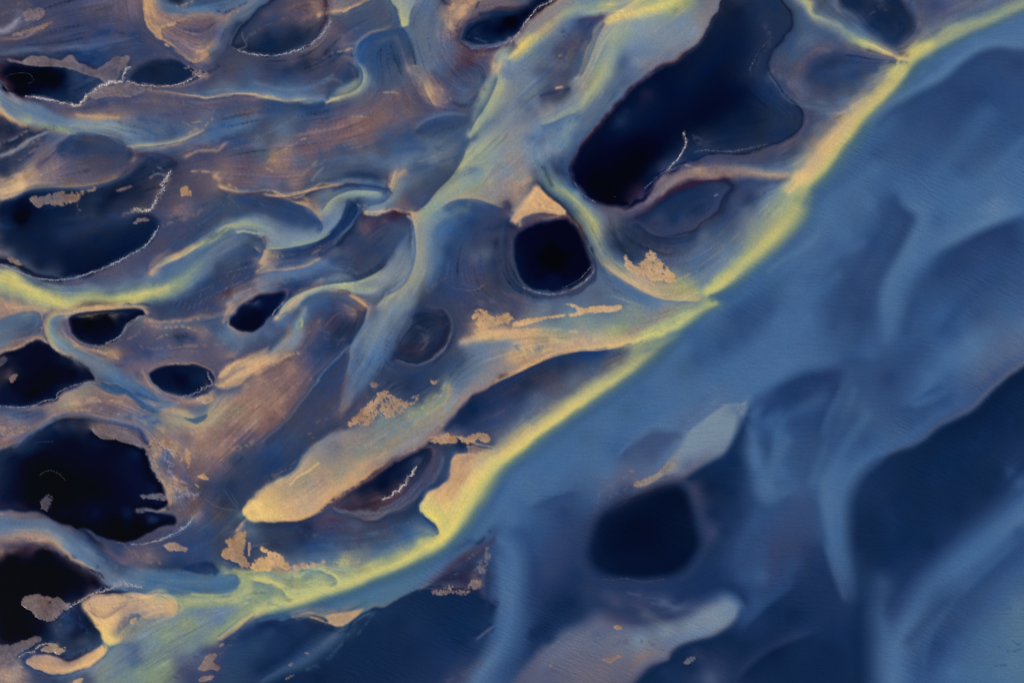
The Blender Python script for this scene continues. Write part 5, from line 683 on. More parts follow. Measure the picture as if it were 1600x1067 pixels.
    W('VM', .45, "130,165,4;170,160,4;200,158,3", "220,182,3;260,180,3;290,176,3", "290,158,2;310,168,2;330,172,2", brk=.8, sc=9)
    W('CT', .6, "120,180,2.5;140,182,3;165,184,3;185,184,2.4")
    W('TW', .55, "320,198,2;328,190,2;332,186,2", "295,210,1.6;305,202,1.6;318,204,1.6", "280,225,1.6;290,220,1.6;300,212,1.6", "300,192,1.4;315,190,1.4", brk=1, sc=4)
    W('TU', .5, "300,240,2;320,236,2;345,228,2;355,222,1.6", "362,232,2;372,232,2", "285,190,2;300,198,2;315,196,2", brk=1, sc=5)
    W('MB', .5, "215,186,3;250,192,4;270,202,4;275,208,3", "180,190,2;215,198,2;245,212,2", "320,205,3;350,195,4;380,185,4;410,172,3", "330,222,3;370,212,4;405,200,4", brk=.5, sc=8)
    W('GS', .5, "190,196,3;215,206,3;240,214,3", "345,205,2;372,200,3;400,190,3;425,178,2", "400,215,2;425,205,2;450,190,2;470,178,2", "395,232,2;420,222,2;445,205,2", brk=.6, sc=7)
    W('UG', .5, "215,216,2;240,206,2", "225,208,1.5;228,206,1.5", brk=.8, sc=4)
    # left striped corner
    W('UGH', .55, "0,226,1.5;15,220,1.5;30,213,1.5;42,205,1.5", "8,243,1.5;25,236,1.6;42,228,1.6;62,216,1.6;75,207,1.4", "30,228,1;48,220,1;62,210,1", brk=.7, sc=5)
    W('DV', .7, "0,210,3;15,203,4;25,195,4", "0,234,2.5;20,229,2.5;35,222,2.5", "0,252,3;20,246,3;45,234,3;60,228,2", "0,264,3;15,256,4;30,250,3", "25,262,3;40,248,3;52,240,2", brk=.5, sc=8)
    W('TO', .5, "5,238,2;25,230,2;45,220,2", "30,250,2;45,240,2;60,230,2", brk=.8, sc=6)
    W('BG', .45, "60,228,2;72,216,2;86,206,2", "70,222,2;84,212,2;94,205,2", "90,216,2;98,210,2", brk=.4, sc=6)
    W('UV', .5, "85,254,1.6;105,252,1.6;130,256,1.6", "88,242,1.6;105,236,1.6;120,226,1.6", "95,262,2;125,262,2", "100,240,1.4;120,244,1.4;150,244,1.4", brk=.8, sc=5)
    W('M', .5, "120,240,8;150,232,10;180,238,8")
    W('C', .4, "0,302,3;20,298,4;45,286,4;65,274,4", "10,288,3;30,276,4;45,266,3", brk=.6, sc=9)
    W('BV', .6, "0,308,2;25,303,2;50,294,2.5;80,288,2.5;120,286,2.4;150,284,2", brk=.3, sc=6)
    W('V', .55, "150,262,7;175,255,8;195,250,8", "170,275,5;200,262,5")
    W('D', .6, "150,300,6;185,285,9;215,270,9;235,262,7", "225,245,4;245,252,4", "50,320,8;100,325,9;150,320,8", brk=.4, sc=20)
    W('X', .45, "210,243,3;235,240,3;262,246,3;275,256,2")
    W('TU', .6, "115,312,3;125,304,3;135,300,3", "122,322,3;125,330,3;122,333,2", brk=1, sc=5)
    W('GUH', .5, "235,278,2;245,272,2;262,276,2", "240,268,2;248,262,2;256,270,2", "250,300,3;256,290,3;262,280,3", "192,336,3;202,333,2", brk=1.2, sc=4)
    W('C', .8, "210,331,1.6;220,329,1.8;232,328,1.6", brk=.5, sc=4)
    W('M', .45, "60,365,6;120,360,6;170,352,5;200,346,4", "90,345,4;150,338,4;200,334,4", "0,352,4;30,356,4", brk=.6, sc=14)
    # right of the left lake
    W('TOU', .5, "265,338,2;285,335,3;305,330,2", "255,352,3;275,345,3;300,336,3;320,325,2", "285,345,2;310,335,2", brk=.8, sc=6)
    W('TC', .6, "338,272,5;340,278,5", "300,268,2;320,268,2;335,270,2", "358,290,3;375,296,3", brk=.4, sc=6)
    W('CW', .5, "336,276,4;342,280,3")
    W('M', .5, "355,305,3;345,320,4;330,335,4;315,350,4", "375,310,6;400,320,8;430,330,10;460,340,8")
    W('GB', .4, "355,300,1.2;362,312,1.2;375,325,1.2", "345,318,1.2;352,322,1.2;360,318,1.2", "395,308,1.2;408,318,1.2;416,326,1.2", brk=.6, sc=5)
    W('BG', .45, "340,330,2;320,345,2;300,358,2", "362,300,1.5;352,312,1.5;340,322,1.5", brk=.5, sc=6)
    # brown plain centre top
    W('OR', .4, "560,150,5;590,150,5;620,152,5", "520,200,5;560,190,6;600,188,6;640,178,5", "480,215,4;520,208,4;560,200,4", "540,175,4;580,170,4", brk=.8, sc=10)
    W('CT', .55, "600,145,2;615,144,2;625,147,1.6", "545,183,1.6;560,182,1.6;575,184,1.4", brk=.7, sc=5)
    W('WT', .6, "440,236,1.8;452,230,2;465,222,2;478,216,1.6", "420,250,2;430,252,2", "432,240,1.4;445,238,1.4", "415,262,2;425,268,2", brk=.9, sc=4)
    W('TO', .5, "430,246,2;445,250,3;460,252,3", "485,262,3;500,256,3;508,250,2", brk=.9, sc=6)
    W('RO', .4, "450,225,4;480,208,5;520,200,5;560,196,4", "440,245,4;470,238,5;500,232,4", brk=.8, sc=8)
    W('GB', .5, "480,262,3;520,250,4;560,244,4;600,246,3", "560,262,2;600,258,3;640,254,2;680,240,2;710,226,2", "540,222,2;570,214,2;600,208,2", brk=.5, sc=9)
    W('BM', .45, "500,240,4;540,230,4;580,228,3;620,218,3", "610,232,4;650,234,4;690,232,4", "640,268,2;680,256,3;715,244,2", "640,190,3;660,185,3;690,176,2", brk=.5, sc=10)
    W('UV', .45, "610,210,4;640,200,4;655,192,3", "650,172,3;680,176,3;720,172,3", brk=.6, sc=9)
    W('TG', .5, "618,258,1.5;640,255,1.5;665,250,1.5;690,238,1.5", brk=.5, sc=5)
    W('GA', .5, "505,262,2;495,272,2;488,282,2")
    # sand tongue & mottled sand
    W('CT', .55, "652,120,3;660,135,4;668,148,4;672,156,3", "690,140,1.5;698,143,1.5;704,142,1.2", "688,158,2;696,160,2;704,154,1.6", brk=.7, sc=5)
    W('TC', .6, "705,8,7;712,18,7;728,8,7;736,2,5", "700,30,6;705,45,6", brk=1.2, sc=5)
    W('TU', .55, "720,28,7;712,50,7;700,62,6", "690,70,5;695,85,5", "698,52,5;690,60,4", brk=1.2, sc=5)
    W('D', .6, "690,-2,2.5;696,6,2.5", "744,12,2;748,4,2")
    W('BV', .4, "680,95,3;690,105,3;700,115,3", "675,110,3;685,120,3;695,125,3", "668,60,3;674,90,3;676,115,3", brk=.9, sc=5)
    W('RX', .6, "712,90,4;722,94,5;735,98,4;745,96,3", "715,104,3;725,110,3", "720,78,2;714,84,2", brk=.5, sc=6)
    W('TUO', .5, "755,86,4;768,92,4;776,98,3", "745,90,3;752,92,3", brk=.6, sc=6)
    W('D', .6, "736,38,3;728,50,3;722,62,3", "750,22,3;765,20,3;790,20,3", "755,28,4;780,24,4;800,22,3")
    W('VG', .45, "728,66,2;745,72,2;765,73,2;785,70,2", "740,60,2;760,66,2")
    W('CCT', .8, "780,106,3.2;777,111,3", "782,96,2;781,104,2.6")
    W('CT', .5, "645,104,1.5;652,104,1.5", "642,93,1.2;645,96,1.2")
    W('UV', .5, "700,155,5;730,150,6;755,140,5", "720,130,5;750,125,5", brk=.6, sc=10)
    # lens details inside the pale delta
    W('MV', .5, "905,35,5;915,45,5;925,38,4", "870,85,6;880,95,7;885,70,6", "880,50,5;890,60,5", brk=.8, sc=6)
    W('GV', .6, "870,95,2;885,92,2;900,90,1.6", "855,92,2;862,98,2;868,103,2", "862,66,1.6;880,62,1.6;895,58,1.4", "890,78,1.4;905,74,1.4", brk=1, sc=4)
    W('T', .7, "873,88,1.6;878,86,1.6;880,89,1.5", brk=.3, sc=4)
    W('CT', .9, "869,138,1.8;874,137,1.8;878,136,1.4")
    W('DM', .6, "845,150,2;860,146,3;878,142,2.5;890,139,1.6")
    W('OR', .6, "940,32,2.5;944,38,2.5;941,44,2", "930,26,1.6;945,26,1.6", brk=.4, sc=5)
    W('AT', .6, "946,42,2;938,56,2.6;930,72,3;922,90,3.4;914,106,3.4;908,118,3", brk=.3, sc=5)
    W('GB', .45, "850,200,3;870,192,3;890,188,3", "830,218,3;860,206,3;885,196,3", "875,230,3;885,215,3;900,200,3", brk=.5, sc=9)
    W('TG', .5, "800,195,6;825,205,6;845,200,5", "790,240,6;815,245,6;830,255,5", "780,260,4;800,255,5;820,250,4", brk=.6, sc=12)
    W('VG', .4, "880,160,5;855,168,6;830,180,6;805,195,5", "860,150,4;840,160,5;825,172,5", brk=.4, sc=12)
    W('GA', .5, "860,225,2;880,210,2;898,200,2", "835,260,3;850,250,3;870,235,2", brk=.5, sc=7)
    W('TCT', .45, "760,290,5;780,285,6;800,275,6;815,265,5", "790,300,5;812,290,5;828,280,4", brk=.5, sc=10)
    W('D', .45, "850,262,4;856,275,4;862,290,4")
    W('OX', .6, "1035,106,1.6;1015,118,1.8;995,130,1.8;985,142,1.6", "960,168,1.4;945,185,1.4;925,205,1.3;905,228,1.2;896,250,1.2", brk=.3, sc=5)
    W('TO', .4, "1005,112,3;1020,102,3;1035,94,3", brk=.3, sc=6)
    # lake
    W('K', .35, "960,285,16;985,265,18;1010,240,20;1050,215,20;1090,190,20;1130,160,18")
    W('DM', .35, "1180,235,4;1160,215,6;1130,212,6;1100,218,5", "980,172,6;960,200,5;945,225,4", "1205,140,6;1225,165,6;1230,190,6;1205,215,5", brk=.3, sc=16)
    W('VG', .4, "1076,210,2;1090,216,3;1105,220,3", "1080,216,2;1095,226,3", brk=.8, sc=5)
    W('UV', .4, "1174,118,3;1180,104,3;1190,88,3", "1195,40,5;1205,60,5;1200,80,4", brk=.7, sc=7)
    # hollow top right
    W('UV', .5, "1330,18,3;1342,28,4;1352,34,4", "1372,10,3;1380,0,3", "1360,22,2;1372,16,2;1385,16,2", brk=1, sc=5)
    W('D', .55, "1320,5,5;1335,15,5", "1375,32,9;1395,38,10;1400,22,9", "1360,8,6;1400,6,6", brk=.3, sc=10)
    W('VD', .4, "1420,12,3;1432,28,3;1432,45,3", "1418,10,2;1425,0,2", brk=.6, sc=6)
    W('DM', .5, "1385,62,8;1410,62,8;1430,48,6")
    # between lake and front
    W('M', .5, "1270,108,5;1295,97,5;1320,95,5;1345,98,4", "1285,125,8;1315,125,9;1340,115,6", brk=.2, sc=20)
    W('UG', .4, "1215,118,5;1235,130,6;1260,146,5;1285,160,4;1305,170,3", "1275,78,4;1300,80,4", brk=.3, sc=10)
    W('MV', .5, "1262,172,4;1262,195,5;1250,215,5;1235,232,5", "1205,245,4;1240,240,4", "1175,255,4;1140,254,4", brk=.2, sc=12)
    W('GT', .4, "1130,262,3;1170,265,3;1200,268,3")
    # peach rim grain
    W('TUH', .4, "1010,316,3;1025,304,3.4;1040,293,3;1052,284,3", brk=1.2, sc=3.5)
    W('MX', .5, "1140,292,3;1135,305,3;1122,325,2.4", "985,342,3;1005,345,3", "1030,378,5;1050,376,4;1040,388,4", brk=.4, sc=8)
    W('GH', .6, "1117,306,1.4;1121,304,1.3")
    W('VU', .4, "1010,358,1.4;1030,368,1.4;1055,370,1.4;1075,366,1.2")
    W('M', .5, "1150,320,5;1175,312,5;1195,305,4", "1130,345,5;1155,330,5", brk=.2, sc=14)
    W('D', .4, "980,372,5;1005,380,6;1030,385,5", brk=.4, sc=10)
    # fan at the bottom of the bar
    W('CTL', .5, "1030,462,1.2;1048,448,1.2;1062,438,1.2;1075,432,1", "1020,455,1;1040,446,1;1058,440,1", "1035,458,1;1052,452,1;1066,446,1", "1045,466,1;1060,460,1;1075,455,1", "1055,440,1;1072,430,1;1078,428,1", brk=.5, sc=4)
    W('CT', .5, "945,412,3;960,425,4;985,440,5;1010,455,5;1030,462,4", brk=.2, sc=10)
    W('TL', .5, "1035,455,8;1060,455,9;1085,460,7")
    W('VT', .5, "974,388,1.2;982,392,1.2", "1000,392,1.2;1012,398,1", "1040,396,1;1048,390,1", brk=.6, sc=3)
    # round pool
    W('VU', .45, "800,372,1.5;798,390,1.5;799,410,1.5;806,430,1.5", "905,362,2;914,378,2;922,396,2;924,405,1.6", brk=.2, sc=6)
    W('XU', .5, "818,351,1.5;840,346,1.5;862,344,1.5;884,341,1.5")
    W('C', .4, "826,316,4;836,308,4;846,318,4", "856,322,4;868,330,4", brk=.6, sc=7)
    W('OT', .5, "846,318,1;852,322,1;850,330,1", "838,300,1.4;846,312,1.2", brk=.6, sc=4)
    W('CTW', .8, "812,346,2;808,340,3;812,332,4;820,326,4", brk=.2, sc=6)
    # slate west of the round pool
    W('VG', .4, "735,402,1.5;742,398,1.5;750,404,1.5", "718,440,1.6;735,448,1.6;755,446,1.6", "690,438,1.4;700,432,1.4", "690,515,1.5;700,505,1.5", brk=1, sc=4)
    W('D', .5, "760,360,5;780,355,6;795,350,5", "775,380,5;782,410,5;778,440,4", "650,440,8;640,460,8;660,478,6", brk=.2, sc=16)
    W('VX', .5, "770,322,5;790,326,5;800,332,4", brk=1, sc=4)
    W('U', .35, "710,470,6;740,475,7;770,470,6", "790,455,6;820,470,5", brk=.7, sc=10)
    W('VT', .4, "665,455,2;675,448,2;683,442,2", "643,500,1.6;638,510,1.6", brk=1, sc=4)
    W('GT', .45, "1000,488,1;988,494,1;980,500,1", "986,488,1;990,500,1", brk=.4, sc=4)
    # shoal cloud
    W('CL', .6, "808,550,3;820,544,4;832,542,4", "812,556,3;826,550,4;846,548,3;860,545,2", "838,538,2;850,536,2", brk=.9, sc=5)
    W('GB', .5, "812,548,3;806,540,3", "836,548,2;848,542,2", brk=.6, sc=5)
    W('C', .45, "780,520,2;820,514,3;860,516,3;900,518,3", "860,530,3;890,536,4;930,532,4", brk=.4, sc=10)
    W('VB', .5, "825,582,1.5;835,578,1.5;842,572,1.2", "800,592,1.5;812,588,1.5;820,586,1.5", "805,600,1.5;820,592,1.5", brk=1, sc=3.5)
    W('XV', .5, "800,600,5;780,608,5;760,618,4", "810,610,6;790,622,6", brk=.6, sc=8)
    W('VB', .4, "770,602,1.2;785,598,1.2", "758,612,1.2;772,606,1.2", brk=.8, sc=4)
    # pale shoal
    W('TEC', .5, "690,612,5;672,625,6;655,640,6;640,650,5", "695,600,3;690,615,3;698,622,3", "660,650,4;640,662,4;620,672,4", brk=1, sc=6)
    W('G', .5, "600,680,8;630,665,8;660,650,6", "560,700,10;590,690,10", brk=.5, sc=16)
    W('W', .55, "500,798,2.5;520,782,2.5;545,765,2.5;565,752,2;580,740,2", "395,812,3;430,812,3;470,808,3;495,800,3", brk=.8, sc=4)
    W('OTU', .6, "400,772,2;412,760,2;425,748,2;440,738,2;455,730,1.6", "398,780,1.5;406,768,1.5", brk=1.2, sc=3)
    W('TV', .5, "425,742,1.6;440,736,1.6;460,722,1.6;480,705,1.4", brk=1.2, sc=3)
    W('UT', .5, "482,678,1.5;490,674,1.5", "495,660,1.2;500,657,1.2", "508,655,1.2;511,652,1.2", "486,684,1.5;492,684,1.5", brk=.8, sc=3)
    W('UV', .5, "560,640,5;580,610,6;600,600,4", brk=.8, sc=9)
    W('GU', .5, "552,600,2;546,612,2;536,630,2;530,640,1.5", "548,540,2;550,548,2")
    W('BG', .35, "410,690,1;430,668,1;455,645,1;475,618,1;490,600,1.2;510,575,1;530,555,1;545,540,1")
    # mud fan
    W('TOE', .5, "450,600,1.2;465,608,1.2;478,614,1.2", "450,590,1.2;470,602,1.2", "460,612,1.2;474,618,1.2", "485,592,1.5;492,596,1.5;500,594,1.2", "440,572,1.4;448,566,1.4;458,564,1.4", brk=.8, sc=4)
    W('TEO', .5, "355,650,3;375,640,4;400,650,5;385,668,5", "405,590,3;420,600,4;430,615,5", "400,625,5;425,635,5;445,650,4", "340,690,4;370,700,4;395,690,4", brk=1.4, sc=4)
    W('RV', .45, "410,660,5;440,650,6;465,630,5;480,610,4", "395,690,4;420,675,5;445,660,4", "450,560,4;480,556,4", brk=.8, sc=7)
    W('VB', .4, "470,545,1.4;490,552,1.4;515,548,1.4;535,542,1.2", "480,535,1.4;505,541,1.4;530,538,1.2", "475,560,1.2;500,565,1.2;525,558,1", brk=.6, sc=4)
    W('BG', .4, "505,528,2;520,532,2;540,530,2", "500,515,2;515,520,2", brk=.6, sc=4)
    W('CT', .6, "465,552,3;448,556,3;432,566,4;412,576,4;395,580,4", "350,600,4;365,590,5;385,578,5;400,566,5", brk=.4, sc=8)
    # middle streams
    W('OT', .5, "540,478,2;555,484,2;567,484,2", "545,490,2;560,492,2", "500,500,2;490,510,2;482,520,2", brk=1, sc=4)
    W('TW', .6, "548,462,1.4;560,470,1.4;572,478,1.4", "440,490,2;450,480,2.4;460,472,2.4;475,466,2", brk=.4, sc=4)
    W('L', .7, "471,498,1.6;472,505,2;471,510,1.5")
    W('XD', .6, "490,385,2;500,392,2;495,400,2", "505,380,2;515,370,2;525,360,2", brk=.8, sc=4)
    W('T', .5, "500,385,1.5;510,380,1.5;518,372,1.2", "488,396,2;500,390,2", brk=1, sc=3.5)
    W('RXO', .5, "560,342,4;580,345,5;600,345,5", "565,355,5;575,362,5", "612,335,4;630,332,4", brk=.5, sc=7)
    W('M', .5, "560,375,9;590,385,10;600,410,8;575,415,7", "520,410,6;545,405,6", brk=.4, sc=16)
    W('GB', .4, "540,415,2;555,425,2;562,436,2", "470,440,2;490,436,2;510,440,2", "530,412,1.6;545,402,1.6", brk=.6, sc=6)
    W('CT', .6, "405,402,4;412,395,3;420,390,2.4", "435,425,1.4;455,420,1.6;480,415,1.6;500,404,1.4", "400,425,2;410,418,2;418,410,2", brk=.5, sc=5)
    W('OUT', .5, "400,435,4;420,440,5;440,436,4", "415,452,4;430,446,4;450,440,4", "470,440,3;485,436,3", brk=.8, sc=6)
    W('DM', .5, "455,436,2;470,440,2;485,440,2", "440,446,2;460,448,2;480,448,2", "425,396,4;445,402,5;465,398,4", brk=.7, sc=6)
    W('VX', .5, "612,332,3;622,336,3;632,334,3", brk=.5, sc=5)
    W('CW', .7, "572,330,1.5;590,331,1.5;600,330,1.2", "638,338,2.5;646,345,2.5;648,352,2", "618,268,1.5;614,280,2;610,292,1.6")
    W('TC', .5, "500,326,2;496,334,3;502,340,2", "415,304,1.2;440,304,1.3;470,300,1.2;500,294,1;530,292,1", "470,306,3;480,312,3", brk=.4, sc=5)
    W('DM', .5, "545,288,2;565,290,2;585,293,2;605,296,2", "545,312,2;552,318,2.5;556,330,3;548,345,3;535,358,3", )
    W('DM', .3, "658,322,2;678,306,2.4;696,288,2.4;712,270,2;720,262,1.5")
    W('VM', .4, "350,450,6;310,465,6;340,430,6;380,425,5", "280,478,5;320,480,5;360,466,5", brk=.4, sc=12)
    W('UT', .4, *["%d,%d,.9;%d,%d,.9" % (x, y, x+dx, y-10) for x, y, dx in ((270,478,5),(278,480,5),(286,482,5),(294,484,5),(302,482,5),(310,478,6),(318,474,6),(326,470,6),(334,466,6),(342,462,6),(350,456,6),(358,450,6),(290,470,5),(300,468,5),(312,464,5),(322,458,5),(330,452,5),(340,446,5),(350,440,6),(362,438,6),(372,432,6),(380,428,6),(308,490,4),(322,486,4),(336,480,5),(346,474,5))], brk=.8, sc=4, dw=1)
    W('GH', .4, "350,452,1;365,446,1;380,438,1;390,430,1", brk=1, sc=4)
    # left streams, mud between pools
    W('YC', .45, "150,478,3;190,474,4;230,462,4;262,448,4", "20,444,4;60,456,4", brk=.2, sc=14)
    W('CTO', .55, "0,468,8;25,475,8;45,482,6", "85,486,2;110,482,3;150,480,3;190,478,2.4", brk=.3, sc=8)
    W('CT', .5, "228,500,2;250,503,2;280,502,2;310,498,2", "238,508,2;260,512,2.4;285,510,2.4;305,516,2", brk=.8, sc=5)
    W('DM', .5, "278,522,3;290,528,4;302,530,4", "286,518,2;300,524,2", "215,485,1.5;222,488,1.5", brk=.4, sc=6)
    W('UT', .45, "215,540,3;240,545,3;265,540,3", "200,530,3;215,522,3;225,512,3", "280,540,3;310,540,3;340,538,3", "330,520,3;318,512,3", brk=1, sc=6)
    W('BG', .5, "285,505,3;310,505,4;330,500,4;345,492,3", "270,552,2;250,556,2;240,560,2", "350,512,4;358,528,4;362,534,3", brk=.3, sc=8)
    W('TC', .5, "340,520,1.5;345,526,1.5", "258,522,1;262,524,1", "310,520,2;322,516,1.6", "115,540,2;140,546,3;165,552,3", "150,540,2;172,548,3;184,560,2", brk=.8, sc=4)
    W('OT', .55, "362,540,1.2;366,552,1.4;368,562,1.2", "345,535,1.2;358,538,1.2", brk=.4, sc=4)
    W('O', .5, "222,575,3;226,585,3;232,592,2.4", "220,570,2;228,566,2", brk=1.2, sc=3.5)
    W('VM', .4, "180,570,2;210,575,3;215,590,3", "195,560,3;220,560,3", brk=.7, sc=7)
    W('GT', .5, "150,560,2.5;175,580,3;200,595,3;215,604,2", brk=.3, sc=10)
    W('OT', .5, "240,635,3;265,640,3;290,636,3", "255,625,2;280,628,2;300,630,2", brk=.7, sc=6)
    W('TC', .5, "110,630,4;140,625,5;165,625,4;190,628,4", "120,642,3;150,640,4;185,645,4;210,655,4;235,664,4;255,672,4", "300,676,3;308,680,3;318,682,2", brk=.6, sc=9)
    W('U', .5, "110,648,5;140,646,6;170,652,5", brk=.5, sc=10)
    W('BM', .5, "20,650,3;45,648,3;70,646,2", "190,640,3;215,648,4;240,652,4", "235,660,3;250,658,3", brk=.8, sc=6)
    W('GUV', .6, "25,692,1.8;45,680,2;60,670,2;80,658,2.4;100,650,2.4;125,648,2.2;150,656,2;180,662,2;205,668,1.8;222,678,1.6;232,692,1.4", brk=.3, sc=8)
    # tan crust right of black lake
    W('TC', .65, "236,700,2;244,705,2;240,716,2;246,728,2", "262,690,2;276,700,2;284,712,2;282,722,2", "268,745,2;284,752,2;298,758,2", "290,705,1.5;296,718,1.5;294,730,1.5", brk=.9, sc=4)
    W('VB', .6, "250,700,3;260,708,4;268,718,4", "262,738,4;270,742,4", "284,745,4;296,752,4;306,762,4", brk=1.3, sc=3)
    W('H', .5, "252,702,2;262,700,2;268,708,2", "258,716,2;268,724,2", "276,764,3;290,770,4;304,776,4", "262,736,1.2;272,738,1.2;272,746,1.2", brk=1.6, sc=2.6)
    W('C', .8, "256,776,1.8;264,774,2;272,776,1.6", brk=.9, sc=3)
    W('M', .5, "310,770,2;325,785,2;345,795,2", "335,760,1.5;352,780,1.5;368,795,1.5", "318,765,1.2;334,776,1.2", brk=.3, sc=6)
    W('GB', .4, "350,765,.8;362,782,.8;374,796,.8", "362,772,.7;372,788,.7", "318,778,1;340,792,1;372,798,1")
    W('O', .5, "265,752,3;285,765,3;300,780,4;285,792,3", "315,700,3;330,712,3;345,705,3", "275,795,3;295,798,3", brk=.9, sc=5)
    W('N', .5, "242,784,3;258,786,4;262,795,3")
    # stream under the lake and lower left
    W('GSF', .5, "130,850,4;160,872,5;190,890,5;230,900,5;280,905,4", brk=.2, sc=12)
    W('OT', .5, "205,858,2;220,872,3;240,880,3", "225,862,2;245,872,2;250,880,2", brk=.9, sc=4)
    W('UT', .5, "195,852,1.2;205,860,1.2;212,868,1.2", "180,846,1;195,850,1", brk=.6, sc=4)
    W('D', .55, "310,883,3;325,880,4;338,890,4;336,898,3", "290,888,3;310,892,3")
    W('VB', .4, "350,850,3;370,840,3;385,825,3", "300,850,4;330,848,4", "330,875,3;350,880,3;365,886,3", brk=.7, sc=7)
    W('TU', .5, "350,878,1.4;365,884,1.4;378,888,1.4", "390,885,1.5;398,880,1.5", brk=.6, sc=4)
    W('XO', .6, "18,857,2;40,855,2.4;60,856,2;82,858,2", "25,840,1.4;40,842,1.4;55,841,1.4", brk=1, sc=4)
    W('GU', .5, "55,848,1.4;70,852,1.4;85,858,1.2;100,868,1.2", brk=.8, sc=4)
    W('GUH', .6, "165,920,3;178,912,4;190,906,3;200,912,3", "150,924,2;165,914,2;172,908,2", "185,905,1.5;195,915,1.5;210,916,1.5", brk=1.5, sc=2.8)
    W('CT', .7, "110,946,2;120,940,2;130,936,2;140,930,1.6", brk=.6, sc=4)
    W('MB', .4, "100,960,5;110,975,6;95,990,5", "80,1000,4;85,1010,3", "120,960,4;130,980,5;140,990,4", brk=.9, sc=6)
    W('VG', .4, "95,965,2;105,958,2;115,950,2", "88,985,2;95,975,2", brk=1, sc=4)
    W('FB', .5, "115,1020,3;135,1015,3;152,1008,3", "100,1028,2;125,1024,2;150,1012,2", brk=.4, sc=5)
    W('BM', .45, "190,980,3;200,985,3;215,978,3", "188,972,2;196,970,2", brk=.6, sc=4)
    W('CT', .5, "145,945,3;165,938,4;190,934,4;215,928,4", "165,955,3;190,945,4;215,935,4", "185,1003,1.4;205,1004,1.4;212,1000,1", brk=.3, sc=8)
    W('UV', .6, "136,955,2;142,968,2;150,975,2", "145,972,1.5;155,978,1.5", brk=1, sc=3)
    W('T', .6, "0,1050,3;18,1044,3;35,1042,3", "20,1058,3;35,1052,3", brk=1, sc=4)
    W('OX', .5, "50,1056,3;75,1058,3;95,1054,3", brk=1.2, sc=3)
    W('GB', .4, "200,1010,4;215,1020,5;205,1035,5", "170,1060,5;190,1045,5", brk=.4, sc=10)
    W('MV', .45, "330,1010,5;310,1022,5;290,1040,5;275,1058,5", "355,1000,3;340,1015,3", brk=.7, sc=8)
    W('GV', .35, "345,1020,4;360,1005,4;372,990,3;380,978,2", brk=1, sc=4)
    # yellow flats
    W('GEF', .4, "440,905,4;460,900,5;485,900,5", "400,925,5;425,922,5;445,926,4", "380,935,4;410,940,5;440,948,4", brk=.6, sc=6)
    W('YL', .45, "520,915,3;545,905,4;580,895,4;620,880,4", "500,888,3;530,878,4;560,876,3", "390,902,3;415,908,3;440,918,3", brk=.3, sc=8)
    W('BG', .4, "480,835,3;520,840,3;560,838,3;600,830,3", "500,850,3;540,852,3;590,848,3;630,838,3", brk=.5, sc=8)
    W('MV', .5, "420,825,6;450,822,6;480,830,5", "510,845,5;545,850,5;590,842,4", brk=.4, sc=9)
    W('XO', .4, "505,815,4;520,822,4;535,830,4", "510,805,3;530,812,3", brk=.9, sc=5)
    # blue river: long soft folds
    W('SSB', .45, "1260,420,10;1300,400,11;1350,380,8", "1275,340,12;1320,300,12;1365,265,9", "1215,520,14;1260,470,14;1310,430,9", "1020,650,14;1070,620,16;1130,585,15;1190,545,12", "1540,180,18;1500,230,20;1460,280,18")
    W('SSB', .55, "1470,310,9;1440,340,10;1425,380,12;1405,430,12;1392,480,11;1385,530,9", "1480,330,8;1520,300,9;1560,260,9;1600,220,8", "1500,345,10;1540,335,8", "1430,630,8;1460,590,10;1500,555,11;1550,520,9")
    W('SB', .45, "1330,350,7;1300,400,8;1265,460,8;1235,500,8", "1210,400,9;1180,440,10;1140,480,10", "900,690,12;860,730,12;820,780,10;790,830,8", "1335,610,7;1320,650,8;1290,700,9;1270,750,9", "1210,655,12;1250,640,12;1290,620,12")
    W('SSB', .5, "1220,655,7;1212,700,9;1205,740,11;1200,770,9", "1355,650,8;1325,690,10;1300,740,12;1292,790,11;1305,850,10;1320,900,8", "1370,960,12;1390,1000,14;1400,1050,14", "1410,980,10;1450,920,12;1510,865,13;1570,815,12;1610,780,12")
    W('BBM', .4, "1570,860,12;1530,905,12;1490,950,10", "1240,880,12;1205,930,10;1170,960,8", "1190,800,10;1165,840,10;1150,880,8")
    W('MMB', .5, "1395,312,7;1385,350,10;1355,400,11;1325,450,12;1300,510,10", "1330,440,10;1350,480,10;1340,530,9", "1475,395,10;1445,430,12;1425,480,11;1415,520,9", "1420,190,9;1470,165,10;1520,140,9;1570,130,9", "1560,430,12;1510,470,10;1470,520,9", "1410,640,6;1440,620,5;1470,605,5")
    W('MDM', .4, "1265,590,10;1240,620,11;1215,660,8", "1325,640,6;1305,670,7;1285,715,6", "1250,840,6;1275,890,7;1300,930,6", "1460,750,16;1520,700,16;1580,650,14", "1390,800,12;1400,860,12", brk=.2, sc=20)
    W('DM', .35, "1260,980,12;1320,1000,12;1330,1050,12", "1420,1000,10;1470,950,10;1500,930,8")
    # the wide middle channel running down past centre
    W('AG', .55, "735,285,12;705,305,15;680,330,14;668,360,12;664,395,12;655,430,12;640,460,12;622,490,13;605,520,14;590,550,11")
    W('AAG', .6, "745,270,10;718,290,12;690,310,12;668,332,9;657,360,7;655,395,7;648,430,8;632,455,8", "600,478,8;592,505,8;580,535,6")
    W('LEA', .5, "735,283,8;705,298,9;680,318,8;664,340,5")
    W('GB', .5, "610,505,12;592,540,12;578,575,9;562,605,6", "690,360,12;680,400,12;668,440,10")
    W('UT', .4, "545,580,5;540,605,5;534,632,3", "548,545,4;551,560,3")
    W('BV', .4, "640,500,8;620,530,8;605,560,7")
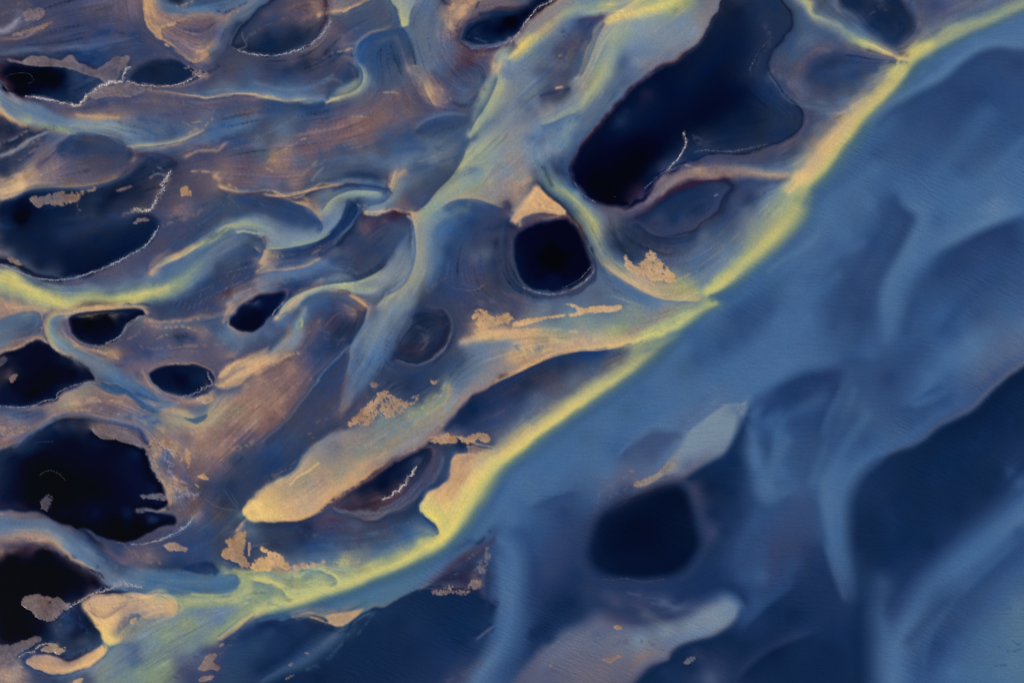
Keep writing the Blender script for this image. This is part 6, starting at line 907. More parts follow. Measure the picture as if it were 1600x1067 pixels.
    # concentric ghosts in the slate pool
    W('VU', .5, "650,510,2;665,515,2.5;668,530,2.5;660,545,2;648,550,1.5", brk=.5, sc=6)
    W('DX', .5, "625,510,4;622,530,4;628,550,4", "690,500,4;694,520,4;686,540,4")
    W('MV', .45, "640,488,5;665,485,5;690,492,4", "612,500,5;606,525,5;606,548,5")
    W('GV', .5, "655,520,1.4;662,524,1.4;663,532,1.2", brk=.3, sc=4)
    W('GSF', .4, "1570,980,10;1590,1000,10;1595,1040,10", "1560,1050,6;1590,1045,6", brk=.7, sc=8)
    W('DMF', .35, "1570,950,2;1590,948,2", "1560,1010,2;1580,1018,2;1595,1012,2", "1550,1040,2;1575,1038,2", "1490,945,2;1510,940,2", "1580,1000,2;1590,1006,2;1598,1004,2", brk=1, sc=5)
    W('D', .3, "1400,780,14;1450,740,16;1520,700,16;1570,650,14", "1380,880,12;1420,830,14")
    # pale fish, basin
    W('GB', .5, "1060,650,3;1080,640,3;1100,625,3;1115,614,3", "1072,662,2;1095,645,2;1110,630,2", brk=.8, sc=6)
    W('UG', .5, "940,790,3;955,775,3;980,762,3", "950,760,2;970,748,2;985,742,2", "935,775,2;940,765,2;950,755,2", "975,780,2;1000,768,2;1025,760,2;1050,752,2", brk=1.1, sc=4)
    W('X', .35, "960,800,3;985,785,3;1015,770,3;1045,758,3")
    W('VB', .35, "1078,760,1.5;1084,780,1.5;1088,800,1.5;1094,825,1.5;1099,842,1.5", brk=.4, sc=6)
    W('VU', .35, "915,850,2;918,835,2;926,818,2;934,804,2", brk=.3, sc=6)
    W('AG', .5, "1080,700,7;1105,680,8;1130,660,7;1150,645,5", brk=.2, sc=12)
    W('AT', .6, "1148,640,2;1160,632,2;1172,624,1.5", "1120,636,1.5;1135,632,1.5", brk=.8, sc=4)
    W('VG', .4, "1010,940,1.6;1040,946,1.8;1070,948,1.6", "1005,932,1.4;1030,936,1.4;1050,944,1.4", "980,925,2;1000,930,2", brk=.4, sc=8)
    W('UGT', .4, "830,1040,2;850,1020,2;875,1000,2;890,988,2", "860,1060,2;880,1040,2;905,1030,2", "880,1055,1.5;900,1045,1.5;930,1035,1.5", "900,1010,2;930,1004,2;960,1000,2", "845,1055,1.5;858,1040,1.5", "915,998,1.5;950,996,1.5;985,990,1.5", brk=1, sc=4)
    W('UV', .5, "960,1005,4;990,1000,4;1020,1005,4", "840,1060,5;870,1050,5;900,1062,5", brk=.8, sc=6)
    W('GV', .4, "890,990,1.3;893,985,1.3", "1035,978,.9;1050,970,.9;1075,962,.9", "1072,968,.9;1082,960,.9", brk=.5, sc=4)
    # dark triangle
    W('VG', .5, "740,868,2;748,876,3;755,890,3;760,880,3", "725,880,2;735,870,2;745,862,2", "690,908,1.5;705,900,1.5;715,895,1.5", brk=1.2, sc=3.5)
    W('XD', .5, "715,905,4;735,900,5;750,900,4", "745,850,3;755,842,3;765,830,3", "700,915,3;720,912,3", brk=.6, sc=6)
    W('TU', .45, "645,922,2;655,918,2;670,912,2", "650,944,1.5;655,940,1.5", brk=.8, sc=4)
    W('UV', .4, "740,1040,5;760,1020,5;780,1000,4", "700,1062,5;730,1050,5;755,1035,4", brk=.6, sc=9)
    W('GB', .35, "560,990,2;575,970,2;585,956,2", "480,1045,3;505,1035,3;530,1010,3;545,990,2", brk=.5, sc=6)

    # hooked pale channels in the middle, crisp sided
    Br("520,298,2;545,290,2.5;575,290,3;600,295,3;612,302,2", 'DM', .55)
    Br("500,332,3;513,313,4;530,303,4.5;552,300,5.5;575,302,5.5;598,308,4.5;608,313,3", 'AG', .75, 0, 8, .9)
    Br("500,334,2.5;508,320,3;518,310,3;530,303,2.5", 'LA', .6)
    Br("505,340,5;520,324,8;528,336,9;522,350,9;508,364,7;490,374,6;468,380,6;445,384,5;420,382,4", 'GA', .6, 0, 8, .6)
    Br("545,316,5;551,328,8;544,342,8;530,356,6;513,369,4.5;498,380,3", 'DM', .8, 0, 8, 1.0)
    Br("560,320,2;558,334,2;548,350,2;535,364,2;520,376,1.5", 'GB', .5)
    Br("500,400,3;520,388,5;535,378,5", 'MV', .5, .5, 8)
    Br("545,316,1.3;556,319,1.3;566,325,1.3", 'GT', .6, .5, 4)
    # tan knob, cream shoal, blue tongue
    Fill("806,341;812,330;819,324;826,318;832,309;838,300;843,294;850,301;862,311;874,321;882,332;875,337;862,334;846,332;832,334;819,339;806,348;800,346", 'CTW', .92)
    Br("838,318,1.5;852,322,2;864,326,1.5", 'OT', .5, 1, 5)
    Fill("508,962;520,958;540,956;568,950;560,960;548,969;535,977;525,978;516,973", 'CTW', .85)
    Fill("365,843;374,838;380,834;380,842;368,847", 'TW', .01)
    Br("235,908,9;262,912,11;300,914,12;335,914,12.5;356,910,11", 'SBF', .85, 0, 8, .35)
    Br("280,898,4;310,898,5;335,900,4", 'MBF', .5)
    Br("300,928,2.5;335,929,3;362,924,3;376,914,2.5", 'LY', .6)
    # hollow in the orange shoal
    Br("190,980,5;197,970,7;208,963,7;218,962,4", 'BVT', .75, .6, 7)
    Br("222,975,9;240,966,8;215,988,9;258,964,6", 'GET', .7, .4, 9)
    Br("205,976,2;212,970,2;220,972,3", 'T', .5, 1, 3)
    Br("268,952,5;280,944,8;278,934,6", 'LET', .6, .3, 7)
    Br("160,940,2;180,950,3;205,950,4;225,938,3", 'TOW', .45, .8, 7)
    # wisps round the fish-shaped shoal
    Br("1095,628,4;1112,616,4;1128,612,3", 'GBV', .5, .8, 5)
    Br("930,800,4;938,780,5;950,765,6;965,752,5", 'VUG', .55, .7, 5)
    Br("945,790,3;970,772,3;1000,762,3;1030,752,3", 'VU', .5, .8, 5)
    Br("1060,672,2;1080,655,3;1100,640,4;1120,626,3", 'GAB', .45, .8, 4)
    Br("1030,738,2;1055,742,4;1080,726,5;1100,722,4", 'UV', .45, .2, 8)
    Br("1040,745,3;1065,742,4;1090,735,3", 'UVM', .5, .2, 8)
    # softer upper side of the yellow flats
    Br("470,890,5;520,880,5;570,868,6;620,856,6;650,845,5", 'BGE', .45, .3, 12)
    Br("640,838,5;660,834,6;676,836,4", 'GBF', .4)

    Br("1248,296,9;1236,312,12;1222,332,13", 'LYE', .7, 0, 8, .3)
    Br("1232,300,3;1243,290,6;1256,276,8", 'CCY', .7)
    Fill("379,799;388,788;400,779;412,786;412,806;396,811;385,806", 'CYC', .9, 2)
    Br("186,988,6;194,974,8;208,965,8;222,965,7;234,972,7", 'GEV', .8, .2, 9)
    Fill("203,971;208,966;215,965;211,971;206,975", 'WT', .9, .8)
    Br("366,891,3.5;377,893,4;383,903,4;382,914,4;372,923,4", 'LEE', .8)
    Br("265,907,8;300,909,9;335,910,9;356,908,8", 'SGF', .7)
    Br("285,889,3;305,885,5;325,882,6;338,888,5;335,896,3", 'DM', .65, .3, 8)
    Br("-5,424,5;40,437,6;90,450,6;150,452,6;200,447,5;235,438,4", 'GEB', .55, .2, 14)
    Br("915,850,8;925,820,8;945,792,8", 'MDV', .4)
    Br("1085,790,8;1095,830,8;1085,870,8;1060,895,8;1020,905,6;970,905,6;935,895,8", 'MDD', .45)
    Br("945,902,1.5;975,904,1.8;1005,907,1.8;1040,903,1.4", 'VUM', .5, .6, 5)
    Br("1228,690,11;1214,720,14;1203,750,15;1199,768,13", 'BSG', .6)
    Br("830,1062,20;880,1042,22;930,1032,20;975,1040,16", 'UVG', .55)
    Br("1120,700,10;1135,675,10;1150,655,8", 'AG', .4)
    Br("940,60,9;925,95,9;910,130,8", 'AAL', .5)
    Br("905,150,8;890,180,9;882,215,9", 'AAG', .4)

    # ---- crisp banks, each fading away on one side
    Fill("585,488;600,465;625,455;655,440;650,470;640,500;622,530;605,560;585,590;565,610;548,632;535,635;540,610;545,585;546,560;548,540;560,520;572,505", 'GBG', .6, 5)
    Br("648,420,12;632,450,14;612,482,14;592,515,13;574,545,11", 'GAA', .55)
    Ed("730,235;717,260;702,280;682,300;664,322;642,335", 'AL', -24, .55)
    Ed("730,235;717,260;702,280;682,300;664,322;642,335", 'DMV', 9, .6)
    Ed("640,334;646,350;649,370;650,395;645,420;636,440;620,455;603,463;592,475;584,488", 'ATL', -22, .6)
    Ed("640,334;646,350;649,370;650,395;645,420;636,440;620,455;603,463;592,475", 'GBM', 5, .6)
    Ed("584,490;575,508;565,520;556,530;548,542;546,560;540,590", 'GA', -9, .5)
    Ed("686,328;698,318;712,312;730,310;748,312;768,319;792,330", 'BM', 30, .65)
    Ed("690,325;705,315;720,311;745,311;765,318;790,328", 'LTA', -11, .5)
    Ed("500,336;510,320;522,309;536,302;552,298;575,298;603,301", 'AL', 11, .75)
    Ed("500,336;510,320;522,309;536,302;552,298;575,298;603,301", 'M', -7, .55)
    Ed("566,325;580,323;597,319;610,309;618,295;630,276", 'AG', 13, .65)
    Ed("570,323;584,321;598,317;608,309;614,299", 'MB', -9, .6)
    Fill("545,313;556,320;561,326;556,335;548,347;538,360;525,372;512,379;500,384;508,372;522,358;533,342;538,326", 'DM', .85, 1.3)
    Ed("440,310;462,317;480,324;495,338;504,352;503,361;494,369", 'MMB', 22, .65)
    Ed("462,316;480,323;495,337;503,348", 'CTO', -5, .7)
    Ed("412,390;440,389;465,385;490,379;505,373;522,362", 'AL', -8, .65)
    Ed("412,390;440,389;465,385;490,379;505,373;522,362", 'DM', 8, .6)
    Ed("405,304;420,307;440,308;462,305;485,299;510,293;540,289", 'CT', -4, .8)
    Ed("405,304;420,307;440,308;462,305;485,299;510,293;540,289", 'MV', 7, .5)
    Ed("430,494;440,480;455,466;475,456;495,449;520,444;545,441;562,438;585,428;602,415", 'LA', 8, .7)
    Ed("430,494;440,480;455,466;475,456;495,449;520,444;545,441;562,438;585,428;602,415;612,400", 'MD', -7, .6)
    Ed("466,482;473,470;488,460;508,456;530,458;550,466;570,480", 'BMG', 14, .6)
    Ed("545,462;558,468;572,479", 'CWT', -5, .8)
    Ed("573,480;571,495;563,512;554,527;546,542", 'DM', 15, .65)
    Ed("432,495;445,487;452,490;447,500;430,515", 'BG', 7, .5)
    Ed("404,372;411,380;414,388;410,400;404,410", 'MB', 14, .6)
    Ed("413,388;410,400;403,412", 'CT', -8, .7)
    Ed("395,432;420,424;450,422;480,416;505,402", 'TC', -4, .6)
    Ed("395,432;420,424;450,422;480,416;505,402", 'GB', 10, .45)
    # kidney pool rim
    Ed("104,502;112,493;130,488;160,485;190,483;212,482;222,486;227,494", 'N', 8, .9, .05)
    Ed("100,500;110,491;130,486;160,483;190,481;212,480;224,484;230,495", 'TCT', -5, .85, .05)
    # slate wedges in the mud
    Fill("150,597;165,601;183,604;195,606;210,618;228,632;245,640;258,642;240,645;222,638;205,622;196,616;182,617;165,613;156,607", 'BMF', .8, 1.2)
    Fill("283,651;300,654;326,646;321,655;308,663;297,658", 'BFM', .85, 1.)
    Ed("255,645;280,655;300,662;322,658;335,645;350,625", 'TCE', 8, .6)
    Fill("333,601;340,592;352,580;365,571;382,562;400,553;420,545;422,562;400,580;382,592;372,602;358,607;345,608", 'CWT', .5, 3.5)
    Ed("335,603;345,609;358,608;373,603;384,592;400,580", 'MVU', 8, .5)
    Ed("0,541;20,532;40,527;60,524;73,526", 'TO', 4, .7)
    # orange shoal: bar, arm and hollow
    Fill("192,984;200,973;212,966;228,968;246,967;257,962;247,976;233,989;215,999;196,1004;187,997", 'TEG', .8, 2.5)
    Br("199,974,4;205,966,4;213,962,3.5;216,968,3", 'BVG', .7, .2, 6)
    Fill("203,971;208,966;215,965;211,971;206,975", 'WT', .9, .8)
    Ed("136,950;150,963;165,966;176,960;190,950;205,944", 'OTV', -6, .6)
    Br("138,944,3;144,950,3;150,960,2", 'TVO', .6, 1, 4)
    Ed("215,958;222,962;230,967;242,965;258,957;272,956", 'CT', -6, .5)
    Fill("285,888;300,881;320,877;335,882;338,892;325,898;305,895", 'DM', .75, 1.6)
    Ed("330,899;348,899;362,898;371,902;374,910;370,920;355,927;330,929", 'SFG', 12, .7)
    Ed("345,898;360,896;372,900;377,909;373,921;358,929", 'LE', -7, .7)
    # upper left banks
    Ed("92,232;105,216;122,209;142,208;162,214;182,224;203,235", 'MBV', 16, .6)
    Ed("105,214;122,207;142,206;162,212;182,222;203,233", 'GAB', -7, .5)
    Ed("203,229;225,229;250,227;275,223;300,214;325,202", 'ALC', -5, .7)
    Ed("203,229;225,229;250,227;275,223;300,214;325,202", 'UV', 8, .5)
    Ed("232,141;255,144;280,148;302,151;322,154;345,150;365,148;395,149;430,157;465,158;500,153", 'TC', -2.5, .7)
    Ed("232,141;255,144;280,148;302,151;322,154;345,150;365,148;395,149;430,157;465,158;500,153", 'VU', 9, .45)
    Ed("510,154;528,151;546,146;560,138;567,125;566,112;558,98", 'LA', 7, .6)
    Ed("510,154;528,151;546,146;560,138;567,125;566,112;558,98", 'M', -9, .5)
    Ed("555,78;565,64;580,55;600,48;618,42", 'MB', 18, .6)
    Ed("552,80;562,66;578,55;598,48;616,41", 'TG', -4, .6)
    Ed("628,42;637,56;645,72;650,90;652,104", 'MB', 16, .55)
    Ed("628,42;637,56;645,72;650,90;652,104", 'GB', -12, .5)
    Ed("618,8;622,25;628,40", 'BM', 8, .5)
    Ed("650,202;668,190;690,183;714,181;733,184", 'MB', 16, .6)
    Ed("648,203;666,190;690,182;714,180;733,182", 'GB', -5, .5)
    Ed("780,115;776,130;768,150;756,172;742,192;733,212", 'AL', -20, .5)
    Ed("780,115;776,130;768,150;756,172;742,192;733,212", 'BM', 10, .6)
    Ed("735,212;728,235;718,258", 'BM', 10, .5)
    Ed("718,262;728,259;742,257;760,254", 'LA', -8, .5)
    Ed("655,150;668,152;676,162;682,170", 'V', 10, .4)
    Ed("660,125;668,148;680,168", 'UVM', 14, .4)
    Ed("905,176;890,179;873,187;858,193;842,197", 'GB', -12, .6)
    Ed("905,176;890,179;873,187;858,193;842,197", 'LA', 7, .5)
    Ed("948,34;935,58;925,85;912,115;903,124", 'MBV', 16, .5)
    Ed("948,34;935,58;925,85;912,115;903,124", 'TA', -5, .6)
    Ed("1000,-5;975,12;952,26;948,30", 'YC', -8, .5)
    # left lake, sand tongue
    Ed("-5,314;20,308;45,298;75,294;110,293;145,290;175,282;198,270", 'TC', -7, .5)
    Ed("-5,314;20,308;45,298;75,294;110,293;145,290;175,282;198,270;215,256", 'GBV', 5, .5)
    Ed("242,424;258,414;280,404;300,392;325,376;350,362;372,360", 'BGM', 12, .5)
    Ed("235,428;246,412;266,398;292,386;316,370;345,354;372,346", 'VM', -9, .4)
    # front edges below
    Ed("1103,459;1090,470;1070,470;1040,468;1018,462;995,450;972,436;952,422;940,408", 'GB', -14, .55)
    Ed("1103,459;1090,470;1070,470;1040,468;1018,462;995,450;972,436;952,422;940,408", 'CTL', 9, .6)
    Ed("990,536;965,543;935,548;905,549;872,556;846,565;822,576;800,587;780,596;757,610", 'DM', -16, .6)
    Ed("990,536;965,543;935,548;905,549;872,556;846,565;822,576;800,587;780,596;757,610", 'CTW', 6, .7)
    Ed("738,706;722,708;711,711;704,720;699,732;696,746;691,756;678,764;667,772;661,786", 'M', 10, .5)
    Ed("660,797;665,807;674,816;683,823;688,834", 'MB', 11, .6)
    Br("575,342,5;600,343,6;625,342,5", 'MVO', .55, .3, 7)
    Ed("636,262;622,272;614,284;611,297", 'TCT', -8, .6)
    Br("470,275,3;485,262,3;497,250,2", 'LGT', .5, .2, 8)
    # folds of the open river
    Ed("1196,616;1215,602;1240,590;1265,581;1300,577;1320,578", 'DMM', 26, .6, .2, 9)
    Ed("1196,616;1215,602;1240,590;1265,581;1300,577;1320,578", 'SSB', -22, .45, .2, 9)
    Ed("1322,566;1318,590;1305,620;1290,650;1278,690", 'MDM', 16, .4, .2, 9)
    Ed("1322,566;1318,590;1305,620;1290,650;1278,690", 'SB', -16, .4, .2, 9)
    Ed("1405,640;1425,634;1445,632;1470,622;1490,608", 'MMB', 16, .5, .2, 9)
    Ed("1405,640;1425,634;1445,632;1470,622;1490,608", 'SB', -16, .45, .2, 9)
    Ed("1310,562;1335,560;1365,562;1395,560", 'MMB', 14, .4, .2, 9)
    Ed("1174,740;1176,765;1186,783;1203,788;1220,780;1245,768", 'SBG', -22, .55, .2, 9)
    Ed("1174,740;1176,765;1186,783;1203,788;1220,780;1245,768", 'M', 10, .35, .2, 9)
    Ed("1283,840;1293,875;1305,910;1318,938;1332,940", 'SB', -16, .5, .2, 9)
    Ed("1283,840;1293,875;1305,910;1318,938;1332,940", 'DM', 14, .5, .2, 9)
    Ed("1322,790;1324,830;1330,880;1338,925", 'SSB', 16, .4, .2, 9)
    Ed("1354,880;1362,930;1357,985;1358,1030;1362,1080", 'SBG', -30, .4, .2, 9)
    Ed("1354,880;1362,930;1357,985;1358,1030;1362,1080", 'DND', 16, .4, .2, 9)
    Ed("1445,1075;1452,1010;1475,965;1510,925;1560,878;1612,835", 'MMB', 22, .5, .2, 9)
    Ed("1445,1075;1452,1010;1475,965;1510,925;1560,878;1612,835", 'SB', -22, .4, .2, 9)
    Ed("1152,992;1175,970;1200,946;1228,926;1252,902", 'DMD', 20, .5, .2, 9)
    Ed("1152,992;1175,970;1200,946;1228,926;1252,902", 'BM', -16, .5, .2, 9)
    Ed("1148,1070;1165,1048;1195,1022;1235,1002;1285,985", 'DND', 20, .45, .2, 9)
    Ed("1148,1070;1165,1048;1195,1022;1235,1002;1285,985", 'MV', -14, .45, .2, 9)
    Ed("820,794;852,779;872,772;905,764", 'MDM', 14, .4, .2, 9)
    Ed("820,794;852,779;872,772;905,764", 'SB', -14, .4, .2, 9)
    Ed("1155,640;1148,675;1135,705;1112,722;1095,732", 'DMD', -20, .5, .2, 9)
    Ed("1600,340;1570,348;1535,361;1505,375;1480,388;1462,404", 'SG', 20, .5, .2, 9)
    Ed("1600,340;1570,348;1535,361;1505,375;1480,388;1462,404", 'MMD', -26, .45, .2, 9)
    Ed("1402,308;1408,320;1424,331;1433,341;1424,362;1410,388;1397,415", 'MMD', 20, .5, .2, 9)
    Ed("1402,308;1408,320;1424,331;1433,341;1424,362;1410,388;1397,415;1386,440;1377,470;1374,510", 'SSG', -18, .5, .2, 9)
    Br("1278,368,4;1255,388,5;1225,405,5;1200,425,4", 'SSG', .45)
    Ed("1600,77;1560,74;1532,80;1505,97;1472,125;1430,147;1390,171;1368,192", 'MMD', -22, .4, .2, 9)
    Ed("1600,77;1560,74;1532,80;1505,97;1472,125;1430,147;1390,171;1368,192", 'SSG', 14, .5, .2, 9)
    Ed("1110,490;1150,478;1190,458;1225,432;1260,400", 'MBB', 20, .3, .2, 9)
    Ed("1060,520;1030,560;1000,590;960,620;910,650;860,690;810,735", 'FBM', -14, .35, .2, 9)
    # soft upper glow beside the front
    Br("1385,130,22;1345,170,24;1305,215,26;1265,255,22", 'GLV', .28)
    Br("1230,330,24;1190,370,26;1150,410,22", 'GLE', .3)
    Br("990,560,20;930,595,22;870,630,22;810,675,18", 'GTL', .3)

    # submerged shapes: no hard outline
    Soft("915,855,10;922,830,10;930,810,10;945,795,9;965,780,7;985,772,6;1010,765,5;1035,755,5;1060,752,7;1078,765,9;1085,790,10;1090,815,10;1097,840,10;1095,860,11;1080,885,11;1060,900,10;1030,907,9;990,908,9;950,904,10;925,890,11;915,870,10", 4)
    Soft("1372,720,9;1345,742,10;1334,760,12;1326,785,14;1324,820,15;1325,860,15;1332,900,15;1340,930,14", 6)
    Soft("1640,548,5;1575,588,5;1520,640,5;1468,667,5;1426,698,6;1372,720,8", 1.8)
    Soft("1403,306,8;1416,328,8;1433,340,8;1424,362,10;1398,412,12;1380,450,14;1372,510,14", 3.5)
    Soft("1600,337,7;1540,358,7;1490,384,9;1458,412,12;1440,440,14", 3.2)
    Soft("1175,628,10;1200,610,10;1245,582,10;1305,576,12;1320,590,12", 3.5)
    Soft("990,700,9;1000,676,8;1030,672,8;1062,674,8;1069,685,7;1060,705,7;1045,722,6", 2.6)
    Soft("1165,645,6;1150,680,6;1130,710,7;1090,733,7;1060,748,7", 1.6)
    Soft("985,1078,8;1015,1042,7;1050,1018,6;1090,998,6;1135,982,7;1156,950,9;1110,940,10;1060,962,10", 1.8)
    Soft("1600,77,8;1532,80,8;1472,125,9;1390,171,10;1368,192,12", 2.6)
    Soft("1240,20,6;1232,40,6;1205,80,6;1200,105,6", 1.)
    Soft("1180,745,14;1190,780,14;1215,780,14", 4)
    Soft("1318,10,8;1340,28,9;1380,60,9;1400,72,9;1425,50,9;1425,20,9", 2.4)
    Br("575,95,14;600,100,16;625,95,14;615,125,12", 'MMBV', .35)
    Br("420,165,6;450,162,7;490,164,7", 'MBV', .35, .4, 9)
    Br("120,58,8;150,60,8;200,58,8", 'V', .3)
    Br("840,1065,14;900,1060,16;960,1055,16", 'UVG', .5)

    Soft("1352,870,14;1362,930,16;1357,985,16;1358,1030,16;1362,1085,16", 8)
    Br("1170,150,10;1120,170,10", 'N', .2)
    Br("1655,-20,14;1600,4,14;1560,22,14;1510,42,13;1465,64,11", 'GEG', .45)
    Br("1440,78,9;1415,98,9;1395,128,9", 'LE', .3)
    Fill("930,850;934,832;942,812;956,797;975,786;1000,778;1030,768;1052,764;1070,775;1077,795;1082,818;1086,842;1084,858;1070,878;1050,892;1025,898;990,899;955,895;938,882;931,868", 'NDK', .7, 7, 0)
    Soft("960,850,30;1000,830,40;1045,830,34", 8)
    Soft("960,270,34;1000,220,36;1060,170,36;1130,120,34;1160,60,30", 7)
    Soft("1120,195,26;1180,190,26;1205,160,20", 6)
    Soft("40,750,34;110,740,40;180,740,34;215,765,20", 7)
    Soft("60,375,30;130,375,28;190,360,18", 6)
    Soft("40,900,24;90,900,24;130,905,12", 6)
    Soft("50,580,24;90,585,20", 6)
    Br("395,600,12;430,590,14;460,575,12", 'OTU', .3, .6, 6)
    Br("1010,960,10;1060,985,10;1110,965,12", 'GAT', .3)
    Br("950,690,10;985,665,10;1020,655,8", 'SB', .4)

def exec_bars():
    Bar('long grey-brown mudbank along the top of the black pool at the left edge',"0,90;15,93;35,97;48,88;75,90;98,95;104,88;114,86;119,94;122,100;135,103;150,110;162,102;180,90;206,87;196,103;187,118;182,128;168,130;150,121;135,117;118,110;100,105;75,103;50,103;35,100;15,96",'TUU',.3,12,.88)
    Bar('small dull tan mudbank in the top left corner, beside lilac foam',"33,24;42,15;55,16;62,12;70,17;71,24;62,30;50,32;38,31",'TOU',.5,6,.7)
    Bar('thin orange sand spit below the mudbank in the top left corner',"12,58;25,53;45,46;58,43;68,38;79,37;76,41;60,47;45,52;28,56",'TO',.5,5,.75)
    Bar('ragged orange sand crust on the left rim of the orange lobe at the top',"226,30;232,26;240,33;236,40;246,42;262,38;275,33;286,32;270,40;256,44;252,52;254,62;246,58;238,48;230,42",'WT',.55,7,.9)
    Bar('tiny orange sand chip at the foot of the orange lobe',"256,66;262,69;267,74;259,73",'WT',.2,4)
    Bar('small orange sand spit above the dark oval pool at the upper left',"299,98;305,91;318,87;325,80;327,84;319,93;309,98",'WT',.3,6)
    Bar('small curled tan sandbar at the right end of the dark oval pool',"283,100;292,103;303,109;314,108;326,113;331,120;322,124;312,119;300,115;290,109",'UT',.7,6,.85)
    Bar('brown mudbank below the white foam, between the black pool and the oval pool',"137,153;150,143;163,136;183,132;200,129;215,133;232,137;244,139;228,144;212,149;198,152;182,149;162,152;145,155",'TUU',.45,10,.8)
    Bar('flat tan sandbar in the middle of the dark lake at the left edge',"45,310;55,306;68,308;80,303;100,300;122,301;150,293;152,295;133,304;122,313;108,318;92,323;72,318;58,323;49,316",'TTU',.5,9)
    Bar('thin brown sand sliver right of the flat tan bar in the left lake',"178,299;195,292;205,289;208,292;195,297;184,300",'UO',.2,5,.8)
    Bar('small tan sandbar standing alone right of the foam-flecked lake',"279,298;288,291;296,295;300,304;296,309;290,304;283,310;285,302",'TW',.55,5)
    Bar('tiny brown sandbar under the bright foam head at the upper left',"207,349;214,342;225,340;235,341;233,345;220,346;211,351",'TUO',.4,5,.9)
    Bar('small mauve mudbank at the lower left shore of the left lake',"9,403;18,402;30,407;38,415;28,415;17,410",'UT',.4,6,.8)
    Bar('tan chips right of the large black lake, upper patch',"233,692;242,686;252,690;262,686;275,692;283,703;281,716;274,712;266,702;254,702;249,714;242,716;236,705",'TTW',.8,6,.85)
    Bar('tan crust down the right shore of the large black lake',"225,696;232,700;238,715;243,730;249,742;258,750;272,752;285,757;298,764;288,768;270,763;258,762;248,752;240,738;234,722",'TTU',.6,7,.8)
    Bar('mauve mud shelf inside the top of the large black lake',"143,667;160,666;185,669;203,672;214,682;222,690;222,699;205,693;182,686;160,684;148,676",'UTU',.3,10,.8)
    Bar('thin mauve mud finger reaching into the large black lake from its right shore',"216,774;232,772;247,769;258,773;266,781;250,782;238,778;224,779",'TUU',.4,6,.8)
    Bar('tiny triangular sand chip right of the large black lake',"307,744;318,739;329,749;320,750;311,746",'WT',.1,6)
    Bar('upright orange sliver right of the large black lake',"291,700;297,704;299,718;295,730;291,716",'WT',.4,5,.8)
    Bar('tiny sand chip near the tip of the large pale shoal',"305,755;312,760;311,764;304,757",'T',.1,5)
    Bar('lowest brown crumb in the black lake, above the pale stream',"66,778;74,773;84,775;79,785;76,796;70,800;65,795",'UV',.6,5,.75)
    Bar('faint mauve chip in the black bay, at the left edge of the picture',"0,560;8,556;12,560;8,568;0,573",'UV',.3,6,.7)
    Bar('faint mauve chip in the black bay, low and near the left edge',"14,591;22,585;28,585;23,593;17,598",'UT',.4,5,.75)
    Bar('brown mudbank with dark holes inside the lower left black lake',"33,940;42,931;58,928;70,931;88,932;98,938;112,942;108,949;94,957;86,966;73,970;60,964;50,955;40,948",'TUU',.5,8,.9)
    Bar('brown mudbank in the bottom left corner above the white foam',"-5,1008;10,1008;30,1003;46,997;62,992;67,998;55,1005;42,1014;28,1021;20,1031;8,1038;-5,1042",'UVT',.35,9,.85)
    Bar('small orange-brown sandbar in blue water right of the lower black lakes',"251,852;263,849;275,848;283,852;296,856;291,862;278,859;265,861;260,856",'TTW',.4,6,.9)
    Bar('broken tan sand plate with straight edges below the tip of the pale shoal',"348,847;362,838;372,833;383,826;383,858;380,866;386,873;391,884;382,889;372,880;360,875;352,873;346,866;349,860;360,850",'TW',.45,9)
    Bar('narrow upright tan strip beside the broken sand plate',"388,847;392,847;391,870;388,870",'TW',.1,6)
    Bar('jagged peach sandbar at the left end of the yellow flats',"390,888;397,876;407,870;417,867;423,860;432,865;441,868;447,878;457,883;450,889;441,885;433,882;424,889;410,891",'CW',.55,7)
    Bar('tiny peach spur above the jagged peach sandbar',"405,862;408,852;411,856;418,857;421,866;415,863",'CW',.5,5,.85)
    Bar('low peach sand tail along the upper edge of the yellow flats',"455,883;472,880;498,878;515,876;502,882;480,886;460,889",'TC',.7,6,.8)
    Bar('large ragged tan sandbar full of holes, in slate water above the pale shoal',"541,666;548,655;560,645;570,640;580,628;590,616;599,608;611,614;620,622;634,630;648,622;657,617;656,622;641,632;630,641;614,648;603,652;592,646;582,655;577,663;560,664",'WTT',.75,8)
    Bar('small round tan sandbar north-west of the ragged holed one',"578,600;582,597;588,598;592,602;588,606;582,606",'TTU',.2,4)
    Bar('tiny curled tan sandbar north-east of the ragged holed one',"672,593;680,597;685,592;691,585;686,596;681,601;675,600",'TW',.5,4)
    Bar('wispy orange sand spit curling over the eye-shaped pool',"660,690;678,686;690,680;701,677;705,684;716,683;711,688;722,691;705,691;690,692;675,690",'WT',.45,6)
    Bar('curled orange sandbar right of the spit above the eye-shaped pool',"717,679;723,682;728,688;735,681;745,677;754,676;764,681;766,690;757,690;748,687;738,690;727,691;720,687",'WT',.6,6)
    Bar('brown sand flake where the eye-shaped pool meets the yellow front',"724,698;736,697;748,700;756,704;742,708;730,704",'TU',.6,5,.85)
    Bar('lacy orange sandbar at the left end of the middle shoal',"741,490;750,485;758,487;763,494;771,499;778,493;789,490;802,497;801,503;782,505;766,513;746,521;733,529;743,517;752,509;746,502;739,497",'WTC',.8,6)
    Bar('thin forked peach sand spit in the middle shoal',"800,505;815,501;830,497;845,496;860,493;880,491;898,489;905,487;896,480;883,476;875,473;890,473;902,478;914,482;926,479;945,477;958,478;971,476;973,481;962,486;946,489;925,488;910,491;896,494;878,495;860,497;845,500;830,505;815,509;801,512",'WC',.35,7)
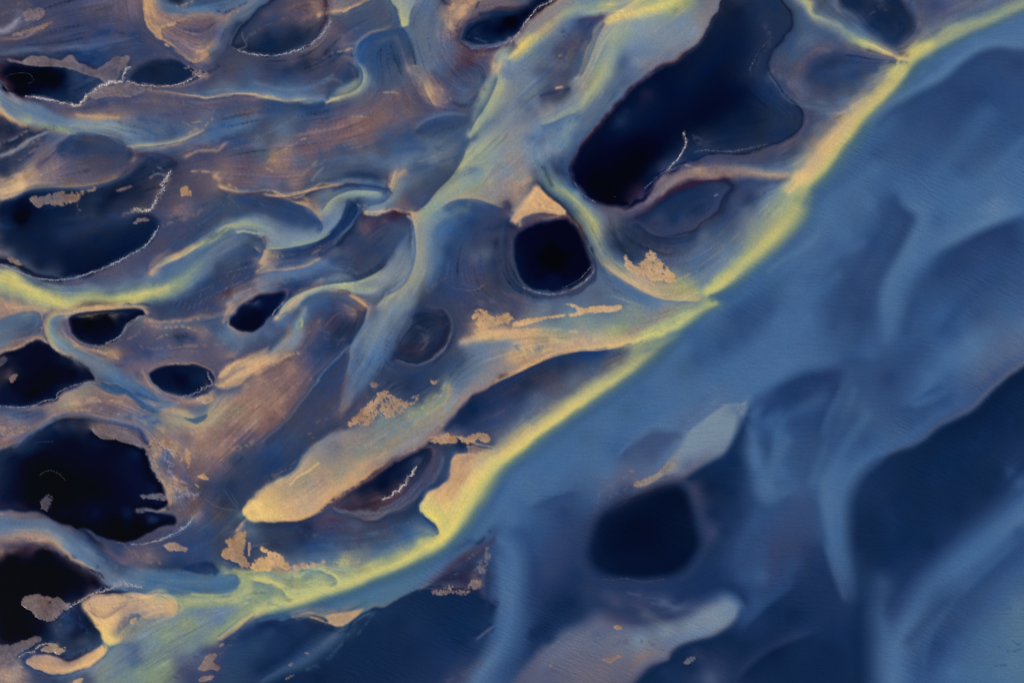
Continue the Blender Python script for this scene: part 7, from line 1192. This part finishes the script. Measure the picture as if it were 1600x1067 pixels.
    Bar('spiky peach sandbar full of small holes, right of the round pool',"974,400;978,398;983,409;991,414;1001,413;1007,406;1010,397;1016,392;1027,394;1028,398;1019,402;1024,409;1032,404;1036,413;1045,420;1056,429;1058,439;1044,440;1030,438;1014,434;999,429;985,422;977,414",'WC',.6,7)
    Bar('forked grey-brown sandbar near the bottom edge, left of centre',"307,1045;314,1040;320,1030;318,1026;327,1022;339,1018;337,1027;332,1036;345,1041;344,1047;330,1044;316,1048",'TTU',.3,7,.9)
    Bar('small flat grey-brown sandbar at the bottom edge below the forked one',"309,1062;320,1055;337,1056;328,1061;316,1064",'TTU',.3,6,.85)
    Bar('tiny grey chip above the forked sandbar near the bottom edge',"340,1011;346,1005;352,1003;349,1009",'TU',.4,4,.75)
    Bar('tiny pale chip in dark blue water at the bottom, topmost of three',"474,1021;479,1017;487,1020;480,1022",'TU',.3,4,.8)
    Bar('tiny pale chip in dark blue water at the bottom, middle of three',"450,1039;455,1033;459,1036;455,1041",'UT',.3,4,.7)
    Bar('tiny pale chip in dark blue water at the bottom, lowest of three',"441,1061;452,1055;464,1051;457,1057;446,1062",'UT',.4,4,.75)
    Bar('broken pink mud chips along the foot of the dark triangular bank',"668,921;684,922;695,921;703,914;712,920;722,923;730,918;738,908;748,905;756,911;748,918;737,919;726,928;714,925;698,927;682,928",'TU',.9,5,.85)
    Bar('pink mud crust down the right side of the dark triangular bank',"738,890;750,878;758,862;763,852;767,856;766,870;760,884;758,898;750,890",'TUG',.7,6,.7)
    Bar('small beige sand chip on the grey silt bank near the bottom, upper of two',"958,978;965,976;973,978;972,983;962,983",'TW',.2,4,.85)
    Bar('star-shaped beige sand chip on the grey silt bank near the bottom edge',"938,1029;946,1026;953,1028;958,1022;961,1026;982,1018;968,1027;960,1030;956,1036;948,1032",'TTU',.4,5,.85)
    Bar('small pale streak on the left side of the grey silt bank at the bottom',"857,1043;861,1036;866,1032;864,1040",'TU',.3,4,.7)
    Bar('small isolated pale chip in dark water right of the grey silt bank',"1067,1035;1074,1028;1087,1023;1085,1031;1074,1037",'UGT',.5,4,.75)
    Bar('pale chip north-west of the round dark basin, upper one',"982,733;990,731;995,736;985,738",'TUG',.3,4,.8)
    Bar('pale beige tip of the silt bar over the round dark basin',"990,759;996,750;1003,751;1010,746;1022,743;1034,733;1042,725;1050,718;1060,722;1050,732;1036,741;1024,750;1010,757;998,761",'TTA',.35,7,.8)
    Bar('tan sand crust around the hooked foam in the bottom left corner',"60,1014;75,1008;92,1004;90,1010;99,1012;108,1005;99,1020;90,1022;75,1018",'TTC',.5,6,.85)
    Bar('tiny tan wedge at the bottom edge in the left corner',"112,1067;121,1060;132,1058;124,1068",'TC',.2,5,.85)
    Bar('pale crust streak left of the large black lake, near the left edge',"-5,664;12,668;26,672;30,668;46,664;51,669;40,674;30,673;16,679;-5,676",'TTO',.7,6,.8)
    Bar('small orange island inside the hollow of the bottom left orange bar',"202,972;207,965;216,964;211,971;206,975",'WT',.3,4,.9)
    Bar('tan sand flake under the small oval pool',"305,622;318,618;334,617;333,626;322,631;312,626",'WTT',.4,5,.85)
    Bar('tiny tan flake in mauve mud right of the left kidney pool',"240,530;247,527;258,522;253,528;244,531",'TO',.3,4,.8)

FRONT = np.array([(1700, -60), (1600, 4), (1560, 22), (1500, 45), (1450, 70), (1420, 92), (1392, 130), (1350, 172), (1310, 220), (1275, 262), (1245, 292), (1215, 350), (1178, 395), (1103, 462), (1060, 520), (1000, 560), (920, 617), (840, 670), (772, 728), (745, 765), (706, 825), (650, 868), (550, 908), (400, 958), (340, 996), (280, 1040), (230, 1140), (1700, 1140)])
# ---------------------------------------------------------------- field -> colour, relief
F, SHARP = build_field()
BH = np.zeros((GH, GW)); SANDY = np.zeros((GH, GW))
XX, YY = np.meshgrid(GX0+np.arange(GW)*GS, GY0+np.arange(GH)*GS)
front = FRONT
OPEN = pmask(front).astype(float); OPENS = blur(OPEN, 9)
# silt edges are never clean: bend the chart by a small turbulence
k1 = 1-.75*OPENS
gyi, gxi = np.mgrid[0:GH, 0:GW].astype(float)
wx = (noise(40, 61, 3)*1.1+noise(9, 62, 2)*.16)*k1; wy = (noise(40, 63, 3)*1.1+noise(9, 64, 2)*.16)*k1
F = np.stack([bil(F[..., j], gxi+wx, gyi+wy) for j in range(3)], -1)
l0 = F@np.array([.3, .59, .11]); de = np.clip((F[..., 2]-F[..., 0])/60, 0, 1)*(.3-.24*OPENS)*np.clip(l0/40, 0, 1)
F = F+(l0[..., None]+np.array([2, 0, 6])-F)*de[..., None]
F = F+OPENS[..., None]*np.clip((l0[..., None]-38)/50, 0, 1)*np.clip((F[..., 2:]-F[..., :1]-30)/50, 0, 1)*np.array([4, 5, 7])+OPENS[..., None]*np.clip((46-l0[..., None])/20, 0, 1)*np.array([4, 5, 3])
# flow direction and streaks drawn out along it
dd = DIR.reshape(GH, GW, 2); dw_ = DW.reshape(GH, GW)
V2 = diffuse(np.concatenate([dd, dd[..., :1]*0], 2), dw_+1e-4, (40, 8))
ang = .5*np.arctan2(V2[..., 1], V2[..., 0])
U_, V_ = np.cos(ang), np.sin(ang)
st1 = lic(rng.normal(size=(GH, GW)), U_, V_, 12); st1 = (st1-st1.mean())/st1.std()
b2 = blur(rng.normal(size=(GH, GW)), 1.6); st2 = lic(b2/b2.std(), U_, V_, 26, 1.5); st2 = (st2-st2.mean())/st2.std()
sp = rng.random((GH, GW)); sp = (sp > .985)*1.-(sp < .012)*1.
st3 = lic(blur(sp, .55)*4, U_, V_, 22, 1.3); st3 = blur(st3, .6); st3 = st3/st3.std()
exec_wisps()
exec_bars()
for f_ in FOAMS:
    t_ = {'C': 'HCT', 'L': 'HG', 'V': 'HVV'}[f_[4]]
    pp = ';'.join('%g,%g,%g' % (a, b, c*1.25+.7) for a, b, c in nodes(f_[1]))
    Br(pp, t_, .5*min(1, f_[3])*min(1, f_[2]), 1.3, 3.5)
lum = F.mean(-1); l1 = lum; red = np.clip((F[..., 0]-F[..., 2]+50)/120, 0, 1)
amp = (.012+.055*red)*(1-.85*OPENS)*np.clip(lum/60, .1, 1)*(.6+.5*np.clip(noise(60, 41), -1, 1.5))
amp = np.clip(amp, 0, .06)*np.clip((190-lum)/90, .25, 1)*(1-.6*SANDY)
fac = 1+amp*st1*1.15+amp*st2*.8
hue = blur(noise(34, 43, 3)*st2*.5+noise(70, 44, 3), 1.)*(1-.75*OPENS)*np.clip(lum/70, 0, 1)
th = (np.clip(np.abs(st3)-.7, 0, 2.2)*np.sign(st3)*.5)*(1-.93*OPENS)*np.clip((l1-24)/40, 0, 1)*np.clip(.55+.6*noise(55, 47, 3), 0, 1.4)*np.clip((185-l1)/60, .1, 1)*(1-.7*SANDY)
F = F*fac[..., None]+hue[..., None]*np.array([3.5, .6, -3.0])+np.clip(th, 0, 3)[..., None]*np.array([22, 15, 9])*(.5+red[..., None])+np.clip(th, -3, 0)[..., None]*np.array([19, 17, 17])
g1 = noise(3.4, 71, 2)*.6+rng.normal(size=(GH, GW))*.5
F = F*(1+g1*(.012+.03*red)*(1-.8*OPENS)*np.clip((175-lum)/60, .3, 1)*np.clip(lum/40, 0, 1))[..., None]
F = np.clip(F, 0, 255)
sand = np.clip((red-.42)*2.2, 0, 1)*(1-OPENS); sand = np.maximum(sand, SANDY)
HGT = BH+.010*st1*sand*(1-OPENS)+.014*st2*np.clip(sand+.25, 0, 1)*(1-OPENS)+.012*noise(7, 51)*sand
def lin(c): c = c/255.; return np.where(c < .04045, c/12.92, ((c+.055)/1.055)**2.4)
# ================================================================== meshes
def WX(px): return (px-800)*M
def WY(py): return (533.5-py)*M
def mat(name): 
    m = bpy.data.materials.new(name); m.use_nodes = True; n = m.node_tree; n.nodes.clear()
    o = n.nodes.new('ShaderNodeOutputMaterial'); p = n.nodes.new('ShaderNodeBsdfPrincipled'); n.links.new(p.outputs[0], o.inputs[0])
    return m, n, p
def N(n, t, **k):
    x = n.nodes.new(t)
    for a, b in k.items(): setattr(x, a, b)
    return x
def surf_mat():
    """silty water and wet sand: pigment from suspended silt, reflected sky painted into its blues, wetness sets the gloss, wind ripples on open water"""
    m, n, p = mat('silty_water_and_sand'); L = n.links.new
    col = N(n, 'ShaderNodeAttribute', attribute_name='silt_sky_tint'); aux = N(n, 'ShaderNodeAttribute', attribute_name='surface')
    sep = N(n, 'ShaderNodeSeparateColor'); L(aux.outputs['Color'], sep.inputs[0])     # R sand, G open water, B grain
    tc = N(n, 'ShaderNodeNewGeometry')
    # fine silt mottling
    g = N(n, 'ShaderNodeTexNoise'); g.inputs['Scale'].default_value = 1.5; g.inputs['Detail'].default_value = 3; L(tc.outputs['Position'], g.inputs['Vector'])
    mr = N(n, 'ShaderNodeMapRange'); mr.inputs['From Min'].default_value = .3; mr.inputs['From Max'].default_value = .7
    mr.inputs['To Min'].default_value = .91; mr.inputs['To Max'].default_value = 1.09; L(g.outputs['Fac'], mr.inputs['Value'])
    mx = N(n, 'ShaderNodeVectorMath', operation='SCALE'); L(col.outputs['Color'], mx.inputs[0]); L(mr.outputs[0], mx.inputs['Scale'])
    L(mx.outputs[0], p.inputs['Base Color'])
    r = N(n, 'ShaderNodeMapRange'); r.inputs['To Min'].default_value = .1; r.inputs['To Max'].default_value = .85
    L(sep.outputs[0], r.inputs['Value']); L(r.outputs[0], p.inputs['Roughness'])
    p.inputs['IOR'].default_value = 1.33; p.inputs['Specular IOR Level'].default_value = .3
    # ripples: two trains of short wind waves, bent by a slow noise
    big = N(n, 'ShaderNodeTexNoise'); big.inputs['Scale'].default_value = .012; big.inputs['Detail'].default_value = 2; L(tc.outputs['Position'], big.inputs['Vector'])
    outs = []
    for an, fr in ((-.42, .95), (.06, .8)):
        rot = N(n, 'ShaderNodeVectorRotate'); rot.rotation_type = 'Z_AXIS'; rot.inputs['Angle'].default_value = -an; L(tc.outputs['Position'], rot.inputs['Vector'])
        sc = N(n, 'ShaderNodeVectorMath', operation='MULTIPLY'); sc.inputs[1].default_value = (.2, 1., 1.); L(rot.outputs[0], sc.inputs[0])
        wv = N(n, 'ShaderNodeTexNoise'); wv.inputs['Scale'].default_value = fr; wv.inputs['Detail'].default_value = 2.; wv.inputs['Roughness'].default_value = .55; wv.inputs['Distortion'].default_value = .5
        L(sc.outputs[0], wv.inputs['Vector']); outs.append(wv)
    ar = N(n, 'ShaderNodeMapRange'); ar.inputs['From Min'].default_value = .42; ar.inputs['From Max'].default_value = .58; L(big.outputs['Fac'], ar.inputs['Value'])
    mixf = N(n, 'ShaderNodeMix'); L(ar.outputs[0], mixf.inputs[0]); L(outs[0].outputs['Fac'], mixf.inputs[2]); L(outs[1].outputs['Fac'], mixf.inputs[3])
    pat = N(n, 'ShaderNodeTexNoise'); pat.inputs['Scale'].default_value = .035; pat.inputs['Detail'].default_value = 3; L(tc.outputs['Position'], pat.inputs['Vector'])
    pr = N(n, 'ShaderNodeMapRange'); pr.inputs['From Min'].default_value = .35; pr.inputs['From Max'].default_value = .65; pr.inputs['To Min'].default_value = .25; pr.inputs['To Max'].default_value = 1.; L(pat.outputs['Fac'], pr.inputs['Value'])
    st = N(n, 'ShaderNodeMath', operation='MULTIPLY'); L(sep.outputs[1], st.inputs[0]); L(pr.outputs[0], st.inputs[1])
    s2 = N(n, 'ShaderNodeMath', operation='MULTIPLY'); s2.inputs[1].default_value = RIPPLE; L(st.outputs[0], s2.inputs[0])
    h1 = N(n, 'ShaderNodeMath', operation='MULTIPLY'); L(mixf.outputs[0], h1.inputs[0]); L(s2.outputs[0], h1.inputs[1])
    # grain relief on wet sand
    gr = N(n, 'ShaderNodeTexNoise'); gr.inputs['Scale'].default_value = 1.1; gr.inputs['Detail'].default_value = 5; gr.inputs['Roughness'].default_value = .7; L(tc.outputs['Position'], gr.inputs['Vector'])
    gm = N(n, 'ShaderNodeMath', operation='MULTIPLY'); gm.inputs[1].default_value = GRAIN; L(sep.outputs[2], gm.inputs[0])
    h2 = N(n, 'ShaderNodeMath', operation='MULTIPLY'); L(gr.outputs['Fac'], h2.inputs[0]); L(gm.outputs[0], h2.inputs[1])
    ad = N(n, 'ShaderNodeMath', operation='ADD'); L(h1.outputs[0], ad.inputs[0]); L(h2.outputs[0], ad.inputs[1])
    bp = N(n, 'ShaderNodeBump'); bp.inputs['Distance'].default_value = 1.; L(ad.outputs[0], bp.inputs['Height']); L(bp.outputs[0], p.inputs['Normal'])
    return m
RIPPLE, GRAIN = .25, .05
SURF = surf_mat()
# wider margin: the chart carries on outside the picture with its pattern mirrored at the border
PADN, PST = 20, 6
ALB = np.clip((lin(np.clip(F, 0, 255))-CAL_OFF)*CAL_GAIN, .0004, .9)
AUX = np.stack([sand, OPENS, np.clip(sand*1.1+.12*(1-OPENS), 0, 1)], -1)
def extend(a):
    r_ = PST/GS*np.arange(1, PADN+1)                       # mirrored past the charted area
    k = np.concatenate([r_[::-1], np.arange(a.shape[0]), a.shape[0]-1-r_]).astype(int)
    l = np.concatenate([r_[::-1], np.arange(a.shape[1]), a.shape[1]-1-r_]).astype(int)
    return a[k][:, l]
px = np.concatenate([GX0-PST*np.arange(PADN, 0, -1), GX0+np.arange(GW)*GS, GX0+(GW-1)*GS+PST*np.arange(1, PADN+1)])
py = np.concatenate([GY0-PST*np.arange(PADN, 0, -1), GY0+np.arange(GH)*GS, GY0+(GH-1)*GS+PST*np.arange(1, PADN+1)])
EA, EU, EH = extend(ALB), extend(AUX), extend(HGT)
NH, NW = EH.shape
X = np.broadcast_to(WX(px)[None], (NH, NW)); Y = np.broadcast_to(WY(py)[:, None], (NH, NW))
gy, gx = np.gradient(EH); sx = np.gradient(WX(px))[None]; sy = np.gradient(WY(py))[:, None]
NRM = np.stack([-gx/sx, -gy/sy, np.ones_like(EH)], -1); NRM /= np.linalg.norm(NRM, axis=-1, keepdims=True)
LAB = np.zeros((NH, NW), np.int32)
names = {0: ('shallow_flats_water', dict(kind='structure'))}
def put(mask_full, win_, name, props, over=True):
    a, b, c, d = win_; i = len(names); names[i] = (name, props)
    s = LAB[PADN+c:PADN+d, PADN+a:PADN+b]; s[mask_full] = i
LAB[PADN:PADN+GH, PADN:PADN+GW][OPEN > .5] = 1; names[1] = ('river_water', dict(kind='structure'))
LAB[:, PADN+GW:][:PADN+GH] = 1
sb_ = blur(sand, 5); yb_ = blur(F[..., 0]-F[..., 2], 4)
v_ = LAB[PADN:PADN+GH, PADN:PADN+GW]
v_[(sb_ > .3) & (OPEN < .5)] = 2; names[2] = ('mud_flat', dict(kind='structure'))
v_[(yb_ > 32) & (sb_ < .55) & (blur(F[..., 1], 4)-blur(F[..., 2], 4) > 22)] = 3; names[3] = ('silt_plume', dict(kind='structure'))
PARTOF = {}
def pool_put(mask, wn, lab):
    a, b, c, d = wn; i = len(names); L3 = blur(F.mean(-1)[c:d, a:b], 3); th = np.percentile(L3[mask], 62)
    names[i] = ('deep_water', {}); names[i+1] = ('shallow_rim', {}); s = LAB[PADN+c:PADN+d, PADN+a:PADN+b]
    s[mask & (L3 <= th)] = i; s[mask & (L3 > th)] = i+1
    jj, ii = np.nonzero(mask); e = bpy.data.objects.new('pool', None); scene.collection.objects.link(e); e.empty_display_size = 2
    e.location = (WX(GX0+(a+ii.mean())*GS), WY(GY0+(c+jj.mean())*GS), 0)
    e['label'] = lab; e['category'] = 'pool'; e['group'] = 'dark pools on the river flats'; PARTOF[i] = PARTOF[i+1] = e
for lab_, poly_ in POOLS:
    sp_ = smooth_path(nodes(poly_), True); x0, x1, y0, y1 = sp_[:, 0].min(), sp_[:, 0].max(), sp_[:, 1].min(), sp_[:, 1].max()
    a, b, c, d = win(x0-2, y0-2, x1+2, y1+2)
    pool_put(pmask(sp_[:, :2])[c:d, a:b], (a, b, c, d), lab_)
for lab_, poly_ in SHOALS:
    sp_ = smooth_path(nodes(poly_), True); x0, x1, y0, y1 = sp_[:, 0].min(), sp_[:, 0].max(), sp_[:, 1].min(), sp_[:, 1].max()
    a, b, c, d = win(x0-2, y0-2, x1+2, y1+2)
    put(pmask(sp_[:, :2])[c:d, a:b], (a, b, c, d), 'silt_shoal', dict(label=lab_, category='shoal', group='pale silt shoals'))
for lab_, cat_, nm_, wn_, mk_ in BARS:
    put(mk_, wn_, nm_, dict(label=lab_, category=cat_, group='small bare sandbars'))
cl = LAB[:-1, :-1]
def grid_mesh(ident):
    jj, ii = np.nonzero(cl == ident)
    if len(jj) == 0: return None
    q = np.stack([jj*NW+ii, (jj+1)*NW+ii, (jj+1)*NW+ii+1, jj*NW+ii+1], 1)      # counter-clockwise seen from above
    used = np.zeros(NH*NW, bool); used[q.ravel()] = True
    u = np.nonzero(used)[0]; rem = np.full(NH*NW, -1, np.int32); rem[u] = np.arange(len(u)); q = rem[q]
    vx = np.stack([X.ravel()[u] if 0 else np.ascontiguousarray(X).ravel()[u], np.ascontiguousarray(Y).ravel()[u], EH.ravel()[u]], 1).astype(np.float32)
    name, props = names[ident]
    me = bpy.data.meshes.new(name); me.vertices.add(len(u)); me.vertices.foreach_set('co', vx.ravel())
    me.loops.add(q.size); me.loops.foreach_set('vertex_index', q.ravel().astype(np.int32))
    me.polygons.add(len(q)); me.polygons.foreach_set('loop_start', np.arange(0, q.size, 4, dtype=np.int32))
    me.update(calc_edges=True)
    for nm, src in (('silt_sky_tint', EA), ('surface', EU)):
        at = me.attributes.new(nm, 'FLOAT_COLOR', 'POINT'); c = np.ones((len(u), 4), np.float32); c[:, :3] = src.reshape(-1, 3)[u]
        at.data.foreach_set('color', c.ravel())
    me.polygons.foreach_set('use_smooth', np.ones(len(q), bool))
    me.normals_split_custom_set_from_vertices(NRM.reshape(-1, 3)[u].astype(np.float32))
    me.materials.append(SURF)
    o = bpy.data.objects.new(name, me); scene.collection.objects.link(o)
    for k, v in props.items(): o[k] = v
    if ident in PARTOF:
        o.parent = PARTOF[ident]; o.location = -PARTOF[ident].location
    return o
X = np.ascontiguousarray(X); Y = np.ascontiguousarray(Y)
for i in sorted(names): grid_mesh(i)
print('surface', time.time()-T0)
# ------------------------------------------------------------------ the plain beyond and below
m, n, p = mat('black_sand_plain'); L = n.links.new
nz = N(n, 'ShaderNodeTexNoise'); nz.inputs['Scale'].default_value = .006; nz.inputs['Detail'].default_value = 9; nz.inputs['Distortion'].default_value = 1.5
gg = N(n, 'ShaderNodeNewGeometry'); L(gg.outputs['Position'], nz.inputs['Vector'])
cr = N(n, 'ShaderNodeValToRGB'); L(nz.outputs['Fac'], cr.inputs[0]); L(cr.outputs[0], p.inputs['Base Color'])
cr.color_ramp.elements[0].position = .35; cr.color_ramp.elements[0].color = (.012, .03, .075, 1)
cr.color_ramp.elements[1].position = .68; cr.color_ramp.elements[1].color = (.12, .13, .18, 1)
e = cr.color_ramp.elements.new(.5); e.color = (.03, .075, .17, 1)
p.inputs['Roughness'].default_value = .5
me = bpy.data.meshes.new('sand_plain'); r_ = 4000.
me.from_pydata([(-r_, -r_, -.6), (r_, -r_, -.6), (r_, r_, -.6), (-r_, r_, -.6)], [], [(0, 1, 2, 3)]); me.materials.append(m)
o = bpy.data.objects.new('sand_plain', me); scene.collection.objects.link(o); o['kind'] = 'structure'
# ------------------------------------------------------------------ foam: heaps of small froth mounds
def foam_mat(name, c):
    m, n, p = mat(name); L = n.links.new
    gg = N(n, 'ShaderNodeNewGeometry'); nz = N(n, 'ShaderNodeTexNoise'); nz.inputs['Scale'].default_value = 2.2; nz.inputs['Detail'].default_value = 3; L(gg.outputs['Position'], nz.inputs['Vector'])
    cr = N(n, 'ShaderNodeValToRGB'); L(nz.outputs['Fac'], cr.inputs[0]); L(cr.outputs[0], p.inputs['Base Color'])
    cr.color_ramp.elements[0].position = .35; cr.color_ramp.elements[0].color = tuple(v*.6 for v in c)+(1,)
    cr.color_ramp.elements[1].position = .62; cr.color_ramp.elements[1].color = tuple(c)+(1,); p.inputs['Roughness'].default_value = .6
    return m
FM = {'C': foam_mat('cream_foam', (.58, .50, .46)), 'L': foam_mat('white_foam', (.34, .35, .43)), 'V': foam_mat('lilac_foam', (.20, .18, .30))}
FILM = foam_mat('wet_foam_film', (.17, .18, .25))
base_v = [(0, 0, 1)]+[(math.cos(a)*.72, math.sin(a)*.72, .66) for a in np.arange(6)*math.pi/3]+[(math.cos(a+.5), math.sin(a+.5), 0) for a in np.arange(6)*math.pi/3]
base_f = [(0, 1+i, 1+(i+1) % 6) for i in range(6)]+[t for i in range(6) for t in ((1+i, 7+i, 1+(i+1) % 6), (1+(i+1) % 6, 7+i, 7+(i+1) % 6))]
BV, BF = np.array(base_v), np.array(base_f)
def hgt(x, y):
    return bil(HGT, (x-GX0)/GS, (y-GY0)/GS)
for lab_, path_, dens, bright, tint in FOAMS:
    pth = smooth_path(nodes(path_), step=.5); r = np.random.default_rng(abs(len(lab_)*131+int(pth[0, 0])))
    j_ = np.arange(len(pth)); wob = np.convolve(r.normal(size=len(pth)+15), np.hanning(16), 'valid')[:len(pth)]/2.4
    tg = np.gradient(pth[:, :2], axis=0); tg /= np.linalg.norm(tg, axis=1, keepdims=True)+1e-9
    pth = pth.copy(); pth[:, 0] -= tg[:, 1]*wob*pth[:, 2]*.3; pth[:, 1] += tg[:, 0]*wob*pth[:, 2]*.3
    n_ = int(len(pth)*1.9*dens*bright*(.6+.4*pth[:, 2].mean()))+3
    k = r.integers(0, len(pth), n_); wd = pth[k, 2]
    # broken into runs
    run = .5+.5*np.sin(k*.5/9+r.uniform(0, 6))+.35*np.sin(k*.5/3.1+r.uniform(0, 6))
    keep = r.uniform(0, 1.0, n_) < np.clip(run*1.1+.15, .03, 1)
    k, wd = k[keep], wd[keep]; n_ = len(k)
    cx = pth[k, 0]+r.normal(0, .42, n_)*wd; cy = pth[k, 1]+r.normal(0, .42, n_)*wd
    rad = (.2+.42*r.random(n_)**2.4)*(.55+.5*bright)*np.clip(.7+.25*wd, .6, 1.5)
    z = hgt(cx, cy)
    an = r.uniform(0, 6.28, n_); el = r.uniform(.5, 1.3, n_)
    bx = BV[None, :, 0]*np.cos(an)[:, None]-BV[None, :, 1]*np.sin(an)[:, None]; by = BV[None, :, 0]*np.sin(an)[:, None]+BV[None, :, 1]*np.cos(an)[:, None]
    vx = WX(cx)[:, None]+bx*(rad*M)[:, None]*1.15; vy = WY(cy)[:, None]+by*(rad*M*el)[:, None]
    vz = z[:, None]-.02+BV[None, :, 2]*(rad*M*.42)[:, None]+.01
    V = np.stack([vx, vy, vz], -1).reshape(-1, 3); Fc = (BF[None]+(np.arange(n_)*len(BV))[:, None, None]).reshape(-1, 3)
    # a thin continuous film joins the mounds
    q = pth[::3]; tq = np.gradient(q[:, :2], axis=0); tq /= np.linalg.norm(tq, axis=1, keepdims=True)+1e-9
    jx = np.convolve(r.normal(0, .5, len(q)+4), np.ones(5)/5, 'valid')*q[:, 2]*1.2; hw = q[:, 2]*.2*bright**2*(1+.5*r.normal(0, 1, len(q)).clip(-1, 1.5))+.03
    for sgn in (-1, 1):
        ex = q[:, 0]-tq[:, 1]*(jx+sgn*hw); ey = q[:, 1]+tq[:, 0]*(jx+sgn*hw)
        V = np.vstack([V, np.stack([WX(ex), WY(ey), hgt(ex, ey)+.012], 1)])
    b0 = len(V)-2*len(q); i0 = b0+np.arange(len(q)-1); i1 = i0+len(q)
    Fc = np.vstack([Fc, np.stack([i0, i1, i0+1], 1), np.stack([i1, i1+1, i0+1], 1)])
    me = bpy.data.meshes.new('foam_line'); me.from_pydata(V.tolist(), [], Fc.tolist()); me.materials.append(FM[tint]); me.materials.append(FILM)
    me.polygons.foreach_set('use_smooth', np.ones(len(Fc), bool))
    me.polygons.foreach_set('material_index', (np.arange(len(Fc)) >= n_*len(BF)).astype(np.int32))
    o = bpy.data.objects.new('foam_line', me); scene.collection.objects.link(o)
    o['label'] = lab_; o['category'] = 'foam'; o['group'] = 'foam lines along the pools'
print('done', time.time()-T0)
